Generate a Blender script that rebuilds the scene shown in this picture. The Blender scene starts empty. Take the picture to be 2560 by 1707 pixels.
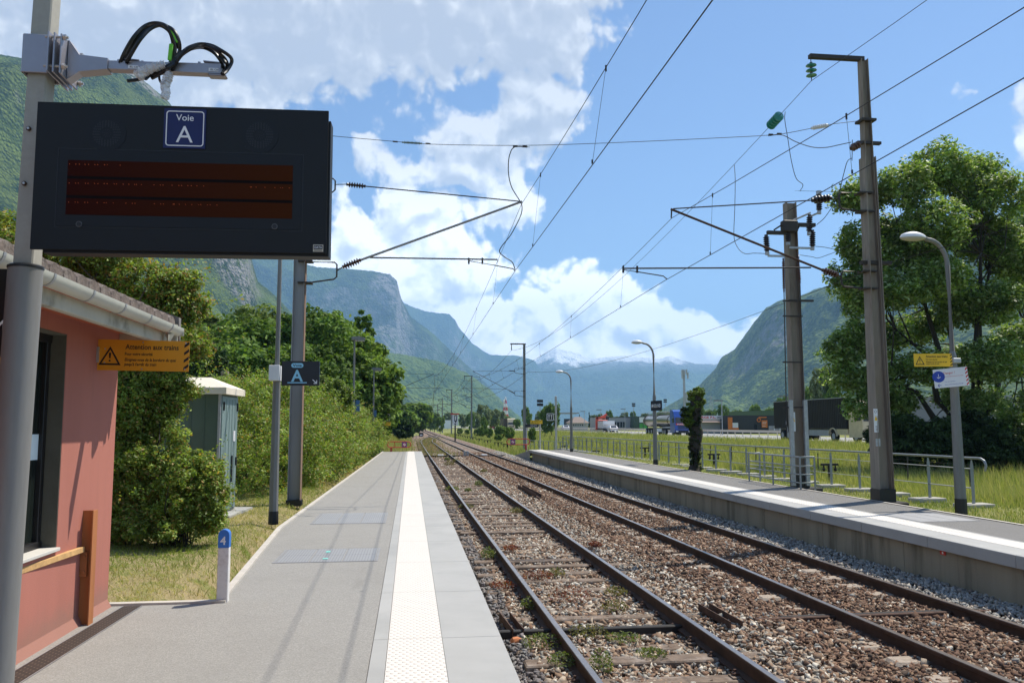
import bpy, math, random
import numpy as np
from mathutils import Vector, Matrix
R = math.radians
rnd = random.Random(7)
rng = np.random.default_rng(11)
scene = bpy.context.scene
COL = scene.collection

# ---------------------------------------------------------------- camera
FPX = 2066.0
CX, CY = 1280.0, 853.5
dY = Vector((-254, -209, -FPX)).normalized()
_b = FPX * FPX / 208.5
dZ = Vector((-.0025 * _b, _b, -FPX)); dZ = (dZ - dZ.dot(dY) * dY).normalized()
dX = dY.cross(dZ)
CAMR = Matrix((dX, dY, dZ))
CAM = Vector((0, 0, 2.15))
cam_data = bpy.data.cameras.new('camera')
cam = bpy.data.objects.new('camera', cam_data)
COL.objects.link(cam)
cam.matrix_world = Matrix.Translation(CAM) @ CAMR.to_4x4()
cam_data.sensor_fit = 'HORIZONTAL'
cam_data.sensor_width = 36.0
cam_data.lens = 36.0 * FPX / 2560.0
cam_data.clip_start = 0.05
cam_data.clip_end = 80000.0
scene.camera = cam

def at(px, py, Y=None, X=None, z=None):
    """world point seen at photo pixel (px,py), on the plane Y=, X= or z="""
    d = CAMR @ Vector((px - CX, CY - py, -FPX))
    if Y is not None: t = Y / d.y
    elif X is not None: t = X / d.x
    else: t = (z - CAM.z) / d.z
    return CAM + t * d

# ---------------------------------------------------------------- sun, sky, clouds
SUNV = Vector((.55, .32, 1.0)).normalized()            # towards the sun
SUN_EL = math.asin(SUNV.z)
SUN_AZ = math.atan2(SUNV.x, SUNV.y)
sl = bpy.data.lights.new('sun', 'SUN')
sl.energy = 5.0; sl.angle = R(0.5); sl.color = (1.0, 0.93, 0.82)
so = bpy.data.objects.new('sun', sl); COL.objects.link(so)
so.rotation_euler = (-SUNV).to_track_quat('-Z', 'Y').to_euler()

world = bpy.data.worlds.new('World'); scene.world = world
world.use_nodes = True
wt = world.node_tree; wt.nodes.clear()

class NT:
    """tiny node-tree helper"""
    def __init__(s, t): s.t = t
    def n(s, typ, **k):
        nd = s.t.nodes.new(typ)
        for a, v in k.items():
            if a == 'ins':
                for i, val in v.items():
                    if hasattr(val, 'is_output') or isinstance(val, bpy.types.NodeSocket): s.t.links.new(val, nd.inputs[i])
                    else: nd.inputs[i].default_value = val
            else: setattr(nd, a, v)
        return nd
    def m(s, op, a, b=None, c=None, clamp=False):
        ins = {0: a}
        if b is not None: ins[1] = b
        if c is not None: ins[2] = c
        return s.n('ShaderNodeMath', operation=op, use_clamp=clamp, ins=ins).outputs[0]
    def vm(s, op, a, b=None):
        ins = {0: a}
        if b is not None: ins[1] = b
        return s.n('ShaderNodeVectorMath', operation=op, ins=ins).outputs[0]
    def mixc(s, f, a, b, blend='MIX'):
        nd = s.n('ShaderNodeMix', data_type='RGBA', blend_type=blend)
        for i, v in ((0, f), (6, a), (7, b)):
            if isinstance(v, bpy.types.NodeSocket): s.t.links.new(v, nd.inputs[i])
            else:
                if i and len(v) == 3: v = (*v, 1)
                nd.inputs[i].default_value = v
        return nd.outputs[2]
    def ramp(s, f, stops):
        nd = s.n('ShaderNodeValToRGB'); e = nd.color_ramp.elements
        while len(e) < len(stops): e.new(.5)
        for el, (p, c) in zip(e, stops):
            el.position = p; el.color = (*c, 1) if len(c) == 3 else c
        s.t.links.new(f, nd.inputs[0]); return nd.outputs[0]
    def noise(s, vec, scale, detail=4, rough=.55, out=0, **k):
        return s.n('ShaderNodeTexNoise', ins={'Vector': vec, 'Scale': scale, 'Detail': detail, 'Roughness': rough}, **k).outputs[out]
    def step(s, v, lo, hi, smooth=True):
        nd = s.n('ShaderNodeMapRange', interpolation_type='SMOOTHSTEP' if smooth else 'LINEAR', ins={1: lo, 2: hi, 3: 0.0, 4: 1.0})
        s.t.links.new(v, nd.inputs[0]); return nd.outputs[0]

# cloud masses as (azimuth deg right of the track, elevation deg, half width, half height, weight)
CLOUDS = [(-18, 25, 12, 7.5, 1.25), (-8, 27.5, 10, 6.2, 1.25), (2, 28.5, 9, 5.2, 1.25), (8.5, 27, 5.5, 4.2, 1.0), (13, 28.5, 3.5, 2.2, .6), (-4, 34, 22, 7, 1.2), (15, 32, 6, 3, .6),
          (8.6, 21.2, 3.6, 2.6, 1.05), (5.2, 19.6, 4.0, 2.6, 1.1), (3.4, 17.6, 3.8, 1.9, 1.0), (6, 15.4, 2.6, 1.9, .9), (-2.6, 18.2, 1.5, 1.3, .5),
          (-4.2, 13, 2.8, 2.6, 1.1), (0.4, 14.6, 3.2, 2.2, .9), (2, 11, 4.6, 3.2, 1.2), (-3, 9.4, 6, 3, 1.25), (3, 7, 4.6, 2.6, 1.2), (-12, 12, 6, 5, 1.0),
          (12.6, 7.6, 4.6, 3.2, 1.25), (8.8, 6.6, 2.9, 2.7, 1.2), (16.2, 6, 3.2, 2.0, 1.2), (20.8, 5.2, 3.6, 2.0, 1.2), (13, 3.5, 9, 2, 1.2), (24, 6.6, 2.0, 1.2, .9),
          (37, 19.1, .9, .6, .5), (41.5, 16.2, 3.0, 2.6, 1.1), (50, 14, 9, 5, 1.1), (-45, 25, 20, 12, 1.1), (75, 24, 22, 6, 1.0), (180, 26, 40, 8, 1.0), (-110, 24, 30, 8, 1.0)]
def cloud_group():
    g = bpy.data.node_groups.new('cloud_density', 'ShaderNodeTree')
    g.interface.new_socket('U', in_out='INPUT', socket_type='NodeSocketFloat')
    g.interface.new_socket('V', in_out='INPUT', socket_type='NodeSocketFloat')
    g.interface.new_socket('D', in_out='OUTPUT', socket_type='NodeSocketFloat')
    N = NT(g); gi = N.n('NodeGroupInput'); go = N.n('NodeGroupOutput')
    u, v = gi.outputs[0], gi.outputs[1]
    p = N.n('ShaderNodeCombineXYZ', ins={0: u, 1: v}).outputs[0]
    w = N.n('ShaderNodeTexNoise', noise_dimensions='2D', ins={'Vector': p, 'Scale': .16, 'Detail': 3.0, 'Roughness': .5}).outputs[1]
    w = N.vm('SUBTRACT', w, (.5, .5, .5))
    ws = N.n('ShaderNodeVectorMath', operation='SCALE', ins={0: w, 3: 4.5}).outputs[0]
    p2 = N.vm('ADD', p, ws)
    sx = N.n('ShaderNodeSeparateXYZ', ins={0: p2}); u2, v2 = sx.outputs[0], sx.outputs[1]
    acc = None
    for a, e, hw, hh, wt_ in CLOUDS:
        du = N.m('MULTIPLY', N.m('SUBTRACT', u2, float(a)), 1.0 / hw)
        dv = N.m('MULTIPLY', N.m('SUBTRACT', v2, float(e)), 1.0 / hh)
        r2 = N.m('ADD', N.m('MULTIPLY', du, du), N.m('MULTIPLY', dv, dv))
        k = N.m('MULTIPLY', N.m('SUBTRACT', 1.25, N.m('SQRT', r2)), float(wt_))
        acc = k if acc is None else N.n('ShaderNodeMath', operation='SMOOTH_MAX', ins={0: acc, 1: k, 2: .25}).outputs[0]
    n1 = N.noise(p, .30, 8, .54, noise_dimensions='2D')
    vo = N.n('ShaderNodeTexVoronoi', voronoi_dimensions='2D', feature='SMOOTH_F1', ins={'Vector': N.vm('ADD', p, N.n('ShaderNodeVectorMath', operation='SCALE', ins={0: w, 3: 3.0}).outputs[0]), 'Scale': .62, 'Smoothness': .6}).outputs[0]
    vo2 = N.n('ShaderNodeTexVoronoi', voronoi_dimensions='2D', feature='SMOOTH_F1', ins={'Vector': N.vm('ADD', p, ws), 'Scale': 1.7, 'Smoothness': .5}).outputs[0]
    hi_ = N.step(v, 17.0, 24.0)
    d = N.m('ADD', acc, N.m('MULTIPLY', N.m('SUBTRACT', n1, .5), N.m('SUBTRACT', 1.7, N.m('MULTIPLY', hi_, .55))))
    d = N.m('ADD', d, N.m('MULTIPLY', N.m('SUBTRACT', .45, vo), .42))
    d = N.m('ADD', d, N.m('MULTIPLY', N.m('SUBTRACT', .4, vo2), .20))
    g.links.new(d, go.inputs[0]); return g
CG = cloud_group()
N = NT(wt)
sky = N.n('ShaderNodeTexSky', sky_type='NISHITA', sun_disc=False, sun_elevation=SUN_EL, sun_rotation=SUN_AZ,
          altitude=500.0, air_density=1.0, dust_density=0.35, ozone_density=1.0)
tc = N.n('ShaderNodeTexCoord').outputs['Generated']
sx = N.n('ShaderNodeSeparateXYZ', ins={0: tc})
DEG = 180 / math.pi
az = N.m('MULTIPLY', N.m('ARCTAN2', sx.outputs[0], sx.outputs[1]), DEG)
el = N.m('MULTIPLY', N.m('ARCSINE', sx.outputs[2]), DEG)
g1 = N.n('ShaderNodeGroup', node_tree=CG, ins={0: az, 1: el}).outputs[0]
g2 = N.n('ShaderNodeGroup', node_tree=CG, ins={0: N.m('ADD', az, .35), 1: N.m('ADD', el, .9)}).outputs[0]
#g3 = N.n('ShaderNodeGroup', node_tree=CG, ins={0: N.m('ADD', az, 1.0), 1: N.m('ADD', el, 2.4)}).outputs[0]
alpha = N.step(g1, .10, .46)
thick = N.step(g1, .3, 1.4)
occ = N.m('MULTIPLY', N.m('SUBTRACT', g1, g2), 1.25)
low = N.m('SUBTRACT', 1.0, N.step(el, 9.0, 20.0))
lit = N.m('SUBTRACT', N.m('ADD', N.m('ADD', .76, N.m('MULTIPLY', low, .22)), occ), N.m('MULTIPLY', thick, .36), clamp=True)
# high parts of the sheet overhead are seen from below and greyer
up = N.m('MULTIPLY', N.step(el, 13.0, 26.0), .34)
lit = N.m('SUBTRACT', lit, up, clamp=True)
ccol = N.ramp(lit, [(0.0, (4.8, 5.15, 5.9)), (.35, (5.7, 6.0, 6.6)), (.7, (8.0, 8.15, 8.4)), (1.0, (10.2, 10.0, 9.8))])
base = N.mixc(1.0, sky.outputs[0], (.98, 1.05, 1.18), 'MULTIPLY')
ccol = N.n('ShaderNodeVectorMath', operation='SCALE', ins={0: ccol, 3: N.m('ADD', 1.0, N.m('MULTIPLY', low, .85))}).outputs[0]
skyc = N.mixc(alpha, base, ccol)
bg = N.n('ShaderNodeBackground', ins={0: skyc, 1: 0.088})
wo = N.n('ShaderNodeOutputWorld'); wt.links.new(bg.outputs[0], wo.inputs[0])
scene.view_settings.view_transform = 'Standard'
scene.view_settings.look = 'None'
scene.view_settings.exposure = 0.5
scene.view_settings.gamma = 1.0
scene.view_settings.use_curve_mapping = False
world.cycles.sampling_method = 'MANUAL'; world.cycles.sample_map_resolution = 256
scene.cycles.max_bounces = 5
scene.cycles.diffuse_bounces = 3
scene.cycles.glossy_bounces = 3
scene.cycles.volume_bounces = 1
scene.cycles.transparent_max_bounces = 8
# ---------------------------------------------------------------- helpers
ORG = {}
def tag(o, label=None, cat=None, group=None, kind=None):
    if label: o['label'] = label
    if cat: o['category'] = cat
    if group: o['group'] = group
    if kind: o['kind'] = kind
    return o
def empty(name, loc, label=None, cat=None, group=None, kind=None):
    o = bpy.data.objects.new(name, None); COL.objects.link(o)
    o.location = loc; o.empty_display_size = .2
    ORG[o.name] = Vector(loc); tag(o, label, cat, group, kind); return o
def world_org(o):
    return ORG.get(o.name, Vector((0, 0, 0)))
def link_mesh(name, me, m, parent=None, org=None):
    o = bpy.data.objects.new(name, me); COL.objects.link(o)
    if m: me.materials.append(m)
    if parent is not None:
        o.parent = parent; ORG[o.name] = world_org(parent)
    elif org is not None:
        o.location = org; ORG[o.name] = Vector(org)
    return o
def copy_tree(o, parent=None):
    c = o.copy(); COL.objects.link(c)
    if parent is not None: c.parent = parent
    ORG[c.name] = world_org(parent) if parent is not None else world_org(o).copy()
    for ch in list(o.children): copy_tree(ch, c)
    return c
def place(o, loc, rz=0, s=1, label=None, group=None):
    o.location = loc; o.rotation_euler = (0, 0, rz); o.scale = (s, s, s) if not hasattr(s, '__len__') else s
    if label: o['label'] = label
    if group: o['group'] = group
    return o

def np_mesh(name, V, F, col=None, smooth=False):
    """V (n,3), F (m,k) -> mesh, quick"""
    me = bpy.data.meshes.new(name)
    V = np.asarray(V, np.float32); F = np.asarray(F, np.int32); k = F.shape[1]
    me.vertices.add(len(V)); me.vertices.foreach_set('co', V.ravel())
    me.loops.add(F.size); me.loops.foreach_set('vertex_index', F.ravel())
    me.polygons.add(len(F)); me.polygons.foreach_set('loop_start', np.arange(0, F.size, k, dtype=np.int32))
    me.update(calc_edges=True)
    if smooth: me.polygons.foreach_set('use_smooth', np.ones(len(F), bool))
    if col is not None:
        a = me.attributes.new('col', 'FLOAT_COLOR', 'POINT')
        c = np.ones((len(V), 4), np.float32); c[:, :3] = col
        a.data.foreach_set('color', c.ravel())
    return me

def basis(d):
    d = Vector(d).normalized()
    a = Vector((0, 0, 1)) if abs(d.z) < .95 else Vector((1, 0, 0))
    u = d.cross(a).normalized(); v = u.cross(d).normalized()
    return u, v

class MB:
    def __init__(s): s.v = []; s.f = []
    def add(s, vs, fs):
        n = len(s.v); s.v += [tuple(p) for p in vs]; s.f += [tuple(i + n for i in f) for f in fs]; return s
    def box(s, c, d, rz=0, bev=0.0, rx=0, ry=0):
        """box centre c, size d"""
        hx, hy, hz = d[0] / 2, d[1] / 2, d[2] / 2
        M = Matrix.Rotation(rz, 3, 'Z') @ Matrix.Rotation(ry, 3, 'Y') @ Matrix.Rotation(rx, 3, 'X')
        b = min(bev, hx * .9, hy * .9, hz * .9)
        if b <= 0:
            vs = [Vector((x, y, z)) for z in (-hz, hz) for x, y in ((-hx, -hy), (hx, -hy), (hx, hy), (-hx, hy))]
            fs = [(0, 3, 2, 1), (4, 5, 6, 7), (0, 1, 5, 4), (1, 2, 6, 5), (2, 3, 7, 6), (3, 0, 4, 7)]
        else:
            vs = []
            for z, k in ((-hz, b), (-hz + b, 0), (hz - b, 0), (hz, b)):
                ex, ey = hx - k, hy - k
                vs += [Vector(p) for p in ((-ex + b, -ey, z), (ex - b, -ey, z), (ex, -ey + b, z), (ex, ey - b, z), (ex - b, ey, z), (-ex + b, ey, z), (-ex, ey - b, z), (-ex, -ey + b, z))]
            fs = [tuple(range(7, -1, -1)), tuple(range(24, 32))]
            for r in range(3):
                for i in range(8): fs.append((r * 8 + i, r * 8 + (i + 1) % 8, r * 8 + 8 + (i + 1) % 8, r * 8 + 8 + i))
        c = Vector(c)
        return s.add([c + M @ p for p in vs], fs)
    def cyl(s, p0, p1, r0, r1=None, n=12, cap=True):
        p0, p1 = Vector(p0), Vector(p1); r1 = r0 if r1 is None else r1
        u, v = basis(p1 - p0)
        ring = lambda p, r: [p + (u * math.cos(2 * math.pi * i / n) + v * math.sin(2 * math.pi * i / n)) * r for i in range(n)]
        fs = [(i, (i + 1) % n, n + (i + 1) % n, n + i) for i in range(n)]
        if cap: fs += [tuple(range(n - 1, -1, -1)), tuple(range(n, 2 * n))]
        return s.add(ring(p0, r0) + ring(p1, r1), fs)
    def lathe(s, p0, p1, prof, n=14):
        """prof: list of (t along p0-p1 0..1, radius)"""
        p0, p1 = Vector(p0), Vector(p1); u, v = basis(p1 - p0); vs = []
        for t, r in prof:
            p = p0.lerp(p1, t)
            vs += [p + (u * math.cos(2 * math.pi * i / n) + v * math.sin(2 * math.pi * i / n)) * r for i in range(n)]
        fs = [(k * n + i, k * n + (i + 1) % n, (k + 1) * n + (i + 1) % n, (k + 1) * n + i) for k in range(len(prof) - 1) for i in range(n)]
        fs += [tuple(range(n - 1, -1, -1)), tuple(range((len(prof) - 1) * n, len(prof) * n))]
        return s.add(vs, fs)
    def tube(s, pts, r, n=8):
        pts = [Vector(p) for p in pts]; m = len(pts)
        rs = r if hasattr(r, '__len__') else [r] * m
        vs = []; u = None
        for i, p in enumerate(pts):
            d = (pts[min(i + 1, m - 1)] - pts[max(i - 1, 0)]).normalized()
            if u is None: u, v = basis(d)
            else:
                u = (u - u.dot(d) * d).normalized(); v = d.cross(u)
            vs += [p + (u * math.cos(2 * math.pi * k / n) + v * math.sin(2 * math.pi * k / n)) * rs[i] for k in range(n)]
        fs = [(i * n + k, i * n + (k + 1) % n, (i + 1) * n + (k + 1) % n, (i + 1) * n + k) for i in range(m - 1) for k in range(n)]
        fs += [tuple(range(n - 1, -1, -1)), tuple(range((m - 1) * n, m * n))]
        return s.add(vs, fs)
    def prism(s, poly, a, b):
        """poly: list of 3D points; extruded by vector (b-a)"""
        n = len(poly); d = Vector(b) - Vector(a)
        P = [Vector(p) for p in poly]
        return s.add(P + [p + d for p in P], [tuple(range(n - 1, -1, -1)), tuple(range(n, 2 * n))] + [(i, (i + 1) % n, n + (i + 1) % n, n + i) for i in range(n)])
    def sweep(s, prof, path):
        """prof: (x,z) offsets; path: (x,y,z) list running mostly along Y"""
        n = len(prof); vs = []
        for p in path: vs += [(p[0] + q[0], p[1], p[2] + q[1]) for q in prof]
        fs = [(i * n + k, (i + 1) * n + k, (i + 1) * n + (k + 1) % n, i * n + (k + 1) % n) for i in range(len(path) - 1) for k in range(n)]
        fs += [tuple(range(n)), tuple(range(len(path) * n - 1, (len(path) - 1) * n - 1, -1))]
        return s.add(vs, fs)
    def build(s, name, m, parent=None, smooth=False, label=None, cat=None, group=None, kind=None, org=None):
        o0 = world_org(parent) if parent is not None else (Vector(org) if org is not None else Vector((0, 0, 0)))
        me = bpy.data.meshes.new(name)
        me.from_pydata([(p[0] - o0.x, p[1] - o0.y, p[2] - o0.z) for p in s.v], [], s.f)
        me.update()
        if smooth:
            me.polygons.foreach_set('use_smooth', [True] * len(me.polygons))
            try: me.set_sharp_from_angle(angle=R(40))
            except Exception: pass
        o = link_mesh(name, me, m, parent, org)
        tag(o, label, cat, group, kind); return o

class Frame:
    """a flat panel's own axes: o origin, x right, y up, z out of the face"""
    def __init__(s, o, x, y):
        s.o = Vector(o); s.x = Vector(x).normalized(); s.y = Vector(y).normalized(); s.z = s.x.cross(s.y)
    def p(s, a, b, c=0): return s.o + s.x * a + s.y * b + s.z * c
    def slab(s, mb, x0, y0, x1, y1, z0, z1):
        return mb.add([s.p(x, y, z) for z in (z0, z1) for x, y in ((x0, y0), (x1, y0), (x1, y1), (x0, y1))],
                      [(0, 3, 2, 1), (4, 5, 6, 7), (0, 1, 5, 4), (1, 2, 6, 5), (2, 3, 7, 6), (3, 0, 4, 7)])
    def poly(s, mb, pts, z0, z1):
        n = len(pts)
        return mb.add([s.p(a, b, z0) for a, b in pts] + [s.p(a, b, z1) for a, b in pts],
                      [tuple(range(n - 1, -1, -1)), tuple(range(n, 2 * n))] + [(i, (i + 1) % n, n + (i + 1) % n, n + i) for i in range(n)])
    def ring(s, mb, po, pi, z0, z1):
        """band between two outlines with the same number of points"""
        n = len(po); vs = [s.p(a, b, z) for z in (z0, z1) for a, b in po] + [s.p(a, b, z) for z in (z0, z1) for a, b in pi]
        fs = []
        for i in range(n):
            j = (i + 1) % n
            fs += [(n + i, n + j, 3 * n + j, 3 * n + i), (i, j, n + j, n + i), (2 * n + j, 2 * n + i, 3 * n + i, 3 * n + j)]
        return mb.add(vs, fs)
    def circ(s, cx, cy, r, n=28): return [(cx + r * math.cos(2 * math.pi * i / n), cy + r * math.sin(2 * math.pi * i / n)) for i in range(n)]
    def rrect(s, x0, y0, x1, y1, r, n=5):
        pts = []
        for cx, cy, a0 in ((x1 - r, y0 + r, -90), (x1 - r, y1 - r, 0), (x0 + r, y1 - r, 90), (x0 + r, y0 + r, 180)):
            pts += [(cx + r * math.cos(R(a0 + 90 * i / n)), cy + r * math.sin(R(a0 + 90 * i / n))) for i in range(n + 1)]
        return pts
    def text(s, mb, txt, x, y, size, z0=.002, bold=0.0, shear=0.0, align='LEFT', sx=1.0, fit=None):
        V, F = text_geo(txt, bold, shear, align)
        if fit: sx = fit / (size * (max(v[0] for v in V) - min(v[0] for v in V)))
        return mb.add([s.p(x + a * size * sx, y + b * size, z0 + (.0006 if c > 0 else 0)) for a, b, c in V], F)

_tx = {}
def text_geo(txt, bold, shear, align):
    k = (txt, bold, shear, align)
    if k not in _tx:
        cu = bpy.data.curves.new('lettering', 'FONT'); cu.body = txt; cu.align_x = align
        cu.size = 1.4; cu.offset = bold; cu.shear = shear; cu.extrude = .01; cu.resolution_u = 3
        o = bpy.data.objects.new('lettering', cu); COL.objects.link(o)
        dg = bpy.context.evaluated_depsgraph_get(); dg.update()
        me = bpy.data.meshes.new_from_object(o.evaluated_get(dg))
        _tx[k] = ([tuple(v.co) for v in me.vertices], [tuple(p.vertices) for p in me.polygons])
        bpy.data.objects.remove(o); bpy.data.curves.remove(cu); bpy.data.meshes.remove(me)
    return _tx[k]

# ---------------------------------------------------------------- materials
def new_mat(name):
    m = bpy.data.materials.new(name); m.use_nodes = True
    t = m.node_tree; t.nodes.clear(); N = NT(t)
    b = N.n('ShaderNodeBsdfPrincipled'); o = N.n('ShaderNodeOutputMaterial'); t.links.new(b.outputs[0], o.inputs[0])
    return m, N, b, o
def mat(name, col, rough=.6, metal=0.0, var=.12, scale=3.0, bump=0.0, bscale=60.0, spec=.5, grime=None, gamt=.4, gscale=1.2, coat=0.0, streak=False, emit=None):
    m, N, b, o = new_mat(name)
    tc = N.n('ShaderNodeTexCoord').outputs['Object']
    if streak: tcs = N.vm('MULTIPLY', tc, (1, 1, .12))
    else: tcs = tc
    n = N.noise(tcs, scale, 6, .6)
    lo = tuple(max(0, c * (1 - var)) for c in col); hi = tuple(min(1, c * (1 + var)) for c in col)
    c = N.ramp(n, [(.3, lo), (.7, hi)])
    if grime:
        g = N.step(N.noise(tcs, gscale, 8, .65), .48, .72)
        c = N.mixc(N.m('MULTIPLY', g, gamt), c, grime)
    N.t.links.new(c, b.inputs['Base Color'])
    b.inputs['Roughness'].default_value = rough; b.inputs['Metallic'].default_value = metal
    b.inputs['Specular IOR Level'].default_value = spec
    if coat: b.inputs['Coat Weight'].default_value = coat; b.inputs['Coat Roughness'].default_value = .08
    if bump:
        bn = N.n('ShaderNodeBump', ins={'Strength': 1.0, 'Distance': bump, 'Height': N.noise(tc, bscale, 5, .6)})
        N.t.links.new(bn.outputs[0], b.inputs['Normal'])
    if emit: b.inputs['Emission Color'].default_value = (*emit[0], 1); b.inputs['Emission Strength'].default_value = emit[1]
    return m
def attr_mat(name, rough=.6, trans=0.0, spec=.3, bump=0.0, bscale=40):
    m, N, b, o = new_mat(name)
    a = N.n('ShaderNodeAttribute', attribute_name='col').outputs[0]
    N.t.links.new(a, b.inputs['Base Color'])
    b.inputs['Roughness'].default_value = rough; b.inputs['Specular IOR Level'].default_value = spec
    if bump:
        tc = N.n('ShaderNodeTexCoord').outputs['Object']
        bn = N.n('ShaderNodeBump', ins={'Strength': 1.0, 'Distance': bump, 'Height': N.noise(tc, bscale, 4, .6)})
        N.t.links.new(bn.outputs[0], b.inputs['Normal'])
    if trans:
        tr = N.n('ShaderNodeBsdfTranslucent'); N.t.links.new(N.mixc(1.0, a, (1.25, 1.3, .55), 'MULTIPLY'), tr.inputs[0])
        mx = N.n('ShaderNodeMixShader', ins={0: trans}); N.t.links.new(b.outputs[0], mx.inputs[1]); N.t.links.new(tr.outputs[0], mx.inputs[2])
        N.t.links.new(mx.outputs[0], o.inputs[0])
    return m

# numpy value noise
def _hash(ix, iy, iz=0):
    h = (ix.astype(np.int64) * 374761393 + iy.astype(np.int64) * 668265263 + iz * 2147483647) & 0xffffffff
    h = ((h ^ (h >> 13)) * 1274126177) & 0xffffffff
    return ((h ^ (h >> 16)) & 0xffff) / 65535.0
def vnoise(x, y, seed=0):
    ix, iy = np.floor(x), np.floor(y); fx, fy = x - ix, y - iy
    fx = fx * fx * (3 - 2 * fx); fy = fy * fy * (3 - 2 * fy)
    s = seed * 7919
    a = _hash(ix + s, iy); b = _hash(ix + 1 + s, iy); c = _hash(ix + s, iy + 1); d = _hash(ix + 1 + s, iy + 1)
    return (a * (1 - fx) + b * fx) * (1 - fy) + (c * (1 - fx) + d * fx) * fy
def fbm(x, y, o=5, seed=0, gain=.5):
    t = np.zeros_like(x, dtype=float); a = 1.0; n = 0
    for i in range(o):
        t += a * vnoise(x * 2 ** i, y * 2 ** i, seed + i); n += a; a *= gain
    return t / n
M = {}
# ---------------------------------------------------------------- ground and hills
def ss(x, a, b):
    t = np.clip((x - a) / (b - a), 0, 1); return t * t * (3 - 2 * t)
def gh(x, y):
    """height of the ground"""
    x = np.asarray(x, float); y = np.asarray(y, float)
    z = np.full(np.broadcast(x, y).shape, -.42)
    left = .46 * (1 - ss(y, 50, 62)) + .10 * ss(y, 50, 62)
    z = z + (left + .42) * (1 - ss(x, -2.6, -1.5 + .9 * ss(y, 50, 60)))
    z = z + .9 * np.exp(-((x + 3.5) / 2.4) ** 2 - ((y - 95) / 25) ** 2)
    near = 1 - ss(y, 53, 57)
    edge = 8.9 - 1.2 * (1 - near)
    r1 = (.30 * near - .30 * (1 - near))
    z = z + (r1 + .42) * ss(x, edge - .4, edge + .2)
    z = z + (-.30 - r1 + .10 * near) * ss(x, 12.8, 17)
    z = z + (.72 + .15 * near) * ss(x, 21, 33)
    bump = fbm(x * .23, y * .23, 4, 3) - .5
    z = z + bump * .28 * (ss(x, 9.2, 13) * (1 - ss(x, 28, 31)) + (1 - ss(x, -5, -2.4)) * .8)
    return z
xs = np.unique(np.concatenate([np.arange(-9, 14, .35), np.arange(14, 60, 1.2), np.arange(-60, -9, 2), np.geomspace(60, 10000, 30), -np.geomspace(60, 10000, 30)]))
ys = np.unique(np.concatenate([np.arange(-6, 70, .6), np.arange(70, 240, 3), np.geomspace(240, 12000, 30), -np.geomspace(6.5, 6000, 16)]))
gx, gy = np.meshgrid(xs, ys)
gz = gh(gx, gy)
V = np.stack([gx, gy, gz], -1).reshape(-1, 3)
nx, ny = len(xs), len(ys)
ii = (np.arange(ny - 1)[:, None] * nx + np.arange(nx - 1)[None]).ravel()
F = np.stack([ii, ii + 1, ii + nx + 1, ii + nx], -1)
m, N, b, o = new_mat('meadow_ground')
tc = N.n('ShaderNodeTexCoord').outputs['Object']
n1 = N.noise(tc, .35, 8, .65); n2 = N.noise(tc, 9.0, 6, .7); n3 = N.noise(tc, .012, 5, .6)
c = N.mixc(N.step(n1, .38, .62), (.15, .19, .045), (.26, .26, .09))
c = N.mixc(N.step(n2, .42, .75), c, (.27, .24, .10))
c = N.mixc(N.m('MULTIPLY', N.step(n3, .5, .6), .45), c, (.10, .17, .03))
sg_ = N.n('ShaderNodeSeparateXYZ', ins={0: tc}); lawn = N.m('MULTIPLY', N.m('SUBTRACT', 1.0, N.step(sg_.outputs[0], -1.2, -.8)), N.m('SUBTRACT', 1.0, N.step(sg_.outputs[1], 50.0, 60.0)))
c = N.mixc(N.m('MULTIPLY', lawn, N.step(N.noise(tc, 2.5, 6, .7), .36, .56)), c, (.36, .29, .16))
N.t.links.new(c, b.inputs['Base Color']); b.inputs['Roughness'].default_value = .95; b.inputs['Specular IOR Level'].default_value = .1
bn = N.n('ShaderNodeBump', ins={'Strength': .8, 'Distance': .05, 'Height': N.noise(tc, 22, 5, .7)}); N.t.links.new(bn.outputs[0], b.inputs['Normal'])
M['meadow'] = m
tag(link_mesh('ground', np_mesh('ground', V, F, smooth=True), m), kind='structure')

# bare ballast bed under both tracks
m, N, b, o = new_mat('ballast_bed')
tc = N.n('ShaderNodeTexCoord').outputs['Object']
vo = N.n('ShaderNodeTexVoronoi', ins={'Vector': tc, 'Scale': 17.0}); vc = vo.outputs[1]
sepx = N.n('ShaderNodeSeparateXYZ', ins={0: tc}).outputs[0]
h = N.n('ShaderNodeSeparateColor', ins={0: vc}).outputs[0]
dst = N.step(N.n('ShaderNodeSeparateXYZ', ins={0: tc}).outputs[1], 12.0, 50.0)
c = N.mixc(dst, N.ramp(h, [(0, (.030, .021, .015)), (.6, (.07, .05, .038)), (1, (.14, .11, .085))]), N.ramp(h, [(0, (.08, .055, .04)), (.4, (.19, .13, .10)), (.75, (.32, .24, .18)), (1, (.5, .43, .37))]))  # near part darkened so the gaps between stones read as shade
big = N.noise(tc, .8, 4, .6)
c = N.mixc(N.m('MULTIPLY', N.step(big, .45, .7), .5), c, (.20, .13, .09))
N.t.links.new(c, b.inputs['Base Color']); b.inputs['Roughness'].default_value = .95; b.inputs['Specular IOR Level'].default_value = .15
bn = N.n('ShaderNodeBump', ins={'Strength': 1.0, 'Distance': .05, 'Height': N.m('MULTIPLY', vo.outputs[0], -1.0)}); N.t.links.new(bn.outputs[0], b.inputs['Normal'])
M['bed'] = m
def lerp_path(pts):
    P = np.array(pts, float)
    return lambda y: np.interp(y, P[:, 0], P[:, 1])
CM = lerp_path([(-10, 5.85), (0, 5.82), (20, 5.68), (50, 5.42), (100, 5.25), (150, 5.2), (900, 5.2)])
_cs = lerp_path([(-10, 2.45), (0, 2.40), (20, 2.26), (50, 2.14), (75, 2.1), (900, 2.1)])
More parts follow.
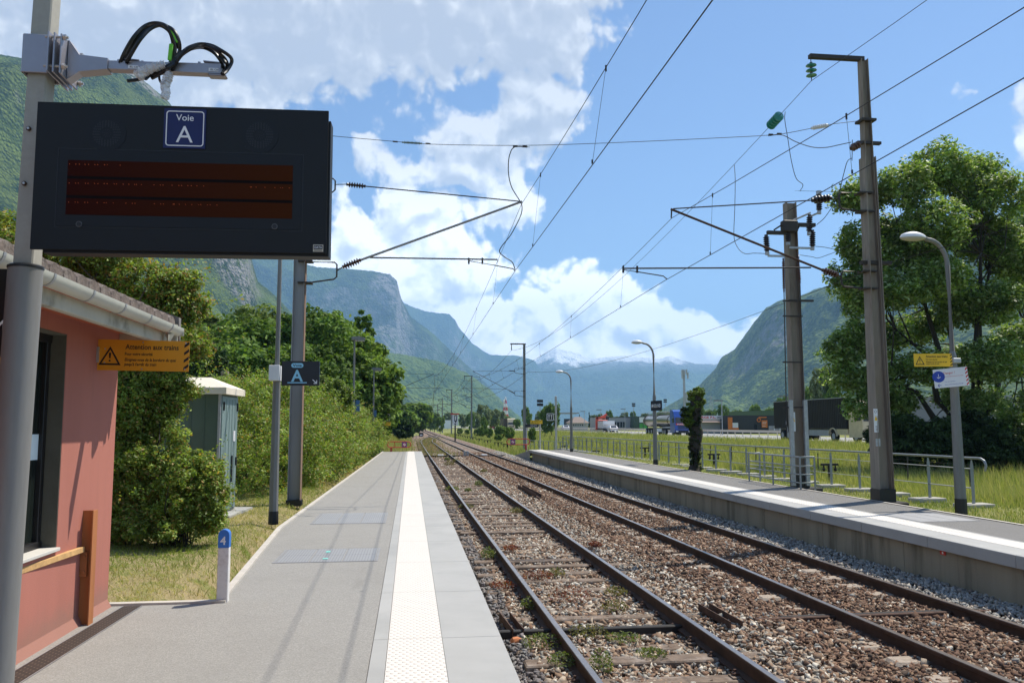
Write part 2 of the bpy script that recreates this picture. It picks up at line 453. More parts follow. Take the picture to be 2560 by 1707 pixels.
def CS(y):
    t = ss(np.asarray(y, float), 105, 188); return _cs(y) * (1 - t) + CM(y) * t
def bz(x, y):
    """top of the ballast"""
    x = np.asarray(x, float); y = np.asarray(y, float)
    z = -.165 + .0 * x
    z = z + .012 * np.exp(-((x - CM(y)) / 1.3) ** 4) - .035 * np.exp(-((x - CS(y)) / 1.35) ** 4)
    z = z + .03 * np.exp(-((x - 4.0) / .5) ** 2)
    z = z - .13 * (1 - ss(x, .75, 1.25)) + .07 * ss(x, 6.75, 7.35) - .35 * ss(x, 7.6, 8.6)
    return z + (fbm(x * 1.1, y * 1.1, 3, 5) - .5) * .045
bx = np.unique(np.concatenate([np.arange(-.6, 8.7, .16)])); by = np.unique(np.concatenate([np.arange(-4, 60, .25), np.arange(60, 200, 2), np.geomspace(200, 900, 22)]))
gx, gy = np.meshgrid(bx, by); gz = bz(gx, gy) - .03
far = gy > 190
gx = np.where(far & (gx < 2.8), 2.8, gx)
V = np.stack([gx, gy, gz], -1).reshape(-1, 3); nx, ny = len(bx), len(by)
ii = (np.arange(ny - 1)[:, None] * nx + np.arange(nx - 1)[None]).ravel()
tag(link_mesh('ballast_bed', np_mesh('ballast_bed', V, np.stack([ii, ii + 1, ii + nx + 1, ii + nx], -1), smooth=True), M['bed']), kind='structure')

# ---- hills
def hill(name, ridge, dr, df, prof, seed, forest=((.012, .030, .012), (.095, .135, .042)), rock=(.34, .32, .30), tree=9.0, rough=60.0, ncol=420, nrow=200,
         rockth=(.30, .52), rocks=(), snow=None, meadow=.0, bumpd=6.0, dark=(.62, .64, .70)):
    P = np.array(ridge, float); px = np.linspace(P[0, 0], P[-1, 0], ncol); py = np.interp(px, P[:, 0], P[:, 1])
    py = py - 0.0
    D = lambda d: np.interp(px, [q[0] for q in d], [q[1] for q in d]) if hasattr(d, '__len__') else np.full(ncol, float(d))
    Dr, Df = D(dr), D(df)
    dirs = np.array([CAMR @ Vector((a - CX, CY - b_, -FPX)) for a, b_ in zip(px, py)])
    hz = dirs[:, 2] / np.hypot(dirs[:, 0], dirs[:, 1]); ux = dirs[:, 0] / np.hypot(dirs[:, 0], dirs[:, 1]); uy = dirs[:, 1] / np.hypot(dirs[:, 0], dirs[:, 1])
    Hr = CAM.z + hz * Dr
    t = np.concatenate([np.linspace(0, 1, nrow), [1.02, 1.08, 1.25]])
    pr = np.interp(np.clip(t, 0, 1), [q[0] for q in prof], [q[1] for q in prof])
    T = t[:, None]; back = np.clip(T - 1, 0, 1)
    Rr = Df[None] + (Dr - Df)[None] * T
    # gullies: pull the profile in and out along the slope
    X0, Y0 = ux[None] * Rr, uy[None] * Rr
    g = fbm(X0 / (rough * 6), Y0 / (rough * 6), 5, seed) - .5
    g2 = fbm(X0 / rough, Y0 / rough, 4, seed + 9) - .5
    win = np.sin(np.clip(T, 0, 1) * math.pi) ** .7
    tt = np.clip(T + g * .22 * win, 0, 1)
    pr2 = np.interp(tt, [q[0] for q in prof], [q[1] for q in prof])
    Z = -6 + (Hr[None] + 6) * (pr2 - back * 1.6)
    Z = Z + g2 * win * rough * .9 + (vnoise(X0 / tree, Y0 / tree, seed + 3) * .6 + vnoise(X0 / tree * 2.1, Y0 / tree * 2.1, seed + 4) * .4) * tree * .6 * np.clip(pr2 * 8, 0, 1)
    Z[nrow - 1] += -tree * .5
    V = np.stack([X0, Y0, Z], -1).reshape(-1, 3)
    nr = len(t); ii = (np.arange(nr - 1)[:, None] * ncol + np.arange(ncol - 1)[None]).ravel()
    F = np.stack([ii, ii + 1, ii + ncol + 1, ii + ncol], -1)
    # rock outcrops that have their own place on the hill (r) and bare/meadow patches
    col = np.zeros((nr, ncol, 3)); PXX = np.broadcast_to(px[None], (nr, ncol))
    for a, hw, f, hf, k in rocks:
        wob = (fbm(X0 / 160, Y0 / 160, 4, seed + 20) - .5) * 1.6
        dd = np.sqrt(((PXX - a) / hw) ** 2 + ((pr2 - f) / hf) ** 2) + wob
        col[..., 0] = np.maximum(col[..., 0], k * np.clip((1.15 - dd) * 2.2, 0, 1))
    me = np_mesh(name, V, F, col=col.reshape(-1, 3), smooth=True)
    m, N, b, o = new_mat(name + '_cover')
    tc = N.n('ShaderNodeTexCoord').outputs['Object']
    vo = N.n('ShaderNodeTexVoronoi', ins={'Vector': tc, 'Scale': 1.0 / tree, 'Randomness': 1.0})
    hv = N.n('ShaderNodeSeparateColor', ins={0: vo.outputs[1]}).outputs[0]
    n1 = N.noise(tc, 1 / (tree * 14), 5, .6); n2 = N.noise(tc, 1 / (tree * 3), 4, .6)
    k = N.m('ADD', N.m('MULTIPLY', hv, .75), N.m('ADD', N.m('MULTIPLY', N.step(n1, .42, .60), .55), N.m('MULTIPLY', N.m('SUBTRACT', n2, .5), .5)), clamp=True)
    c = N.ramp(k, [(.1, forest[0]), (.9, forest[1])])
    if meadow:
        c = N.mixc(N.m('MULTIPLY', N.step(N.noise(tc, 1 / (tree * 30), 4, .55), .54, .60), meadow), c, (.15, .22, .06))
    nz = N.n('ShaderNodeSeparateXYZ', ins={0: N.n('ShaderNodeNewGeometry').outputs['Normal']}).outputs[2]
    at_ = N.n('ShaderNodeAttribute', attribute_name='col').outputs[0]
    rr = N.n('ShaderNodeSeparateColor', ins={0: at_}).outputs[0]
    slope = N.m('SUBTRACT', 1.0, N.step(N.m('ADD', nz, N.m('MULTIPLY', N.m('SUBTRACT', N.noise(tc, 1 / (tree * 5), 5, .65), .5), .35)), rockth[0], rockth[1]))
    rn = N.noise(N.vm('MULTIPLY', tc, (1, 1, .35)), 1 / (tree * 2.2), 8, .7)
    rr = N.m('MULTIPLY', rr, N.step(N.noise(tc, 1 / (tree * 2.5), 6, .65), .40, .56))
    rmask = N.m('MAXIMUM', slope, rr)
    rc = N.ramp(rn, [(.3, tuple(q * .5 for q in rock)), (.55, rock), (.75, tuple(min(1, q * 1.35) for q in rock))])
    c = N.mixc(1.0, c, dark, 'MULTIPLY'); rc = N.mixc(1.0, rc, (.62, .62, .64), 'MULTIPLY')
    c = N.mixc(rmask, c, rc)
    if snow:
        hz_ = N.n('ShaderNodeSeparateXYZ', ins={0: tc}).outputs[2]
        sn = N.m('ADD', hz_, N.m('MULTIPLY', N.m('SUBTRACT', N.noise(N.vm('MULTIPLY', tc, (1.0, 1.0, .7)), 1 / 330.0, 7, .62), .5), snow[1]))
        c = N.mixc(N.step(hz_, snow[0] - 150, snow[0] + 20), c, (.17, .18, .19))
        c = N.mixc(N.step(sn, snow[0], snow[0] + 70), c, (.88, .89, .92))
    N.t.links.new(c, b.inputs['Base Color']); b.inputs['Roughness'].default_value = 1; b.inputs['Specular IOR Level'].default_value = 0
    bn = N.n('ShaderNodeBump', ins={'Strength': 1.0, 'Distance': bumpd, 'Height': N.m('ADD', N.m('MULTIPLY', vo.outputs[0], N.m('SUBTRACT', -.25, N.m('MULTIPLY', hv, 1.3))), N.m('MULTIPLY', n2, 1.6))})
    N.t.links.new(bn.outputs[0], b.inputs['Normal'])
    tag(link_mesh(name, me, m), kind='structure')

hill('hill', [(-2200, 300), (-1200, 120), (-500, 90), (0, 138), (70, 150), (160, 158), (250, 148), (330, 182), (380, 222), (420, 256), (480, 330), (540, 430), (590, 540), (618, 610), (632, 660), (644, 705), (690, 742), (730, 785), (790, 840), (900, 905), (1010, 975), (1080, 1050)],
     [(-2200, 1700), (0, 2000), (640, 2300), (1080, 2600)], [(-2200, 350), (0, 650), (640, 1200), (1080, 2100)],
     [(0, 0), (.25, .14), (.5, .36), (.62, .50), (.68, .74), (.8, .84), (1, 1)], 2, ncol=620, nrow=330, tree=6.5, rough=55,
     rocks=[(350, 90, .93, .05, 1), (430, 260, .62, .09, 1), (590, 60, .78, .18, 1)], rockth=(.05, .20), meadow=.3, rock=(.42, .40, .37), bumpd=6, dark=(1.05, 1.0, .85))
hill('hill', [(100, 420), (400, 560), (560, 590), (640, 615), (700, 640), (790, 668), (850, 671), (930, 678), (975, 686), (992, 702), (1002, 745), (1025, 790), (1080, 832), (1130, 880), (1180, 925), (1240, 985), (1300, 1045), (1340, 1062)],
     [(100, 5200), (1000, 5600), (1340, 6200)], [(100, 3300), (1340, 5200)],
     [(0, 0), (.3, .13), (.55, .36), (.66, .55), (.75, .62), (.84, .86), (1, 1)], 5, tree=15, rough=120, ncol=520, nrow=260,
     rocks=[(985, 45, .88, .13, 1), (1000, 120, .52, .10, .9), (1190, 60, .55, .3, 1)], rockth=(.20, .38), rock=(.40, .37, .35), meadow=.5, bumpd=9)
hill('hill', [(560, 760), (760, 832), (860, 862), (1000, 886), (1100, 905), (1170, 935), (1225, 975), (1265, 1015), (1310, 1052), (1350, 1063)],
     [(560, 2700), (1350, 3300)], [(560, 1500), (1350, 2800)], [(0, 0), (.3, .22), (.6, .55), (1, 1)], 8, tree=11, rough=70, ncol=420, nrow=200,
     forest=((.035, .075, .022), (.11, .17, .05)), rockth=(.05, .15), meadow=.7, dark=(.95, .9, .8))
hill('hill', [(850, 690), (1010, 758), (1060, 778), (1122, 785), (1138, 800), (1150, 822), (1180, 858), (1225, 888), (1290, 889), (1335, 901), (1368, 945), (1430, 1000), (1480, 1040), (1510, 1063)],
     [(850, 8600), (1510, 9600)], [(850, 6500), (1510, 8200)], [(0, 0), (.4, .25), (.7, .62), (.8, .85), (1, 1)], 12, tree=24, rough=170, ncol=360, nrow=160, bumpd=14,
     rocks=[(1170, 40, .6, .3, .6)])
hill('hill', [(1100, 1000), (1200, 950), (1300, 918), (1340, 900), (1362, 884), (1390, 872), (1440, 882), (1475, 897), (1510, 894), (1560, 889), (1600, 893), (1650, 898), (1674, 890), (1700, 899), (1740, 911), (1800, 911), (1860, 900), (1960, 880), (2200, 900), (2600, 930)],
     [(1100, 10000), (2600, 10000)], 7400, [(0, 0), (.4, .34), (.7, .68), (.86, .82), (1, 1)], 17, tree=26, rough=240, ncol=620, nrow=260, bumpd=10,
     forest=((.05, .075, .035), (.08, .11, .045)), meadow=.8, snow=(700, 420), rockth=(.3, .5))
hill('hill', [(1500, 1063), (1580, 1050), (1640, 1034), (1700, 998), (1745, 968), (1765, 948), (1790, 922), (1803, 896), (1838, 873), (1860, 842), (1889, 803), (1914, 773), (1953, 752), (2010, 738), (2042, 724), (2093, 708), (2200, 660), (2350, 600), (2560, 520), (3000, 380), (4200, 300)],
     [(1500, 3400), (2093, 2900), (4200, 2200)], [(1500, 3000), (2093, 1200), (4200, 600)],
     [(0, 0), (.3, .18), (.5, .36), (.62, .55), (.72, .80), (.85, .88), (1, 1)], 23, tree=11, rough=75, ncol=560, nrow=260,
     rocks=[(1880, 90, .62, .16, 1)], rockth=(.18, .36), rock=(.34, .33, .32), dark=(1.1, 1.02, .85), meadow=.5)

# ---------------------------------------------------------------- road
M['road'] = mat('road_surface', (.30, .295, .28), .9, var=.08, scale=1.5, bump=.004, bscale=80)
mb = MB(); RX0, RX1 = 35.6, 52.0
ysr = list(range(-60, 700, 20)) + [1200]
road_dx = lambda y: -2.2 * max(0, (y - 120) / 200.0) ** 1.3
mb.add([(x + road_dx(y), y, z) for y in ysr for x, z in ((RX0 - .8, .44), (RX0 - .7, .53), (RX1, .53), (RX1 + .1, .40))],
       [(i * 4 + k, i * 4 + k + 1, i * 4 + 5 + k, i * 4 + 4 + k) for i in range(len(ysr) - 1) for k in range(3)])
mb.build('road', M['road'], kind='structure')
mb = MB()
for x in (RX0 + .2, 42.6, 44.2, RX1 - .6):
    for a, b_ in zip(ysr[:-1], ysr[1:]):
        mb.add([(x + road_dx(a), a, .536), (x + .18 + road_dx(a), a, .536), (x + .18 + road_dx(b_), b_, .536), (x + road_dx(b_), b_, .536)], [(0, 1, 2, 3)])
mb.build('road_marking', mat('road_paint', (.8, .8, .78), .8), kind='structure')

# ---------------------------------------------------------------- platforms
M['asphalt'] = mat('platform_asphalt', (.27, .262, .245), .92, var=.10, scale=2.2, bump=.0035, bscale=170, spec=.25, grime=(.20, .195, .19), gamt=.35, gscale=1.6)
M['asphalt_dark'] = mat('platform_asphalt_grey', (.20, .195, .19), .92, var=.10, scale=2.2, bump=.003, bscale=170, spec=.25)
def asphalt(name, lo, hi):
    m, N, b, o = new_mat(name); tc = N.n('ShaderNodeTexCoord').outputs['Object']
    gr = N.n('ShaderNodeTexVoronoi', ins={'Vector': tc, 'Scale': 130.0}); gv = N.n('ShaderNodeSeparateColor', ins={0: gr.outputs[1]}).outputs[0]
    c = N.ramp(gv, [(0, lo), (.55, tuple((a + b_) / 2 for a, b_ in zip(lo, hi))), (1, hi)])
    c = N.mixc(N.m('MULTIPLY', N.step(N.noise(tc, 1.1, 8, .65), .42, .70), .30), c, tuple(a * .95 for a in lo))
    c = N.mixc(N.m('MULTIPLY', N.step(N.noise(N.vm('MULTIPLY', tc, (1, .35, 1)), 2.6, 8, .7), .58, .72), .35), c, tuple(a * .8 for a in lo))
    c = N.mixc(N.m('MULTIPLY', N.step(N.noise(tc, 7.0, 6, .7), .66, .74), .5), c, tuple(a * .62 for a in lo))
    N.t.links.new(c, b.inputs['Base Color']); b.inputs['Roughness'].default_value = .92; b.inputs['Specular IOR Level'].default_value = .25
    bn = N.n('ShaderNodeBump', ins={'Strength': .7, 'Distance': .004, 'Height': gv}); N.t.links.new(bn.outputs[0], b.inputs['Normal']); return m
M['asphalt'] = asphalt('platform_asphalt_worn', (.25, .24, .218), (.35, .336, .308)); M['asphalt_dark'] = asphalt('platform_asphalt_dark', (.165, .158, .148), (.235, .226, .21))
M['slab'] = mat('coping_slab', (.375, .37, .35), .75, var=.07, scale=1.3, bump=.001, bscale=90, spec=.3, grime=(.30, .30, .285), gamt=.6, gscale=.9)
M['concrete'] = mat('cast_concrete', (.29, .25, .18), .9, var=.16, scale=1.6, bump=.004, bscale=25, spec=.2, grime=(.11, .095, .065), gamt=.85, gscale=2.5, streak=True)
M['kerb'] = mat('kerb_stone', (.50, .46, .40), .9, var=.12, scale=6, bump=.003, bscale=60)
# tactile strip with rows of studs
m, N, b, o = new_mat('tactile_strip')
tc = N.n('ShaderNodeTexCoord').outputs['Object']; s3 = N.n('ShaderNodeSeparateXYZ', ins={0: tc})
fx = N.m('MULTIPLY', s3.outputs[0], 1 / .05); fy = N.m('MULTIPLY', s3.outputs[1], 1 / .05)
ry = N.m('FLOOR', fy); fx = N.m('ADD', fx, N.m('MULTIPLY', ry, .5))
ax = N.m('SUBTRACT', N.m('FRACT', fx), .5); ay = N.m('SUBTRACT', N.m('FRACT', fy), .5)
r = N.m('SQRT', N.m('ADD', N.m('MULTIPLY', ax, ax), N.m('MULTIPLY', ay, ay)))
stud = N.m('SUBTRACT', 1.0, N.step(r, .20, .34))
c = N.mixc(N.m('MULTIPLY', stud, .55), (.66, .62, .56), (.50, .43, .37))  # beige studs, their darker tone also standing in for faint relief shading
c = N.mixc(N.m('MULTIPLY', N.step(N.noise(tc, 2.2, 9, .7), .42, .66), .30), c, (.60, .56, .50))
N.t.links.new(c, b.inputs['Base Color']); b.inputs['Roughness'].default_value = .7
bn = N.n('ShaderNodeBump', ins={'Strength': 1.0, 'Distance': .005, 'Height': stud}); N.t.links.new(bn.outputs[0], b.inputs['Normal'])
M['tactile'] = m
PZ = .55
def sheet(mb, xl, xr, ylist, z, th=.0):
    """strip between x=xl(y) and x=xr(y)"""
    f = lambda q, y: q(y) if callable(q) else q
    n = len(ylist)
    vs = [(f(xl, y), y, z) for y in ylist] + [(f(xr, y), y, z) for y in ylist]
    return mb.add(vs, [(i, n + i, n + i + 1, i + 1) for i in range(n - 1)])
lp = empty('platform', (0, 0, 0), kind='structure')
yl = [-6, 0, 5, 8, 10, 13.5, 20, 30, 40, 51.4]
GL = lerp_path([(-10, -4.6), (7.95, -4.6), (7.96, -1.68), (13.5, -1.98), (30, -1.80), (51.9, -1.60)])
mb = MB()   # body
mb.add([(-2.62, -6, PZ - .006), (.55, -6, PZ - .006), (.55, -6, -.5), (-2.62, -6, -.5)], [(0, 1, 2, 3)])
mb.add([(.60, -6, PZ - .07), (.60, 51.4, PZ - .07), (.60, 51.4, -.5), (.60, -6, -.5)], [(0, 1, 2, 3)])
mb.add([(-1.6, 51.38, PZ - .07), (.6, 51.38, PZ - .07), (.6, 51.38, -.5), (-1.6, 51.38, -.5)], [(0, 1, 2, 3)])
mb.build('face_wall', M['concrete'], lp)
mb = MB(); sheet(mb, -4.7, -.262, [-6, 7.955], PZ)
yy = [7.955, 9, 11, 13.5, 17, 20, 25, 30, 36, 42, 51.4]
sheet(mb, GL, -.262, yy[1:], PZ); mb.add([(-1.68, 7.955, PZ), (-.262, 7.955, PZ), (-.262, 9, PZ), (float(GL(9)), 9, PZ)], [(0, 1, 2, 3)])
mb.build('asphalt_surface', M['asphalt'], lp)
mb = MB(); mb2 = MB(); mb3 = MB(); y = -5.8
while y < 51.3:
    y1 = min(y + 1.75, 51.4)
    mb.box(((.252 + .70) / 2, (y + y1) / 2, PZ - .056), (.70 - .252, y1 - y - .006, .12), bev=.004)
    mb3.box((-.205, (y + y1) / 2, PZ - .054), (.108, y1 - y - .006, .12), bev=.003)
    mb2.box((.051, (y + y1) / 2, PZ - .052), (.398, y1 - y - .006, .12), bev=.002)
    y = y1
mb.build('edge_slab', M['slab'], lp); mb2.build('tactile_strip', M['tactile'], lp); mb3.build('border_slab', M['slab'], lp)
mb = MB()
for a, b_ in zip(yy[:-1], yy[1:]):
    xa, xb = (float(GL(a)) if a > 7.96 else -1.68), float(GL(b_))
    mb.add([(xa - .07, a, PZ - .1), (xa - .07, a, PZ + .022), (xa, a, PZ + .022), (xa, a, PZ - .1), (xb - .07, b_, PZ - .1), (xb - .07, b_, PZ + .022), (xb, b_, PZ + .022), (xb, b_, PZ - .1)],
           [(0, 1, 5, 4), (1, 2, 6, 5), (2, 3, 7, 6), (0, 3, 2, 1), (4, 5, 6, 7)])
mb.box((-2.18, 8.0, PZ - .03), (1.05, .08, .1))
mb.build('kerb', M['kerb'], lp)
# ramp at the far end
rp = MB()
rp.add([(-1.5, 51.4, PZ - .01), (.55, 51.4, PZ - .01), (.45, 60, -.05), (-1.5, 60, -.05)], [(0, 1, 2, 3)])
rp.build('ramp', M['asphalt'], lp)

rp_ = empty('platform', (8.5, 20, 0), kind='structure')
EL = lerp_path([(-10, 7.36), (30, 7.36), (52, 7.55), (54, 7.6)])
yy2 = [-10, 0, 8, 15, 22, 30, 40, 48, 52.5]
mb = MB(); sheet(mb, lambda y: EL(y) + .93, 9.62, yy2, PZ); mb.build('asphalt_surface', M['asphalt_dark'], rp_)
mb = MB(); mb2 = MB(); mb3 = MB(); y = -8.0
while y < 52:
    y1 = y + 1.75; e = float(EL((y + y1) / 2)); jz = rnd.uniform(-.002, .002)
    mb.box((e + .225, (y + y1) / 2, PZ - .076 + jz), (.45, y1 - y - .007, .16), bev=.006)
    mb2.box((e + .452 + .2, (y + y1) / 2, PZ - .054 + jz), (.396, y1 - y - .006, .12), bev=.002)
    mb3.box((e + .852 + .04, (y + y1) / 2, PZ - .056 + jz), (.076, y1 - y - .006, .12), bev=.003)
    y = y1
mb.build('edge_slab', M['slab'], rp_); mb2.build('tactile_strip', M['tactile'], rp_); mb3.build('border_slab', M['slab'], rp_)
mb = MB(); y = -8.0
while y < 51:
    y1 = min(y + 2.5, 52.5); e = float(EL((y + y1) / 2)) + .10
    if abs((y + y1) / 2 - 8.3) < .9:   # opening in the wall near the camera
        mb.box((e + .1, (y + y1) / 2, (PZ - .16 + .02) / 2 + .06), (.2, y1 - y - .01, PZ - .16 - .02 - .05), bev=.004)
    else: mb.box((e + .1, (y + y1) / 2, (PZ - .16 - .55) / 2), (.2, y1 - y - .012, PZ - .16 + .55), bev=.006)
    y = y1
mb.box((float(EL(45)) + .12, 45.4, -.02), (.26, .35, .9))
mb.build('face_wall', M['concrete'], rp_)
mb = MB(); mb.add([(7.55, 52.4, PZ - .004), (9.6, 52.4, PZ - .004), (9.4, 63, -.2), (7.5, 63, -.28)], [(0, 1, 2, 3)])
mb.add([(7.55, 52.4, PZ - .004), (7.5, 63, -.28), (7.5, 63, -.5), (7.55, 52.4, -.5)], [(0, 1, 2, 3)]); mb.build('ramp', M['slab'], rp_)
mb = MB(); sheet(mb, 9.6, 9.68, yy2, PZ + .012); mb.add([(9.68, -10, PZ + .012), (9.68, 52.5, PZ + .012), (9.68, 52.5, .1), (9.68, -10, .1)], [(0, 3, 2, 1)]); mb.build('kerb', M['kerb'], rp_)

# service covers set in the platforms
m, N, b, o = new_mat('ribbed_steel')
tc = N.n('ShaderNodeTexCoord').outputs['Object']; s3 = N.n('ShaderNodeSeparateXYZ', ins={0: tc})
wv = N.m('ABSOLUTE', N.m('SUBTRACT', N.m('FRACT', N.m('MULTIPLY', s3.outputs[0], 1 / .035)), .5)); wv2 = N.m('ABSOLUTE', N.m('SUBTRACT', N.m('FRACT', N.m('MULTIPLY', s3.outputs[1], 1 / .035)), .5))
c = N.mixc(N.step(N.m('MAXIMUM', wv, wv2), .32, .46), (.34, .34, .34), (.22, .22, .22)); N.t.links.new(c, b.inputs['Base Color'])
b.inputs['Roughness'].default_value = .6; b.inputs['Metallic'].default_value = .3; M['ribbed'] = m
M['chalk'] = mat('paint_mark', (.25, .65, .55), .9)
def cover(x0, x1, y0, y1, nx_, label):
    r = empty('inspection_cover', ((x0 + x1) / 2, (y0 + y1) / 2, PZ), label, 'cover', 'service covers in the platforms')
    mb = MB(); w = (x1 - x0) / nx_
    for i in range(nx_):
        for j in range(2):
            h_ = (y1 - y0) / 2
            mb.box((x0 + w * (i + .5), y0 + h_ * (j + .5), PZ - .004), (w - .012, h_ - .012, .018), bev=.002)
    mb.build('plate', M['ribbed'], r)
    mb = MB()
    for a, b_, c_, d_ in ((x0 - .03, y0 - .03, x1 + .03, y0), (x0 - .03, y1, x1 + .03, y1 + .03), (x0 - .03, y0, x0, y1), (x1, y0, x1 + .03, y1)):
        mb.box(((a + c_) / 2, (b_ + d_) / 2, PZ - .003), (c_ - a, d_ - b_, .014))
    mb.build('rim', mat('cover_rim', (.24, .24, .24), .7), r)
    return r
c1 = cover(-1.56, -.40, 10.15, 11.15, 3, 'near ribbed steel cover across the left platform, with faint green marks')
mb = MB(); mb.box((-1.02, 10.9, PZ + .008), (.05, .12, .004)); mb.box((-1.0, 10.35, PZ + .008), (.06, .08, .004)); mb.build('paint_mark', M['chalk'], c1)
cover(-1.58, -.42, 14.0, 15.6, 3, 'far ribbed steel cover across the left platform')
cover(8.35, 9.35, 12.9, 14.1, 3, 'ribbed steel cover in the dark asphalt of the right platform')

# ---------------------------------------------------------------- tracks
M['rail_side'] = mat('rusty_rail', (.070, .038, .025), .75, .25, var=.3, scale=6, spec=.3)
M['rail_top'] = mat('worn_rail_head', (.40, .32, .26), .30, .9, var=.15, scale=4)
M['wood'] = mat('old_timber', (.16, .115, .082), .95, var=.35, scale=9, bump=.008, bscale=30, grime=(.34, .29, .25), gamt=.7, gscale=5)
M['conc_slp'] = mat('sleeper_concrete', (.33, .27, .21), .95, var=.25, scale=20, bump=.006, bscale=60)
M['steel_clip'] = mat('rail_clip', (.09, .05, .035), .7, .4)
def track(label, C_, yend, wooden):
    t = empty('railway_track', (float(C_(5)), 5, 0), label, 'railway track', 'railway tracks')
    yr = [-12, 0, 3, 6, 10, 14, 20, 27, 35, 42, 50, 60, 75, 90, 105] + list(np.arange(110, 195, 5.0)) + ([240, 320, 430, 600, 850] if yend > 300 else [])
    for s in (-1, 1):
        prof = [(-.07, -.16), (-.07, -.148), (-.012, -.128), (-.009, -.048), (-.034, -.036), (-.035, -.006), (-.028, 0), (.028, 0), (.035, -.006), (.034, -.036), (.009, -.048), (.012, -.128), (.07, -.148), (.07, -.16)]
        pth = [(float(C_(y)) + s * .7525, y, 0) for y in yr]
        ro = MB().sweep(prof, pth).build('rail', M['rail_side'], t)
        MB().sweep([(-.030, .0005), (-.026, .003), (.026, .003), (.030, .0005)], pth).build('rail_head', M['rail_top'], ro)
    y = 3.6 if not wooden else 4.0; k = 0; rest = MB()
    while y < min(yend, 190):
        c = float(C_(y))
        mb = MB()
        if wooden:
            if rnd.random() < .1 and k > 3: y += .0
            L, jx, a = rnd.uniform(2.35, 2.6), rnd.uniform(-.06, .06), rnd.uniform(-.02, .02)
            dz = rnd.uniform(-.040, .008)
            w_ = rnd.uniform(.2, .25)
            mb.box((c + jx, y, -.162 - .06 + dz), (L, w_, .15), rz=a, bev=.014)
            if rnd.random() < .5: mb.box((c + jx + rnd.uniform(-.5, .5), y + w_ * .5 + .008, -.162 - .055 + dz - .012), (L * .6, .03, .12), rz=a + .006)
            for s in (-1, 1):
                mb.box((c + s * .7525, y, -.158), (.30, .13, .012))
        else:
            for s in (-1, 1):
                mb.box((c + s * .7525, y, -.162 - .050 + rnd.uniform(0, .016)), (.74, .27, .14), bev=.03)
            mb.box((c, y, -.235), (.9, .06, .05))
        if k < 100: mb.build('sleeper', M['wood'] if wooden else M['conc_slp'], t)
        else: rest.add(mb.v, mb.f)
        y += .60 + (rnd.uniform(-.05, .05) if wooden else 0); k += 1
    o = rest.build('sleepers_beyond', M['wood'] if wooden else M['conc_slp'], t); o['kind'] = 'stuff'
    mb = MB(); y = 3.6 if not wooden else 4.0
    while y < 45:
        c = float(C_(y))
        for s in (-1, 1):
            for q in (-1, 1):
                mb.box((c + s * .7525 + q * .095, y, -.140), (.07, .06, .035), bev=.01)
                mb.cyl((c + s * .7525 + q * .1, y, -.14), (c + s * .7525 + q * .1, y, -.10), .014, n=6)
        y += .6
    mb.build('rail_fastenings', M['steel_clip'], t)['kind'] = 'stuff'
    return t
track('old siding track with weathered wooden sleepers beside the left platform', CS, 188, True)
track('main track with rusty rails sunk in brown ballast by the right platform', CM, 900, False)

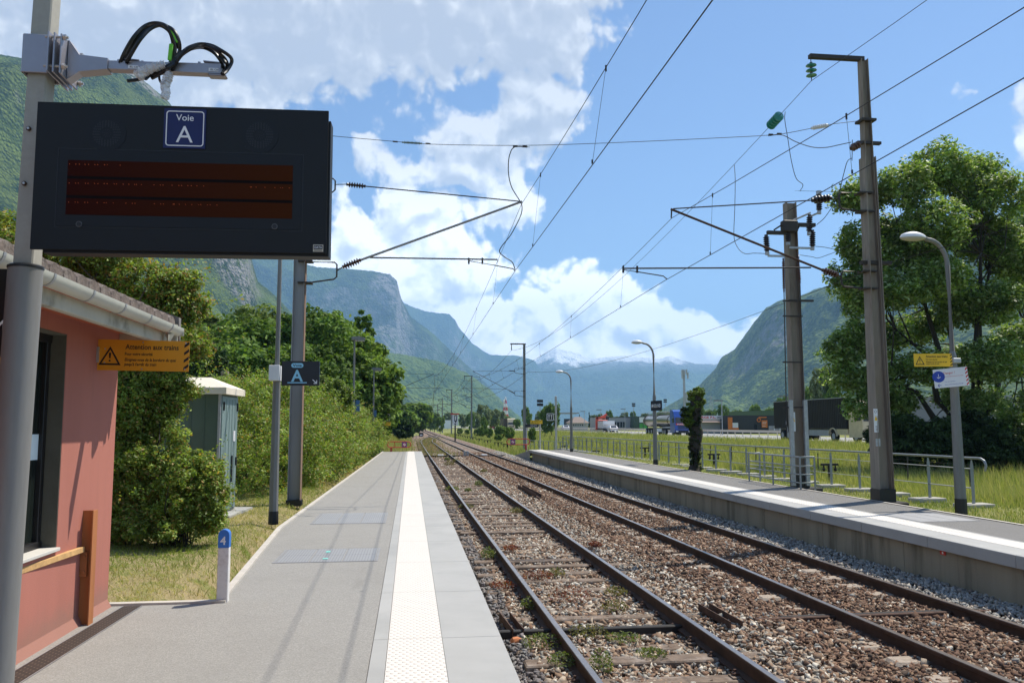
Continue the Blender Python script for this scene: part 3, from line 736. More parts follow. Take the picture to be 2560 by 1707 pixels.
# ballast stones
def hull_stones(n, xf, ymin, ymax, smin, smax, seed, sub=True):
    g = np.random.default_rng(seed)
    # denser near the camera
    u = g.random(n); y = ymin * (ymax / ymin) ** (u ** .8)
    x = xf(g, n)
    for C_ in (CM, CS):
        for s_ in (-1, 1):
            dd = x - (C_(y) + s_ * .7525); x = np.where(np.abs(dd) < .055, x + np.where(dd < 0, -.075, .075), x)
    phi = (1 + 5 ** .5) / 2
    ico = np.array([(-1, phi, 0), (1, phi, 0), (-1, -phi, 0), (1, -phi, 0), (0, -1, phi), (0, 1, phi), (0, -1, -phi), (0, 1, -phi), (phi, 0, -1), (phi, 0, 1), (-phi, 0, -1), (-phi, 0, 1)]) / 1.9
    fi = np.array([(0, 11, 5), (0, 5, 1), (0, 1, 7), (0, 7, 10), (0, 10, 11), (1, 5, 9), (5, 11, 4), (11, 10, 2), (10, 7, 6), (7, 1, 8), (3, 9, 4), (3, 4, 2), (3, 2, 6), (3, 6, 8), (3, 8, 9), (4, 9, 5), (2, 4, 11), (6, 2, 10), (8, 6, 7), (9, 8, 1)])
    octv = np.array([(1, 0, 0), (-1, 0, 0), (0, 1, 0), (0, -1, 0), (0, 0, 1), (0, 0, -1)], float)
    octf = np.array([(0, 2, 4), (2, 1, 4), (1, 3, 4), (3, 0, 4), (2, 0, 5), (1, 2, 5), (3, 1, 5), (0, 3, 5)])
    cub = np.array([(-1, -1, -1), (1, -1, -1), (1, 1, -1), (-1, 1, -1), (-1, -1, 1), (1, -1, 1), (1, 1, 1), (-1, 1, 1)], float) * .68
    cuf = np.array([(0, 2, 1), (0, 3, 2), (4, 5, 6), (4, 6, 7), (0, 1, 5), (0, 5, 4), (1, 2, 6), (1, 6, 5), (2, 3, 7), (2, 7, 6), (3, 0, 4), (3, 4, 7)])
    bv, bf = (cub, cuf) if sub else (octv, octf)
    k = len(bv); s = g.uniform(smin, smax, n) * (1 + .5 * (g.random(n) > .93))
    if not sub: s = s * (1 + (y / ymax) * .8)
    P = bv[None] * g.uniform(.45, 1.2, (n, k, 1)) * np.stack([s, s * g.uniform(.5, .95, n), s * g.uniform(.32, .62, n)], -1)[:, None]
    q = g.normal(size=(n, 4)) * np.array([1, .45, .45, 1.0]); q /= np.linalg.norm(q, axis=1)[:, None]; w_, a, b_, c_ = q.T
    Rm = np.stack([1 - 2 * (b_ * b_ + c_ * c_), 2 * (a * b_ - c_ * w_), 2 * (a * c_ + b_ * w_), 2 * (a * b_ + c_ * w_), 1 - 2 * (a * a + c_ * c_), 2 * (b_ * c_ - a * w_), 2 * (a * c_ - b_ * w_), 2 * (b_ * c_ + a * w_), 1 - 2 * (a * a + b_ * b_)], -1).reshape(n, 3, 3)
    P = np.einsum('nij,nkj->nki', Rm, P)
    z = bz(x, y) + g.uniform(-.02, .018, n)
    P += np.stack([x, y, z], -1)[:, None]
    # colour of each stone
    pal = np.array([(.15, .088, .060), (.235, .140, .092), (.32, .215, .145), (.43, .35, .27), (.60, .55, .47), (.28, .27, .245), (.10, .07, .052)])
    pr_main = np.array([.30, .30, .15, .06, .02, .05, .12]); pr_mid = np.array([.08, .15, .22, .24, .16, .10, .05]); pr_grey = np.array([0.02, .03, .08, .2, .25, .38, .04])
    pick = np.empty(n, int); r = g.random(n)
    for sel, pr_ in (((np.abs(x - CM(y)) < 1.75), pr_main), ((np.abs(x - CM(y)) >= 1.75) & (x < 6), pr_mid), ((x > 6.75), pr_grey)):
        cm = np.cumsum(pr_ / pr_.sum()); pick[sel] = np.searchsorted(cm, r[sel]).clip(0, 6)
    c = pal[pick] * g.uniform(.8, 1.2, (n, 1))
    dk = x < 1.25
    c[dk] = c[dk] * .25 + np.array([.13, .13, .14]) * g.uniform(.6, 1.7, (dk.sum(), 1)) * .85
    gr = x > 6.85
    c *= np.array([.90, .90, .88])
    c[gr] = c[gr] * .5 + np.array([.31, .30, .285]) * g.uniform(.5, 1.3, (gr.sum(), 1)) * .6
    Fm = (bf[None] + (np.arange(n) * k)[:, None, None]).reshape(-1, 3)
    return P.reshape(-1, 3), Fm, np.repeat(c, k, 0)
M['stone'] = attr_mat('ballast_stone', .9, spec=.25, bump=.004, bscale=90)
def xf_all(g, n):
    x = g.uniform(.62, 7.5, n); return x
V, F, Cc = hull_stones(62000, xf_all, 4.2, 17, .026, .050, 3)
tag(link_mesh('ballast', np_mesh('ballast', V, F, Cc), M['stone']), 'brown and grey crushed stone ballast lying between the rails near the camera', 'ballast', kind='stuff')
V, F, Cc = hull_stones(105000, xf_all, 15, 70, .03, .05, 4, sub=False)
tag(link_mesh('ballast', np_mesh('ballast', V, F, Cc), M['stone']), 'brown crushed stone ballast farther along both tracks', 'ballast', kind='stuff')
# ---------------------------------------------------------------- left platform: near things
M['fitting0'] = mat('dark_lock_metal', (.12, .12, .12), .5, .5)
M['galv'] = mat('galvanised_steel', (.42, .43, .44), .5, .55, var=.14, scale=14, grime=(.30, .30, .30), gamt=.4, gscale=3)
M['alu'] = mat('brushed_aluminium', (.36, .345, .37), .42, .6, var=.06, scale=9)
M['conc_pole'] = mat('pale_pole_face', (.36, .345, .30), .8, .0, var=.07, scale=30, bump=.0006, bscale=300, grime=(.36, .34, .30), gamt=.5, gscale=6)
M['sleeve'] = mat('grey_sleeve', (.215, .21, .20), .55, .2, var=.06, scale=60, streak=True, bump=.0004, bscale=260)
M['black_pl'] = mat('black_plastic', (.012, .012, .013), .45, var=.1)
M['cable'] = mat('cable_sheath', (.008, .008, .009), .35, var=.1)
M['dark_case'] = mat('charcoal_case', (.008, .0095, .0105), .55, .1, var=.10, scale=2, spec=.4)
M['dark_case2'] = mat('charcoal_case_panel', (.0065, .0075, .009), .5, .1, var=.08, scale=3, spec=.4)
M['navy'] = mat('navy_enamel', (.006, .009, .085), .4, var=.04)
M['white_pt'] = mat('white_lettering', (.82, .82, .82), .6, var=.02)
M['black_pt'] = mat('black_lettering', (.012, .011, .010), .6, var=.02)
M['green_tag'] = mat('green_tag', (.15, .55, .03), .5)
M['orange_sign'] = mat('orange_sign_face', (.72, .30, .015), .45, var=.05, scale=2)
M['yellow_sign'] = mat('yellow_sign_face', (.85, .50, .015), .45, var=.04, scale=2)
M['sky_pt'] = mat('pale_blue_lettering', (.28, .60, .80), .5, var=.02)
M['white_plate'] = mat('white_plate', (.74, .75, .76), .5, var=.04)
M['red_pt'] = mat('red_lettering', (.60, .035, .025), .5, var=.04)
M['blue_pt'] = mat('blue_lettering', (.02, .06, .38), .5, var=.04)
M['screw'] = mat('screw_head', (.5, .48, .45), .4, .8)

PY = 4.1   # distance of the post
p0_ = at(30, 1707, Y=PY)
postx = at(81, 500, Y=PY).x; ZL = 3.27; LEAN = .0165
post = empty('sign_post', (postx, PY, PZ), 'pale square post rising out of a round grey sleeve at the left edge', 'post')
mb = MB(); mb.box((postx, PY, 3.0), (.088, .10, 4.9), bev=.006); mb.v = [(a + (c - ZL) * LEAN, b_, c) for a, b_, c in mb.v]; mb.build('pole', M['conc_pole'], post)
sl_top = at(60, 672, Y=PY).z
mb = MB(); mb.lathe((postx + (PZ - ZL) * LEAN - .006, PY, PZ), (postx + (sl_top - ZL) * LEAN - .006, PY, sl_top), [(0, .077), (.99, .0745), (1, .0745)], n=36); mb.build('sleeve', M['sleeve'], post, smooth=True)
mb = MB(); mb.lathe((postx + (sl_top - ZL) * LEAN - .006, PY, sl_top), (postx + (sl_top - ZL) * LEAN - .006, PY, sl_top + .018), [(0, .078), (.6, .078), (1, .066)], n=36); mb.build('sleeve_cap', M['black_pl'], post, smooth=True)
for py_ in (322, 459):
    q = at(72 if py_ < 400 else 61, py_, Y=PY - .056)
    s_ = MB().cyl((q.x, PY - .060, q.z), (q.x, PY - .0545, q.z), .011, n=16).build('screw_washer', M['rail_side'], post)
    MB().cyl((q.x, PY - .066, q.z), (q.x, PY - .0605, q.z), .006, n=12).build('screw', M['screw'], s_)

# --- departure display
yl_, yr_ = PY - .24, PY - .27
TL, TR, BR, BL = at(98, 258, Y=yl_), at(823, 274.5, Y=yr_), at(814, 637, Y=yr_), at(71, 619, Y=yl_)
ux_ = ((TR - TL) + (BR - BL)).normalized()
up_ = Vector((0, 0, 1)); up_ = (up_ - up_.dot(ux_) * ux_).normalized()
W_ = ((TR - TL).dot(ux_) + (BR - BL).dot(ux_)) / 2; H_ = ((TL - BL).dot(up_) + (TR - BR).dot(up_)) / 2
cen = (TL + TR + BR + BL) / 4
DF = Frame(cen - ux_ * W_ / 2 - up_ * H_ / 2, ux_, up_)
disp = empty('departure_display', cen + Vector((0, .1, 0)), 'large charcoal platform display with a dark red screen hung from the square post', 'display')
mb = MB(); DF.slab(mb, 0, 0, W_, H_, -.014, 0); 
mb.v = mb.v; mb.build('front_plate', M['dark_case'], disp)
mb = MB(); DF.slab(mb, .05, -.012, W_ + .010, H_ - .045, -.10, -.0145); mb.build('housing', M['dark_case'], disp)
sc_ = W_ / 736.0
def dpx(px, py):   # photo position on the face -> panel coordinates
    l = at(px, py, Y=(yl_ + yr_) / 2); d = (l - CAM).normalized(); t_ = (DF.o - CAM).dot(DF.z) / d.dot(DF.z); p = CAM + d * t_
    return ((p - DF.o).dot(DF.x), (p - DF.o).dot(DF.y))
a0, b0 = dpx(148, 373); a1, b1 = dpx(762, 383); a2, b2 = dpx(133, 571); a3, b3 = dpx(753, 576)
x0, x1, y0, y1 = (a0 + a2) / 2, (a1 + a3) / 2, (b2 + b3) / 2, (b0 + b1) / 2
mb = MB(); po = [(x0, y0), (x1, y0), (x1, y1), (x0, y1)]; pi = [(x0 + .004, y0 + .004), (x1 - .004, y0 + .004), (x1 - .004, y1 - .004), (x0 + .004, y1 - .004)]
DF.ring(mb, po, pi, 0, .001); mb.build('hatch_seam', M['black_pl'], disp)
mb = MB(); DF.slab(mb, x0 + .006, y0 + .006, x1 - .006, y1 - .006, 0, .0025); hatch = mb.build('hatch', M['dark_case2'], disp)
a0, b0 = dpx(172, 404); a1, b1 = dpx(735, 412); a2, b2 = dpx(163, 538); a3, b3 = dpx(728, 546)
x0, x1, y0, y1 = (a0 + a2) / 2, (a1 + a3) / 2, (b2 + b3) / 2, (b0 + b1) / 2
m, N, b, o = new_mat('led_screen')
tc = N.n('ShaderNodeTexCoord').outputs['Generated']; s3 = N.n('ShaderNodeSeparateXYZ', ins={0: tc})
zz = s3.outputs[2]
row = N.m('FRACT', N.m('MULTIPLY', N.m('ADD', zz, .045), 2.85)); band = N.m('MULTIPLY', N.step(row, .10, .16), N.m('SUBTRACT', 1.0, N.step(row, .95, 1.0)))
fine = N.step(N.m('ABSOLUTE', N.m('SUBTRACT', N.m('FRACT', N.m('MULTIPLY', zz, 44)), .5)), .22, .42)
xg = s3.outputs[0]
c1_ = N.mixc(xg, (.024, .0028, .0009), (.042, .0105, .0012))
c = N.mixc(N.m('MULTIPLY', band, N.m('SUBTRACT', 1.0, N.m('MULTIPLY', fine, .35))), (.004, .003, .003), c1_)
N.t.links.new(c, b.inputs['Base Color']); b.inputs['Roughness'].default_value = .6; b.inputs['Specular IOR Level'].default_value = .08
N.t.links.new(c, b.inputs['Emission Color']); b.inputs['Emission Strength'].default_value = .12
mb = MB(); DF.slab(mb, x0, y0, x1, y1, 0, .004); scr = mb.build('screen', m, disp)
M['led'] = mat('lit_led', (.6, .12, .03), .5, emit=((1.0, .22, .08), .30))
mb = MB(); sw, sh = x1 - x0, y1 - y0
rows = [(.925, [.008, .035, .05, .075, .09, .118, .13, .16, .172, .228]), (.575, [.01, .038, .05, .08, .092, .12, .135, .162, .175, .205, .216, .245, .27, .295, .303, .325, .38, .408, .42, .46, .49, .502, .53, .545, .57, .60, .81, .815, .835, .875, .92, .945, .955, .985]),
        (.225, [.012, .04, .052, .082, .094, .135, .165, .175, .205, .26, .288, .30, .385, .413, .425, .468, .473, .495, .523, .55, .58, .59, .62, .632, .662])]
for v_, us in rows:
    for u_ in us:
        a, b__ = x0 + sw * u_, y0 + sh * v_
        DF.slab(mb, a - .0009, b__ - .0009, a + .0009, b__ + .0009, .004, .005)
mb.build('lit_dots', M['led'], scr)['kind'] = 'stuff'
for cxp, cyp in ((267, 334), (649, 339)):   # loudspeaker grilles
    a, b__ = dpx(cxp, cyp); mb = MB()
    DF.poly(mb, DF.circ(a, b__, .086), 0, .0018); gr_ = mb.build('speaker_plate', M['dark_case2'], disp)
    mb = MB()
    for ring_, nh in ((.004, 4), (.011, 8), (.018, 12), (.034, 16), (.042, 20), (.050, 24), (.058, 28)):
        for k in range(nh):
            an = 2 * math.pi * (k + .5 * (ring_ * 500 % 2)) / nh; r_ = .0042 if ring_ > .03 else .0018
            DF.poly(mb, DF.circ(a + ring_ * math.cos(an), b__ + ring_ * math.sin(an), r_, 6), .0018, .0024)
    mb.build('holes', M['black_pl'], gr_)['kind'] = 'stuff'
for cxp, cyp in ((198.5, 561), (687, 567)):
    a, b__ = dpx(cxp, cyp); mb = MB(); DF.poly(mb, DF.circ(a, b__, .0135), .0025, .006); lk = mb.build('lock', M['fitting0'], disp)
    mb = MB(); DF.poly(mb, DF.circ(a, b__, .010), .006, .008); mb.build('keyhole', M['black_pl'], lk)
# blue platform plate: Voie A
a0, b0 = dpx(413, 272); a1, b1 = dpx(517, 276); a2, b2 = dpx(407, 371); a3, b3 = dpx(513, 373)
x0, x1, y0, y1 = (a0 + a2) / 2, (a1 + a3) / 2, (b2 + b3) / 2, (b0 + b1) / 2
mb = MB(); DF.slab(mb, x0, y0, x1, y1, .001, .005); pl = mb.build('platform_plate', M['navy'], disp)
mb = MB(); w_, h_ = x1 - x0, y1 - y0
DF.ring(mb, DF.rrect(x0 + .010, y0 + .010, x1 - .008, y1 - .010, .014), DF.rrect(x0 + .0145, y0 + .0145, x1 - .0125, y1 - .0145, .0105), .005, .006)
DF.text(mb, 'Voie', x0 + w_ / 2, y0 + h_ * .70, h_ * .165, .0052, align='CENTER', bold=.008, fit=w_ * .42); DF.text(mb, 'A', x0 + w_ / 2, y0 + h_ * .15, h_ * .43, .0052, align='CENTER', fit=w_ * .40)
mb.build('lettering', M['white_pt'], pl)
a, b__ = dpx(796, 621); mb = MB(); DF.slab(mb, a - .024, b__ - .016, a + .022, b__ + .017, 0, .002); pl = mb.build('maker_badge', mat('cream_badge', (.62, .58, .48), .5), disp)
mb = MB(); DF.slab(mb, a - .021, b__ - .005, a + .019, b__ + .013, .002, .003); DF.slab(mb, a - .019, b__ - .012, a + .017, b__ - .009, .002, .003); q_ = mb.build('badge_band', M['black_pl'], pl)
mb = MB(); DF.text(mb, 'DATA', a - .018, b__ - .001, .010, .0031, bold=.02, fit=.034); mb.build('badge_lettering', M['white_plate'], pl)

# --- bracket arm above the display
arm = empty('mounting_bracket', at(120, 160, Y=PY), 'grey metal bracket arm clamped to the square post above the display', 'bracket')
A0 = at(150, 168, Y=PY - .02); A1 = at(277, 172, Y=PY); A2 = at(560, 181, Y=PY + .02)
mb = MB(); cz = at(110, 150, Y=PY).z; hz2 = (at(110, 105, Y=PY).z - at(110, 200, Y=PY).z) / 2
mb.box((postx + .006, PY - .068, cz), (.118, .010, hz2 * 2), bev=.003); mb.box((postx - .050, PY, cz), (.010, .14, hz2 * 2), bev=.003); mb.box((postx + .006, PY + .068, cz), (.118, .012, hz2 * 2), bev=.003)
mb.build('post_clamp', M['alu'], arm)
mb = MB()
for k, xo in enumerate((.085, .108, .135)): mb.box((postx + xo, PY - .005, cz - .01), (.008, .25 - .02 * k, hz2 * 2.05), bev=.002)
mb.build('clamp_plates', M['alu'], arm)
for s_ in (-1, 1):
    for u_ in (-1, 1):
        mb = MB(); mb.cyl((postx + .06, PY + s_ * .10, cz + u_ * hz2 * .75), (postx + .165, PY + s_ * .10, cz + u_ * hz2 * .75), .0065, n=8)
        mb.cyl((postx + .143, PY + s_ * .10, cz + u_ * hz2 * .75), (postx + .156, PY + s_ * .10, cz + u_ * hz2 * .75), .014, n=6); mb.build('bolt', M['screw'], arm)
xk = postx + .142; ya = PY - .012
def armprof(xa, xb, za0, za1, zb0, zb1, th, mbx):
    mbx.add([(xa, ya - th, za0), (xb, ya - th, zb0), (xb, ya - th, zb1), (xa, ya - th, za1), (xa, ya + th, za0), (xb, ya + th, zb0), (xb, ya + th, zb1), (xa, ya + th, za1)],
            [(0, 1, 2, 3), (7, 6, 5, 4), (3, 2, 6, 7), (0, 4, 5, 1), (1, 5, 6, 2), (0, 3, 7, 4)])
mb = MB()
zt = at(160, 145, Y=PY).z; zb_ = at(160, 187, Y=PY).z; zt2 = at(277, 156, Y=PY).z; zb2 = at(277, 183, Y=PY).z; xe = at(277, 170, Y=PY).x
armprof(xk + .052, xe, zb_, zt, zb2, zt2, .035, mb)
armprof(xk, xk + .052, cz - hz2 * 1.15, cz + hz2 * .95, zb_, zt, .030, mb)
mb.build('arm_root', M['alu'], arm)
mb = MB(); xf2 = at(556, 180, Y=PY).x
armprof(xe + .001, xf2, zb2 + .006, zt2 - .008, at(556, 192, Y=PY).z, at(556, 168, Y=PY).z, .026, mb); mb.build('arm_tube', M['alu'], arm)
for u0_, u1_ in ((.13, .27), (.84, .99)):
    xa = xe + (xf2 - xe) * u0_; xb = xe + (xf2 - xe) * u1_; za = zt2 - .008 + (at(556, 168, Y=PY).z - zt2 + .008) * (u0_ + u1_) / 2
    mb = MB(); mb.box(((xa + xb) / 2, ya, za + .010), (xb - xa, .05, .005), ry=.06); mb.box(((xa + xb) / 2 - .06, ya, za + .003), (.012, .04, .012)); mb.box(((xa + xb) / 2 + .05, ya, za + .002), (.012, .04, .012)); mb.build('top_plate', M['alu'], arm)
for px_ in (333, 534):
    q = at(px_, 168 if px_ < 400 else 175, Y=ya - .027); mb = MB(); mb.box((q.x, q.y - .0008, q.z), (.047, .0016, .017)); lb = mb.build('sticker', M['white_plate'], arm)
    mb = MB(); F_ = Frame((q.x - .015, q.y - .0017, q.z - .004), (1, 0, 0), (0, 0, 1)); F_.text(mb, 'B5, C3S', 0, 0, .0085, 0); mb.build('sticker_lettering', M['black_pt'], lb)
mb = MB(); q = at(545, 192, Y=ya); mb.box((q.x, ya, q.z), (.085, .05, .012), bev=.004); mb.build('end_foot', M['alu'], arm)

# --- cable bundle looped over the arm
def spl(pts, n=10):
    """Catmull-Rom through points"""
    P = [Vector(p) for p in pts]; P = [P[0] * 2 - P[1]] + P + [P[-1] * 2 - P[-2]]; out = []
    for i in range(1, len(P) - 2):
        for k in range(n):
            t = k / n; a, b_, c_, d_ = P[i - 1:i + 3]
            out.append(.5 * ((2 * b_) + (c_ - a) * t + (2 * a - 5 * b_ + 4 * c_ - d_) * t * t + (3 * b_ - a - 3 * c_ + d_) * t ** 3))
    return out + [P[-2]]
cb = empty('cable_bundle', at(400, 180, Y=ya), 'bundle of black cables looped in two arcs over the bracket arm', 'cables')
def cable(pts, r=.009, y=ya - .04, yw=.02, name='cable'):
    P3 = [at(p[0], p[1], Y=y + yw * math.sin(i * 1.7 + r * 900)) for i, p in enumerate(pts)]
    MB().tube(spl(P3, 8), r, n=8).build(name, M['cable'], cb, smooth=True)
cable([(300, 158), (312, 130), (335, 92), (362, 66), (390, 58), (415, 66), (430, 92), (438, 125), (440, 150), (420, 165), (395, 180), (350, 198), (318, 203)])
cable([(307, 158), (322, 128), (345, 94), (370, 71), (398, 64), (422, 78), (432, 105), (434, 140), (424, 160)], y=ya - .02)
cable([(316, 158), (330, 133), (352, 98), (378, 72), (405, 64), (432, 75), (447, 102), (449, 128), (440, 145), (425, 168), (395, 188), (380, 196)], y=ya - .05)
cable([(302, 158), (318, 124), (342, 88), (372, 64), (402, 60), (425, 72), (438, 98), (446, 122)], r=.008, y=ya - .01)
cable([(428, 172), (440, 150), (460, 128), (480, 116), (508, 113), (535, 122), (556, 140), (568, 160), (564, 180), (555, 185)])
cable([(420, 180), (436, 155), (452, 138), (475, 124), (505, 119), (532, 130), (550, 150), (560, 172), (557, 186)], y=ya - .02)
cable([(430, 176), (446, 148), (470, 122), (498, 111), (528, 114), (552, 126), (575, 142), (579, 156), (568, 176), (558, 186)], y=ya - .05)
cable([(425, 184), (442, 152), (466, 130), (495, 117), (520, 121), (545, 138), (562, 155), (570, 170), (560, 184)], r=.008, y=ya - .03)
cable([(438, 158), (428, 178), (420, 190), (412, 205), (404, 208), (399, 200), (398, 192)], r=.006)
cable([(415, 165), (392, 180), (374, 190), (365, 198), (362, 195)], r=.007)
def tagbox(px, py, w, h, rz):
    q = at(px, py, Y=ya - .06); mb = MB(); mb.box(q, (w, .012, h), ry=rz, bev=.003); mb.build('green_label', M['green_tag'], cb)
tagbox(437, 90, .015, .075, -.45); tagbox(426, 131, .018, .085, .06)
# bubble wrap round the loose ends
m, N, b, o = new_mat('bubble_wrap'); b.inputs['Base Color'].default_value = (.75, .75, .75, 1); b.inputs['Roughness'].default_value = .25; b.inputs['Alpha'].default_value = .62
tc = N.n('ShaderNodeTexCoord').outputs['Object']; bn = N.n('ShaderNodeBump', ins={'Strength': 1.0, 'Distance': .006, 'Height': N.n('ShaderNodeTexVoronoi', ins={'Vector': tc, 'Scale': 90.0}).outputs[0]}); N.t.links.new(bn.outputs[0], b.inputs['Normal'])
M['wrap'] = m
def wrap(pts, rads):
    P3 = spl([at(a, b_, Y=ya - .065) for a, b_ in pts], 8); n_ = len(P3)
    rr_ = [np.interp(i / (n_ - 1), np.linspace(0, 1, len(rads)), rads) * rnd.uniform(.85, 1.15) for i in range(n_)]
    MB().tube(P3, rr_, n=12).build('bubble_wrap', M['wrap'], cb, smooth=True)
wrap([(334, 180), (350, 185), (368, 175), (388, 168), (412, 163)], [.004, .030, .024, .022, .020])
wrap([(424, 180), (418, 200), (412, 218), (416, 232), (410, 247)], [.018, .024, .022, .020, .020])
wrap([(430, 186), (421, 198), (426, 205)], [.012, .016, .012])

# --- black direction sign at the far left edge, on the sleeve
sg = empty('direction_sign', at(-40, 800, Y=PY + .30), 'black sign with a white arrow half hidden behind the round sleeve', 'sign')
q = at(22, 672, Y=PY + .30); q2 = at(22, 890, Y=PY + .30); lft = at(-330, 800, Y=PY + .30)
mb = MB(); mb.box(((q.x + lft.x) / 2, PY + .32, (q.z + q2.z) / 2), (q.x - lft.x, .03, q.z - q2.z)); mb.build('panel', mat('black_sign_face', (.006, .006, .008), .35), sg)
mb = MB(); F_ = Frame((at(8, 830, Y=PY + .30).x, PY + .304, at(8, 830, Y=PY + .30).z), (1, 0, 0), (0, 0, 1))
F_.poly(mb, [(-.006, -.05), (.006, -.05), (.006, .05), (-.006, .05)], 0, .001); F_.poly(mb, [(-.042, .022), (-.034, .014), (.0, .052), (.0, .068)], 0, .0015); F_.poly(mb, [(.042, .022), (.0, .068), (.0, .052), (.034, .014)], 0, .0012)
mb.build('arrow', M['white_pt'], sg)
mb = MB(); q3 = at(22, 935, Y=PY + .30); mb.box(((q.x + lft.x) / 2, PY + .322, (q2.z - .004 + q3.z) / 2), (q.x - lft.x, .026, q2.z - .008 - q3.z)); mb.build('yellow_strip', M['yellow_sign'], sg)

# --- station building
WX = -2.66; YW = 7.93
M['wall'] = mat('salmon_render', (.42, .165, .125), .92, var=.10, scale=1.1, bump=.003, bscale=140, spec=.15, grime=(.38, .15, .115), gamt=.6, gscale=1.3, streak=True)
M['reveal'] = mat('raw_concrete_reveal', (.115, .11, .085), .95, var=.2, scale=3, bump=.003, bscale=50, grime=(.07, .065, .05), gamt=.6, gscale=3)
M['gutter'] = mat('cream_zinc_gutter', (.50, .50, .43), .5, var=.07, scale=3, grime=(.42, .42, .36), gamt=.5, gscale=4)
M['fascia'] = mat('streaked_concrete_beam', (.48, .46, .38), .9, var=.12, scale=4, grime=(.15, .14, .10), gamt=.85, gscale=2.2, streak=False, bump=.003)
M['soffit'] = mat('red_brown_soffit', (.42, .11, .05), .7, var=.08, scale=3)
M['tiles'] = mat('old_roof_tile', (.135, .105, .088), .95, var=.35, scale=14, bump=.01, bscale=40, grime=(.28, .25, .22), gamt=.6, gscale=9)
M['tile_edge'] = mat('grey_verge_tile', (.20, .18, .17), .8, var=.12, scale=6)
M['glass'] = mat('dark_glass', (.010, .014, .012), .06, var=.05, spec=.8)
M['dark_frame'] = mat('dark_window_frame', (.018, .017, .018), .4, .3)
M['sill'] = mat('pale_stone_sill', (.55, .53, .48), .9, var=.06, scale=8)
bl = empty('station_building', (WX, 5, PZ), 'salmon rendered station building with a tiled roof and cream gutter at the left', 'building')
ztop = 3.02
_w = M['wall'].node_tree; _n = NT(_w); _b = [q for q in _w.nodes if q.type == 'BSDF_PRINCIPLED'][0]; _c = _b.inputs['Base Color'].links[0].from_socket
_tc = _n.n('ShaderNodeTexCoord').outputs['Object']; _z = _n.n('ShaderNodeSeparateXYZ', ins={0: _tc}).outputs[2]
_spl = _n.m('SUBTRACT', 1.0, _n.step(_n.m('ADD', _z, _n.m('MULTIPLY', _n.noise(_tc, 6.0, 7, .7), -.30)), -.10, .16))
_c = _n.mixc(_n.m('MULTIPLY', _spl, .55), _c, (.27, .17, .13)); _c = _n.mixc(_n.m('MULTIPLY', _n.step(_n.noise(_n.vm('MULTIPLY', _tc, (1, 5, .25)), 3.0, 7, .7), .56, .70), .35), _c, (.30, .14, .11))
_w.links.new(_c, _b.inputs['Base Color'])
# window opening in the long wall: from y=WY1 to wy0 (nearer, mostly behind the sleeve)
wy1 = at(141, 1370, X=WX).y; wz0 = at(146, 1372, X=WX).z; wz1 = at(152, 832, X=WX).z
wy0 = wy1 - 1.9
print('window', wy1, wz0, wz1)
mb = MB()
def wallpiece(y0_, y1_, z0_, z1_): mb.box((WX - .15, (y0_ + y1_) / 2, (z0_ + z1_) / 2), (.30, y1_ - y0_, z1_ - z0_))
wallpiece(wy1, YW, PZ - .1, ztop); wallpiece(-4, wy0, PZ - .1, ztop)
mb.add([(WX, wy0, PZ - .1), (WX, wy1, PZ - .1), (WX, wy1, wz0), (WX, wy0, wz0)], [(0, 1, 2, 3)]); mb.add([(WX, wy0, wz1), (WX, wy1, wz1), (WX, wy1, ztop), (WX, wy0, ztop)], [(0, 1, 2, 3)])
mb.box((WX - 2.80, YW - .15, (PZ + ztop) / 2 - .05), (5.0, .30, ztop - PZ + .1))
# flared foot of the wall
mb.add([(WX, -4, PZ), (WX + .035, -4, PZ), (WX, -4, PZ + .07), (WX, YW, PZ), (WX + .035, YW, PZ), (WX, YW, PZ + .07)], [(1, 4, 5, 2), (0, 2, 5, 3), (0, 1, 2), (3, 5, 4)])
mb.build('wall', M['wall'], bl)
wn = MB(); wn.box((WX - .150, (wy0 + wy1) / 2, (wz0 + wz1) / 2), (.012, wy1 - wy0 - .16, wz1 - wz0 - .12)); wn = wn.build('window', M['glass'], bl)
mb = MB()
for yy_ in (wy1 - .045, (wy0 + wy1) / 2, wy0 + .045): mb.box((WX - .135, yy_, (wz0 + wz1) / 2), (.05, .06, wz1 - wz0), bev=.004)
for z_ in (wz0 + .035, wz1 - .035): mb.box((WX - .137, (wy0 + wy1) / 2, z_), (.066, wy1 - wy0 - .01, .07), bev=.004)
mb.build('window_frame', M['dark_frame'], wn)
mb = MB(); mb.box((WX - .12, (wy0 + wy1) / 2, wz0 + .008), (.30, wy1 - wy0 - .006, .025), bev=.003); mb.build('window_sill', M['sill'], wn)
mb = MB(); mb.box((WX - .086, wy1 - .002, (wz0 + wz1) / 2 + .012), (.165, .012, wz1 - wz0 - .02)); mb.box((WX - .143, (wy0 + wy1) / 2, wz1 - .003), (.27, wy1 - wy0, .012)); mb.build('window_reveal', M['reveal'], wn)
pa = at(101, 1085, X=WX - .14); pb_ = at(101, 1148, X=WX - .14)
mb = MB(); mb.box((WX - .141, pa.y - .12, (pa.z + pb_.z) / 2), (.004, .26, pa.z - pb_.z)); mb.build('paper_notice', mat('pale_paper', (.62, .72, .75), .9), wn)
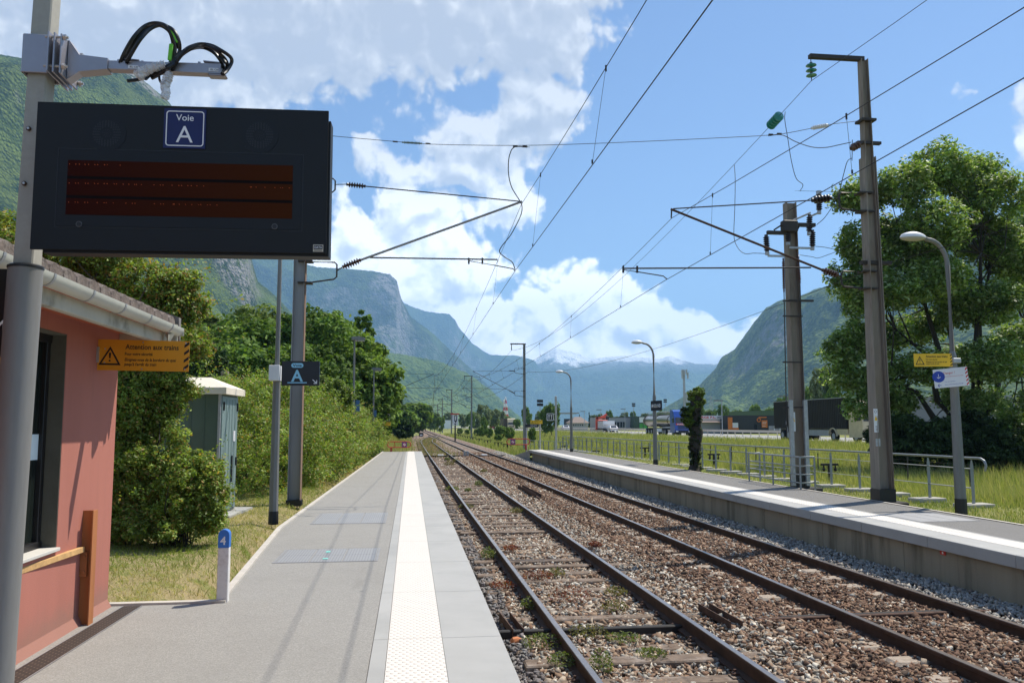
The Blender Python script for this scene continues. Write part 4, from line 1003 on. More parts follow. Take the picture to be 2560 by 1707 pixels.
# soffit, beam, gutter and roof
GXo, gzt, gye = -2.09, 3.03, 7.97
mb = MB(); mb.box((WX + .16, 1.9, 3.005), (.62, 12.2, .03)); mb.build('soffit', M['soffit'], bl)
mb = MB(); mb.box((-2.25, 1.9, 2.985), (.06, 12.2, .20), bev=.006); mb.box((WX + .17, 7.96, 2.99), (.66, .06, .19), bev=.006); mb.build('eaves_beam', M['fascia'], bl)
g_ = MB(); n_ = 12; yg = [-4.0, gye]
prof = [(-.062 * math.cos(math.pi * i / n_), -.072 * math.sin(math.pi * i / n_)) for i in range(n_ + 1)]
prof = prof + [(a * .93, b_ * .93) for a, b_ in reversed(prof)]
g_.sweep(prof, [(GXo - .075, y, gzt + .02 + (0)) for y in yg])
g_.box((GXo - .075, gye + .003, gzt - .02), (.12, .006, .06))
gut = g_.build('gutter', M['gutter'], bl, smooth=True)
for k in range(14):
    y = gye - .35 - k * .62; mb = MB()
    pr_ = [(-.066 * math.cos(math.pi * i / n_), -.076 * math.sin(math.pi * i / n_)) for i in range(n_ + 1)]; pr_ = pr_ + [(a * .95, b_ * .95) for a, b_ in reversed(pr_)]
    mb.sweep(pr_, [(GXo - .075, y - .014, gzt + .02), (GXo - .075, y + .014, gzt + .02)]); mb.build('gutter_bracket', M['galv'], gut)
mb = MB(); mb.tube([(GXo - .07, 7.72, gzt - .06), (GXo - .07, 7.72, gzt - .16), (GXo - .16, 7.74, gzt - .25)], .042, n=12); mb.build('downpipe_stub', M['gutter'], bl, smooth=True)
# roof slope: rows of rounded tiles rising away from the gutter
slope = .42; mb = MB(); tv = []; tf = []
x_e, x_r = GXo - .10, GXo - 3.4
ny_t = int((gye + .12 + 4) / .21); rows_ = 12
for k in range(ny_t):
    y0_ = gye + .02 - k * .21
    for r_ in range(rows_):
        xa = x_e - r_ * .30; xb = xa - .33; za = gzt + .055 + (x_e - xa) * slope; zb2_ = za + .33 * slope
        P_ = []
        for x_, z_ in ((xa, za + .018), (xb, zb2_)):
            for j in range(7):
                an = math.pi * j / 6; P_.append((x_, y0_ - .105 + .10 * math.cos(an), z_ + .052 * math.sin(an)))
        n0 = len(tv); tv += P_; tf += [(n0 + j, n0 + 7 + j, n0 + 8 + j, n0 + 1 + j) for j in range(6)]
        tv += [(xa + .004, y0_ - .205, za - .012), (xa + .004, y0_ - .005, za - .012)]; tf += [(n0, n0 + 1, n0 + 2, n0 + 3, n0 + 4, n0 + 5, n0 + 6, n0 + 14, n0 + 15)]
mb.add(tv, tf)
mb.add([(x_e + .02, -4, gzt + .03), (x_e + .02, gye + .08, gzt + .03), (x_r, gye + .08, gzt + .03 + (x_e - x_r) * slope), (x_r, -4, gzt + .03 + (x_e - x_r) * slope)], [(0, 1, 2, 3)])
roof = mb.build('roof', M['tiles'], bl)
mb = MB(); zz0 = gzt + .05
for k in range(10):
    xa = x_e + .03 - k * .34; xb = xa - .345
    za, zb3 = zz0 + (x_e - xa) * slope, zz0 + (x_e - xb) * slope
    mb.add([(xa, gye + .02, za + .09), (xa, gye + .10, za + .09), (xa, gye + .10, za - .13), (xa, gye + .08, za - .13), (xb, gye + .02, zb3 + .075), (xb, gye + .10, zb3 + .075), (xb, gye + .10, zb3 - .13), (xb, gye + .08, zb3 - .13)],
           [(0, 4, 5, 1), (1, 5, 6, 2), (2, 6, 7, 3), (0, 1, 2, 3), (4, 7, 6, 5), (0, 3, 7, 4)])
mb.build('verge_tiles', M['tile_edge'], roof)

# --- orange warning sign on the corner of the building
def arrow_tri(F_, mb, cx_, cy_, s):
    o_ = [(cx_ - s, cy_ - s * .86), (cx_ + s, cy_ - s * .86), (cx_, cy_ + s * .9)]; i_ = [(cx_ - s * .74, cy_ - s * .70), (cx_ + s * .74, cy_ - s * .70), (cx_, cy_ + s * .60)]
    F_.ring(mb, o_, i_, .0, .0012)
    F_.poly(mb, [(cx_ - s * .06, cy_ - s * .22), (cx_ + s * .06, cy_ - s * .22), (cx_ + s * .10, cy_ + s * .30), (cx_ - s * .10, cy_ + s * .30)], 0, .0012); F_.poly(mb, F_.circ(cx_, cy_ - s * .45, s * .09, 12), 0, .0012)
def warning_sign(F_, w, h, face, label, parent_loc, small=False, group='warning signs about trains'):
    r = empty('warning_sign', parent_loc, label, 'warning sign', group)
    mb = MB(); F_.slab(mb, 0, 0, w, h, -.004, 0); pn = mb.build('panel', face, r)
    mb = MB(); Fz = Frame(F_.p(0, 0, .0004), F_.x, F_.y)
    arrow_tri(Fz, mb, .155 * w, .47 * h, .118 * w)
    mb2 = MB()
    Fz.text(mb2, 'Attention aux trains', .315 * w, .70 * h, .057 * w, 0, bold=.022, fit=.57 * w)
    Fz.text(mb2, 'Pour votre sécurité', .31 * w, .50 * h, .034 * w, 0, bold=.02, fit=.295 * w)
    Fz.text(mb2, 'Eloignez-vous de la bordure du quai', .31 * w, .315 * h, .034 * w, 0, bold=.02, shear=.2, fit=.55 * w)
    Fz.text(mb2, "jusqu'à l'arrêt du train", .31 * w, .165 * h, .034 * w, 0, bold=.02, shear=.2, fit=.345 * w)
    for k in range(4):
        y_ = .04 * h + k * .245 * h; Fz.poly(mb, [(.945 * w, y_), (.998 * w, y_ + .12 * h), (.998 * w, min(.995 * h, y_ + .215 * h)), (.945 * w, y_ + .095 * h)], 0, .0012)
    mb.build('warning_mark', M['black_pt'], pn); mb2.build('lettering', M['black_pt'], pn)
    return r
yw_ = 7.42
sa, sb = at(240, 849, Y=yw_), at(474, 853, Y=yw_ + .0); s0, s1 = at(236, 925, Y=yw_), at(471, 930, Y=yw_)
xx = ((sb - sa) + (s1 - s0)).normalized(); w_ = (sb - sa).length; h_ = ((sa - s0).length + (sb - s1).length) / 2
F_ = Frame(s0, xx, (Vector((0, 0, 1)) - Vector((0, 0, 1)).dot(xx) * xx))
ws = warning_sign(F_, w_, h_, M['orange_sign'], 'orange train warning sign bracketed to the corner of the salmon building', (s0.x, s0.y, s0.z))
mb = MB(); F_.slab(mb, -.042, h_ * .22, .16 * w_, h_ * .80, -.012, -.0045); mb.build('bracket_plate', M['galv'], ws)
mb = MB(); mb.box((WX + .006, yw_ + .03, F_.p(0, h_ * .5).z), (.012, .12, h_ * .5)); mb.build('wall_bracket', M['galv'], ws)
for u_, v_ in ((.015, .25), (.015, .70), (.10, .25), (.10, .70), (.5, .93), (.5, .06), (.96, .93), (.96, .08), (-.03 / w_, .35), (-.03 / w_, .65)):
    mb = MB(); q = F_.p(u_ * w_, v_ * h_, 0 if u_ > 0 else -.004); mb.cyl(q, q + F_.z * .003, .007, n=10); mb.build('rivet', M['screw'], ws)

# --- orange steel guard post and its rail in front of the window
M['guard'] = mat('orange_primer_steel', (.42, .155, .05), .75, .1, var=.22, scale=5, grime=(.16, .07, .04), gamt=.7, gscale=4, streak=True)
M['guard_wood'] = mat('yellowed_bar', (.55, .33, .13), .8, var=.25, scale=14, grime=(.30, .18, .09), gamt=.6, gscale=9)
gp = at(208, 1560, z=PZ); gx_, gy_ = gp.x, gp.y
gtop = at(215, 1275, Y=gy_).z
gd = empty('guard_post', (gx_, gy_, PZ), 'rusty orange steel H post standing on the asphalt in front of the salmon wall', 'post')
mb = MB(); H2 = gtop - PZ; zc = PZ + H2 / 2
mb.box((gx_, gy_, zc), (.092, .009, H2)); mb.box((gx_ - .051, gy_, zc), (.010, .10, H2)); mb.box((gx_ + .051, gy_, zc), (.010, .10, H2)); mb.build('beam', M['guard'], gd)
bz0 = at(208, 1440, Y=gy_).z; bz1 = at(208, 1378, Y=gy_).z
mb = MB(); mb.box((gx_ - .012, gy_ - .020, (bz0 + bz1) / 2), (.055, .022, bz1 - bz0), bev=.002); cp = mb.build('cleat', M['guard'], gd)
for z_ in (bz0 + .04, bz1 - .04): MB().cyl((gx_ - .006, gy_ - .031, z_), (gx_ - .006, gy_ - .045, z_), .013, n=6).build('bolt', M['guard'], cp)
za = at(220, 1371, Y=gy_ - .06).z
mb = MB(); e0 = Vector((gx_ - .015, gy_ - .05, za)); e1 = Vector((gx_ - .12, gy_ - 2.6, za - .01))
d_ = (e1 - e0).normalized(); u_, v_ = basis(d_)
mb.box((e0 + e1) / 2, (.035, (e1 - e0).length, .045), rz=math.atan2(-d_.x, d_.y), bev=.003); mb.build('guard_rail', M['guard_wood'], gd)

# --- drainage grating
m, N, b, o = new_mat('drain_grate'); tc = N.n('ShaderNodeTexCoord').outputs['Object']; s3 = N.n('ShaderNodeSeparateXYZ', ins={0: tc})
g1_ = N.m('ABSOLUTE', N.m('SUBTRACT', N.m('FRACT', N.m('MULTIPLY', s3.outputs[1], 1 / .028)), .5)); g2_ = N.m('ABSOLUTE', N.m('SUBTRACT', N.m('FRACT', N.m('MULTIPLY', N.m('ADD', s3.outputs[0], N.m('MULTIPLY', N.m('FLOOR', N.m('MULTIPLY', s3.outputs[1], 1 / .028)), .03)), 1 / .06)), .5))
c = N.mixc(N.m('MAXIMUM', N.step(g1_, .30, .42), N.step(g2_, .40, .46)), (.015, .012, .010), (.12, .085, .065)); N.t.links.new(c, b.inputs['Base Color']); b.inputs['Roughness'].default_value = .7; b.inputs['Metallic'].default_value = .3
dr_ = empty('drain_channel', (-2.2, 6.5, PZ), 'brown drainage grating running along the asphalt beside the salmon wall', 'drain')
d0, d1 = at(95, 1660, z=PZ), at(325, 1519, z=PZ)
dxl = lambda y: np.interp(y, [d0.y, d1.y], [d0.x, d1.x])
mb = MB(); mb.add([(float(dxl(y)) + s, y, PZ + .004) for y in (-3, 7.94) for s in (-.075, .075)], [(0, 1, 3, 2)])
mb.v = [(d0.x - .075 + (d1.x - d0.x) * (y - d0.y) / (d1.y - d0.y) + s, y, PZ + .004) for y in (3.5, 7.93) for s in (0, .15)]
mb.build('grate', m, dr_)
mb = MB()
for s in (-.085, .077):
    mb.add([(d0.x + (d1.x - d0.x) * (y - d0.y) / (d1.y - d0.y) + s + e, y, PZ + .006) for y in (3.5, 7.93) for e in (0, .008)], [(0, 1, 3, 2)])
mb.build('rim', M['galv'], dr_)

# --- milestone
ms = at(553, 1506, z=PZ); mx, my = ms.x, ms.y + .06; mtop = at(553, 1322, Y=my).z
mr = empty('marker_post', (mx, my, PZ), 'white concrete marker post with a blue top painted with a 4', 'marker post')
def mstone(z0_, z1_, rounded, mbx, w=.098, d=.085):
    if not rounded: mbx.box((mx, my, (z0_ + z1_) / 2), (w, d, z1_ - z0_), bev=.006)
    else:
        F2 = Frame((mx, my - d / 2, z0_), (1, 0, 0), (0, 0, 1)); hh = z1_ - z0_; r_ = w / 2
        pts = [(-r_, 0), (r_, 0)] + [(r_ * math.cos(R(a)), hh - r_ + r_ * math.sin(R(a))) for a in range(0, 181, 15)]
        F2.poly(mbx, pts, -d, 0)
zb1 = at(553, 1367, Y=my).z
mb = MB(); mstone(PZ - .3, zb1, False, mb); mb.build('shaft', mat('white_washed_concrete', (.66, .63, .60), .9, var=.05, scale=20, grime=(.40, .33, .28), gamt=.5, gscale=14), mr)
mb = MB(); mstone(zb1 + .0005, mtop, True, mb); hd = mb.build('head', mat('blue_paint', (.035, .16, .50), .7, var=.1, scale=12), mr)
mb = MB(); F2 = Frame((mx, my - .0436, zb1), (1, 0, 0), (0, 0, 1)); F2.text(mb, '4', -.004, .028, .075, 0, align='CENTER', bold=.02); mb.build('number', M['white_plate'], hd)

# --- green equipment cabinet behind the bushes
M['cab_dark'] = mat('shaded_green_sheet', (.09, .14, .105), .35, .2, var=.12, scale=2)  # long face lies in shade; that shade is put into this darker green
M['cab_sunlit'] = mat('sunlit_green_door', (.25, .34, .33), .4, .35, var=.08, scale=3, streak=True)  # door face catches grazing sun; its light is put into this paler tone
M['cab_roof'] = mat('cream_cabinet_roof', (.72, .66, .54), .7, var=.06, scale=3)
cbx, cby = at(542, 1298, z=PZ - .1).x, at(542, 1298, z=PZ - .1).y
ctop = at(541, 985, Y=cby).z; cd = 1.15
ca = empty('equipment_cabinet', (cbx - 1, cby + .5, PZ), 'green sheet metal equipment cabinet with a cream roof behind the bush', 'cabinet')
xr2 = at(583, 1282, z=PZ - .1)
c_ang = math.atan2((xr2.x - cbx), (xr2.y - cby)); cw = 2.1
def cabp(u, v, z): return (cbx + u * math.cos(c_ang) * 1 + v * math.sin(c_ang), cby - u * math.sin(c_ang) + v * math.cos(c_ang), z)
cl = Vector((xr2.x - cbx, xr2.y - cby, 0)).length; zb4 = PZ - .02
def cabbox(mbx, u0, u1, v0, v1, z0_, z1_):
    mbx.add([cabp(u, v, z) for z in (z0_, z1_) for u, v in ((u0, v0), (u1, v0), (u1, v1), (u0, v1))], [(0, 3, 2, 1), (4, 5, 6, 7), (0, 1, 5, 4), (1, 2, 6, 5), (2, 3, 7, 6), (3, 0, 4, 7)])
mb = MB(); cabbox(mb, -cw, 0, 0, cl, zb4, ctop)
for k in range(9): cabbox(mb, -cw + .12 + k * .24, -cw + .14 + k * .24, -.012, 0, zb4 + .05, ctop - .02)
mb.build('body', M['cab_dark'], ca)
mb = MB(); cabbox(mb, .002, .03, .02, cl - .02, zb4 + .06, ctop - .04)
for k in (.25, .45, .62, .80): cabbox(mb, .030, .038, cl * k, cl * k + .018, zb4 + .08, ctop - .08)
door = mb.build('door', M['cab_sunlit'], ca)
mb = MB(); zc2 = (zb4 + ctop) / 2; cabbox(mb, .038, .06, cl * .62, cl * .66, zc2 - .55, zc2 - .05); mb.build('handle', M['black_pl'], door)
for v_ in (.08, .93):
    for z_ in (ctop - .3, zc2 - .25):
        mb = MB(); cabbox(mb, .03, .055, cl * v_ - .015, cl * v_ + .015, z_, z_ + .16); mb.build('hinge', M['black_pl'], door)
mb = MB(); cabbox(mb, .038, .041, cl * .72, cl * .84, zc2 + .22, zc2 + .42); mb.build('notice', M['white_plate'], door)
mb = MB(); cabbox(mb, -.035, .01, -.03, .02, zb4, ctop); cabbox(mb, -.035, .01, cl - .02, cl + .03, zb4, ctop); mb.build('corner_post', M['galv'], ca)
mb = MB(); cabbox(mb, -cw - .1, .13, -.12, cl + .12, ctop, ctop + .12)
e0 = len(mb.v); A_ = [cabp(u, v, ctop + .121) for u, v in ((-cw - .1, -.12), (.13, -.12), (.13, cl + .12), (-cw - .1, cl + .12))]; T_ = [cabp(-cw * .8, cl / 2, ctop + .34), cabp(-.35, cl / 2, ctop + .34)]
mb.add(A_ + T_, [(0, 1, 5, 4), (1, 2, 5), (2, 3, 4, 5), (3, 0, 4)]); mb.build('roof', M['cab_roof'], ca)
mb = MB(); cabbox(mb, -cw, .25, -.1, cl + .5, PZ - .25, PZ - .03); mb.build('plinth', M['slab'], ca)

# --- lamp posts and sign of the left platform
M['lamp_pole'] = mat('weathered_lamp_pole', (.20, .20, .19), .6, .35, var=.15, scale=10, streak=True)
M['mast'] = mat('grey_steel_mast', (.30, .30, .30), .6, .35, var=.15, scale=6, streak=True, grime=(.18, .12, .08), gamt=.6, gscale=3)
M['mast_brown'] = mat('rust_stained_mast', (.27, .235, .19), .75, .2, var=.3, scale=7, streak=True, grime=(.12, .062, .034), gamt=.9, gscale=3.6)
M['ins_black'] = mat('black_insulator', (.02, .012, .012), .3, spec=.6)
M['ins_brown'] = mat('brown_insulator', (.075, .032, .022), .25, spec=.7)
M['fitting'] = mat('dark_fitting', (.05, .042, .038), .6, .4)
M['wire'] = mat('overhead_wire', (.028, .024, .022), .5, .4)
M['lamp_white'] = mat('white_lamp_hood', (.74, .74, .73), .45, var=.03)
M['lamp_glass'] = mat('lamp_bowl', (.42, .40, .34), .25, var=.05)
def left_lamp(x, y, z0_, z1_, label, head=1, r=.06):
    t = empty('lamp_post', (x, y, z0_), label, 'lamp post', 'lamp posts of the left platform')
    h = z1_ - z0_
    mb = MB(); mb.lathe((x, y, z0_), (x, y, z0_ + h), [(0, r * 1.35), (.42, r * 1.1), (.423, r * .72), (1, r * .5)], n=8); mb.build('pole', M['lamp_pole'], t)
    mb = MB(); mb.lathe((x, y, z0_ - .05), (x, y, z0_ + .18), [(0, r * 1.5), (1, r * 1.42)], n=8); mb.build('base_band', M['black_pl'], t)
    hd_ = MB(); hd_.add([(x - .12, y - .12, z1_), (x + .12, y - .12, z1_), (x + .45, y - .10, z1_ + .02), (x + .45, y + .10, z1_ + .02), (x + .12, y + .12, z1_), (x - .12, y + .12, z1_),
                         (x - .12, y - .12, z1_ + .14), (x + .2, y - .12, z1_ + .16), (x + .45, y - .10, z1_ + .10), (x + .45, y + .10, z1_ + .10), (x + .2, y + .12, z1_ + .16), (x - .12, y + .12, z1_ + .14)],
                        [(5, 4, 3, 2, 1, 0), (6, 7, 8, 9, 10, 11), (0, 1, 7, 6), (1, 2, 8, 7), (2, 3, 9, 8), (3, 4, 10, 9), (4, 5, 11, 10), (5, 0, 6, 11)])
    hd_.build('lamp_head', M['lamp_pole'], t)
    mb = MB(); mb.box((x + .22, y, z1_ - .03), (.4, .2, .06), bev=.02); mb.build('lamp_bowl', M['lamp_glass'], t)
    return t
L1 = at(683, 1303, z=.48); left_lamp(L1.x, L1.y, .48, 6.6, 'nearest lamp post of the left platform, carrying a white box and black sign')
y_ = 36.0; q = at(885, 1060, Y=y_); left_lamp(at(883, 1060, Y=y_).x, y_, .4, at(885, 850, Y=y_).z, 'second lamp post, its square lamp rising above the hedge', r=.07)
y_ = 49.0; left_lamp(at(933, 1060, Y=y_).x, y_, .4, at(938, 925, Y=y_).z, 'lamp post at the end of the hedge beside the left platform end', r=.07)
# Voie A sign
ys = L1.y - .02; sgn = empty('platform_sign', at(750, 930, Y=ys), 'small black platform sign reading Voie A with a white arrow', 'sign')
b0_, b1_ = at(678, 914, Y=ys - .1), at(702, 953, Y=ys - .1)
bx0, bz1_ = at(676, 915, Y=ys).x, at(690, 914, Y=ys).z; bx1, bz0_ = at(703, 950, Y=ys).x, at(690, 952, Y=ys).z
mb = MB(); mb.box(((bx0 + bx1) / 2 - .005, ys - .03, (bz0_ + bz1_) / 2), (bx1 - bx0 - .01, .26, bz1_ - bz0_), bev=.006); mb.build('clamp_box', M['white_plate'], sgn)
a_ = at(706, 903, Y=ys); c__ = at(799, 964, Y=ys)
F2 = Frame((a_.x, ys - .06, c__.z), (1, 0, 0), (0, 0, 1)); sw, sh = c__.x - a_.x, a_.z - c__.z
mb = MB(); F2.slab(mb, 0, 0, sw, sh, -.05, 0); pn = mb.build('panel', mat('black_glossy_face', (.008, .009, .012), .3), sgn)
mb = MB(); F2.poly(mb, F2.rrect(sw * .25, sh * .73, sw * .57, sh * .92, sh * .09), 0, .001); F2.text(mb, 'A', sw * .41, sh * .175, sh * .47, .0004, align='CENTER', bold=.03, fit=sw * .31); F2.slab(mb, sw * .16, sh * .095, sw * .67, sh * .135, 0, .001); mb.build('track_letter', M['sky_pt'], pn)
mb = MB(); F2.text(mb, 'Voie', sw * .41, sh * .775, sh * .10, .0012, align='CENTER', bold=.03, fit=sw * .24); mb.build('lettering', M['black_pt'], pn)
mb = MB(); t_ = sh * .012; F2.poly(mb, [(sw * .83, sh * .25), (sw * .815, sh * .23), (sw * .91, sh * .10), (sw * .925, sh * .12)], 0, .001); F2.poly(mb, [(sw * .85, sh * .075), (sw * .94, sh * .075), (sw * .94, sh * .105), (sw * .85, sh * .105)], 0, .0014); F2.poly(mb, [(sw * .92, sh * .10), (sw * .94, sh * .10), (sw * .94, sh * .22), (sw * .92, sh * .22)], 0, .001); mb.build('arrow', M['white_pt'], pn)
# small blue/white timetable plates on the two farther lamps
for nm, px0, px1, py0, py1, y_ in (('notice_plate', 889, 899, 1000, 1028, 35.5), ('notice_plate', 935, 941, 1025, 1042, 48.6)):
    a_ = at(px0, py0, Y=y_); c__ = at(px1, py1, Y=y_); mb = MB(); mb.box(((a_.x + c__.x) / 2, y_, (a_.z + c__.z) / 2), (c__.x - a_.x, .04, a_.z - c__.z))
    tag(mb.build(nm, mat('blue_notice', (.05, .13, .25), .5), org=((a_.x + c__.x) / 2, y_, c__.z)), 'small blue plate on the lamp post beside the hedge' if y_ < 40 else 'small blue plate on the lamp post at the end of the hedge', 'notice', 'blue plates on the lamp posts')
# ---------------------------------------------------------------- overhead line equipment
GREEN_GLASS, Ng, bg_, og_ = new_mat('green_glass_insulator'); bg_.inputs['Base Color'].default_value = (.03, .24, .18, 1); bg_.inputs['Roughness'].default_value = .08; bg_.inputs['Transmission Weight'].default_value = .15
M['ins_white'] = mat('white_insulator', (.62, .63, .63), .3)
def pipe(a, b_, r, m, name, par, n=8): return MB().cyl(a, b_, r, n=n).build(name, m, par, smooth=True)
def ins(a, b_, r, k, m, name, par, core=.35, n=12):
    """shedded insulator"""
    prof = [(0, r * .55), (.06, r * .55)]
    for i in range(k):
        t0 = .1 + .8 * i / k; dt = .8 / k
        prof += [(t0 + dt * .05, r * core), (t0 + dt * .40, r), (t0 + dt * .60, r), (t0 + dt * .9, r * core)]
    prof += [(.94, r * .55), (1, r * .55)]
    return MB().lathe(a, b_, prof, n=n).build(name, m, par, smooth=False)
def hmast(mb, x, y, z0_, z1_, w0, w1, d0, d1, t=.016):
    """tapered H section, flanges facing +-X"""
    for s in (-1, 1):
        mb.add([(x + s * w / 2 - s * q, y + e * d / 2, z) for z, w, d in ((z0_, w0, d0), (z1_, w1, d1)) for q, e in ((0, -1), (0, 1), (t, 1), (t, -1))],
               [(0, 1, 2, 3), (7, 6, 5, 4)] + [(i, 4 + i, 4 + (i + 1) % 4, (i + 1) % 4) for i in range(4)])
    mb.add([(x + u * (w / 2 - t - .001), y + e * t / 2, z) for z, w in ((z0_, w0), (z1_, w1)) for u, e in ((-1, -1), (1, -1), (1, 1), (-1, 1))],
           [(3, 2, 1, 0), (4, 5, 6, 7)] + [(i, (i + 1) % 4, 4 + (i + 1) % 4, 4 + i) for i in range(4)])
def bracket(mx, y, s, z_top, z_bot, reach, par, r=.018):
    """bent pipe bracket standing out from the mast; returns its tip"""
    tip = Vector((mx + s * reach, y, z_top - .42 * (z_top - z_bot)))
    MB().tube([(mx, y, z_top), (mx + s * (reach - .05), y, z_top), (mx + s * reach, y, z_top - .05), (mx + s * reach, y, tip.z - .12), (mx + s * (reach - .06), y, tip.z - .18), (mx, y, z_bot)], r, n=8).build('bracket', M['fitting'], par, smooth=True)
    for z in (z_top, z_bot): MB().box((mx, y, z), (.31, .27, .03)).build('clamp', M['fitting'], par)
    return tip

# near mast on the left
LY = 18.5; lx = at(744, 900, Y=LY).x
q0 = at(739, 1256, z=.46)
t = empty('catenary_mast', (lx, LY, .45), 'grey steel catenary mast standing in the grass behind the Voie A sign', 'catenary mast', 'catenary masts')
mb = MB(); hmast(mb, lx, LY, .42, 8.9, .27, .22, .27, .2); mb.build('mast', M['mast'], t)
mb = MB(); mb.box((lx + .137, LY - .02, 4.6), (.005, .27, 8.2)); mb.build('rust_streak', mat('rusted_flange_edge', (.20, .12, .075), .9, var=.3, scale=3, streak=True), t)
MB().box((lx, LY, .50), (.32, .32, .12)).build('mast_foot', M['black_pl'], t)
zt_, zb_ = at(840, 656, Y=LY).z, at(770, 708, Y=LY).z
bt = bracket(lx + .13, LY, 1, zt_, zb_, at(842, 680, Y=LY).x - lx - .13, t)
zt2, zb2 = at(840, 447, Y=LY).z, at(770, 480, Y=LY).z
bt2 = bracket(lx + .13, LY, 1, zt2, zb2, at(838, 460, Y=LY).x - lx - .13, t)
tip = at(1303, 504, Y=LY); ia, ib = at(866, 461, Y=LY), at(914, 466, Y=LY)
pipe(bt2, ia, .010, M['fitting'], 'link', t); ins(ia, ib, .062, 6, M['ins_black'], 'insulator', t)
pipe(ib, tip, .014, M['wire'], 'top_tie', t)
ia, ib = at(856, 668, Y=LY), at(902, 650, Y=LY)
pipe(at(843, 676, Y=LY), ia, .014, M['fitting'], 'link', t); ins(ia, ib, .075, 6, M['ins_brown'], 'insulator', t)
pipe(ib, tip + Vector((.02, 0, 0)), .026, M['mast'], 'strut', t)
pipe(at(925, 644, Y=LY), at(1243, 649, Y=LY), .017, M['fitting'], 'registration_arm', t)
MB().tube([at(1172, 652, Y=LY), at(1240, 664, Y=LY), at(1283, 672, Y=LY), at(1288, 678, Y=LY)], .012).build('steady_arm', M['fitting'], t)
for px_ in (1172, 1206): MB().cyl(at(px_, 645, Y=LY), at(px_, 660, Y=LY), .02, n=8).build('clip', M['fitting'], t)

# big mast on the right platform
RX_, RY_ = 9.86, 16.5
t = empty('catenary_mast', (RX_, RY_, .45), 'tall rust-streaked catenary mast at the edge of the right platform, nearest of its row', 'catenary mast', 'catenary masts')
zo = at(2170, 395, Y=RY_).z
mb = MB(); hmast(mb, RX_, RY_, .45, at(2144, 150, Y=RY_).z, .30, .16, .24, .17); mb.build('mast', M['mast_brown'], t)
mb = MB()
for s in (-1, 1):
    mb.add([(RX_ + s * w / 2 + s * e, RY_ + f * d, z) for z, w, d in ((.45, .302, .17), (zo, .225, .13)) for e, f in ((0, -1), (0, 1), (.014, 1), (.014, -1))],
           [(0, 1, 2, 3), (7, 6, 5, 4)] + [(i, 4 + i, 4 + (i + 1) % 4, (i + 1) % 4) for i in range(4)])
mb.build('cover_plates', M['mast_brown'], t)
MB().box((RX_, RY_, .62), (.36, .36, .36)).build('mast_foot', M['black_pl'], t)
MB().box((RX_ + .02, RY_ + .02, .47), (.78, .6, .13), bev=.02).build('foot_block', mat('tarred_block', (.02, .018, .016), .8, var=.3, scale=9), t)
mb = MB(); lb = at(2189, 1015, Y=RY_ - .18); F2 = Frame((lb.x - .04, RY_ - .16, at(2190, 1080, Y=RY_).z), (1, 0, 0), (0, 0, 1)); hh = at(2190, 1022, Y=RY_).z - at(2190, 1080, Y=RY_).z
F2.slab(mb, 0, 0, .09, hh, -.006, 0); lp_ = mb.build('warning_label', M['white_plate'], t)
mb = MB(); F2.poly(mb, [(.012, hh * .50), (.078, hh * .50), (.045, hh * .72)], 0, .001); mb.build('triangle', M['yellow_sign'], lp_)
mb = MB(); F3 = Frame(F2.p(.065, .02), (0, 0, 1), (-1, 0, 0)); F3.text(mb, '10-15', 0, 0, .035, .0005, bold=.02); F2.ring(mb, F2.circ(.045, hh * .88, .028, 16), F2.circ(.045, hh * .88, .022, 16), 0, .001); mb.build('lettering', M['black_pt'], lp_)
MB().box((at(2196, 1105, Y=RY_ - .17).x, RY_ - .157, at(2196, 1105, Y=RY_).z), (.10, .006, .16)).build('metal_plate', M['galv'], t)
a, b_ = at(2023, 141, Y=RY_), at(2158, 149, Y=RY_); MB().box((a + b_) / 2, (b_.x - a.x, .12, .085), ).build('top_arm', M['fitting'], t)
zt_ = at(2027, 148, Y=RY_); zb_ = at(2029, 203, Y=RY_)
pipe(zt_, zb_, .010, M['fitting'], 'hanger', t)
for k in range(3):
    z = zt_.z - .10 - k * .115; MB().lathe((zt_.x, RY_, z), (zt_.x, RY_, z - .07), [(0, .03), (.25, .05), (.5, .105), (.75, .115), (1, .06)], n=16).build('insulator_disc', GREEN_GLASS, t, smooth=True)
    MB().cyl((zt_.x, RY_, z + .02), (zt_.x, RY_, z - .02), .032, n=8).build('disc_cap', M['fitting'], t)
sw_l = at(2145, 303, Y=RY_)
MB().box((RX_, RY_, sw_l.z), (.34, .3, .05)).build('clamp', M['fitting'], t)
MB().box((RX_ + .03, RY_ - .02, at(2150, 358, Y=RY_).z), (.55, .10, .06)).build('cross_plate', M['fitting'], t)
a, b_ = at(2127, 372, Y=RY_ - .1), at(2150, 360, Y=RY_ - .1); ins(a, b_, .085, 3, M['ins_brown'], 'arrester', t, core=.6)
pipe(at(2131, 350, Y=RY_ - .1), at(2130, 402, Y=RY_ - .1), .008, M['fitting'], 'terminal_rod', t)
bt = bracket(RX_ - .12, RY_, -1, at(2150, 484, Y=RY_).z, at(2150, 530, Y=RY_).z, RX_ - .12 - at(2098, 500, Y=RY_).x, t, r=.022)
tip = at(1683, 522, Y=RY_); ia, ib = at(2078, 495, Y=RY_), at(2030, 501, Y=RY_)
pipe(at(2100, 497, Y=RY_), ia, .010, M['fitting'], 'link', t); ins(ia, ib, .085, 5, M['ins_black'], 'insulator', t)
pipe(ib, tip, .014, M['wire'], 'top_tie', t)
ia, ib = at(2052, 465 + 18, Y=RY_), at(2052, 530, Y=RY_)
bt = bracket(RX_ - .12, RY_, -1, at(2150, 679, Y=RY_).z, at(2165, 722, Y=RY_).z, RX_ - .12 - at(2103, 690, Y=RY_).x, t, r=.022)
ia, ib = at(2094, 688, Y=RY_), at(2056, 675, Y=RY_)
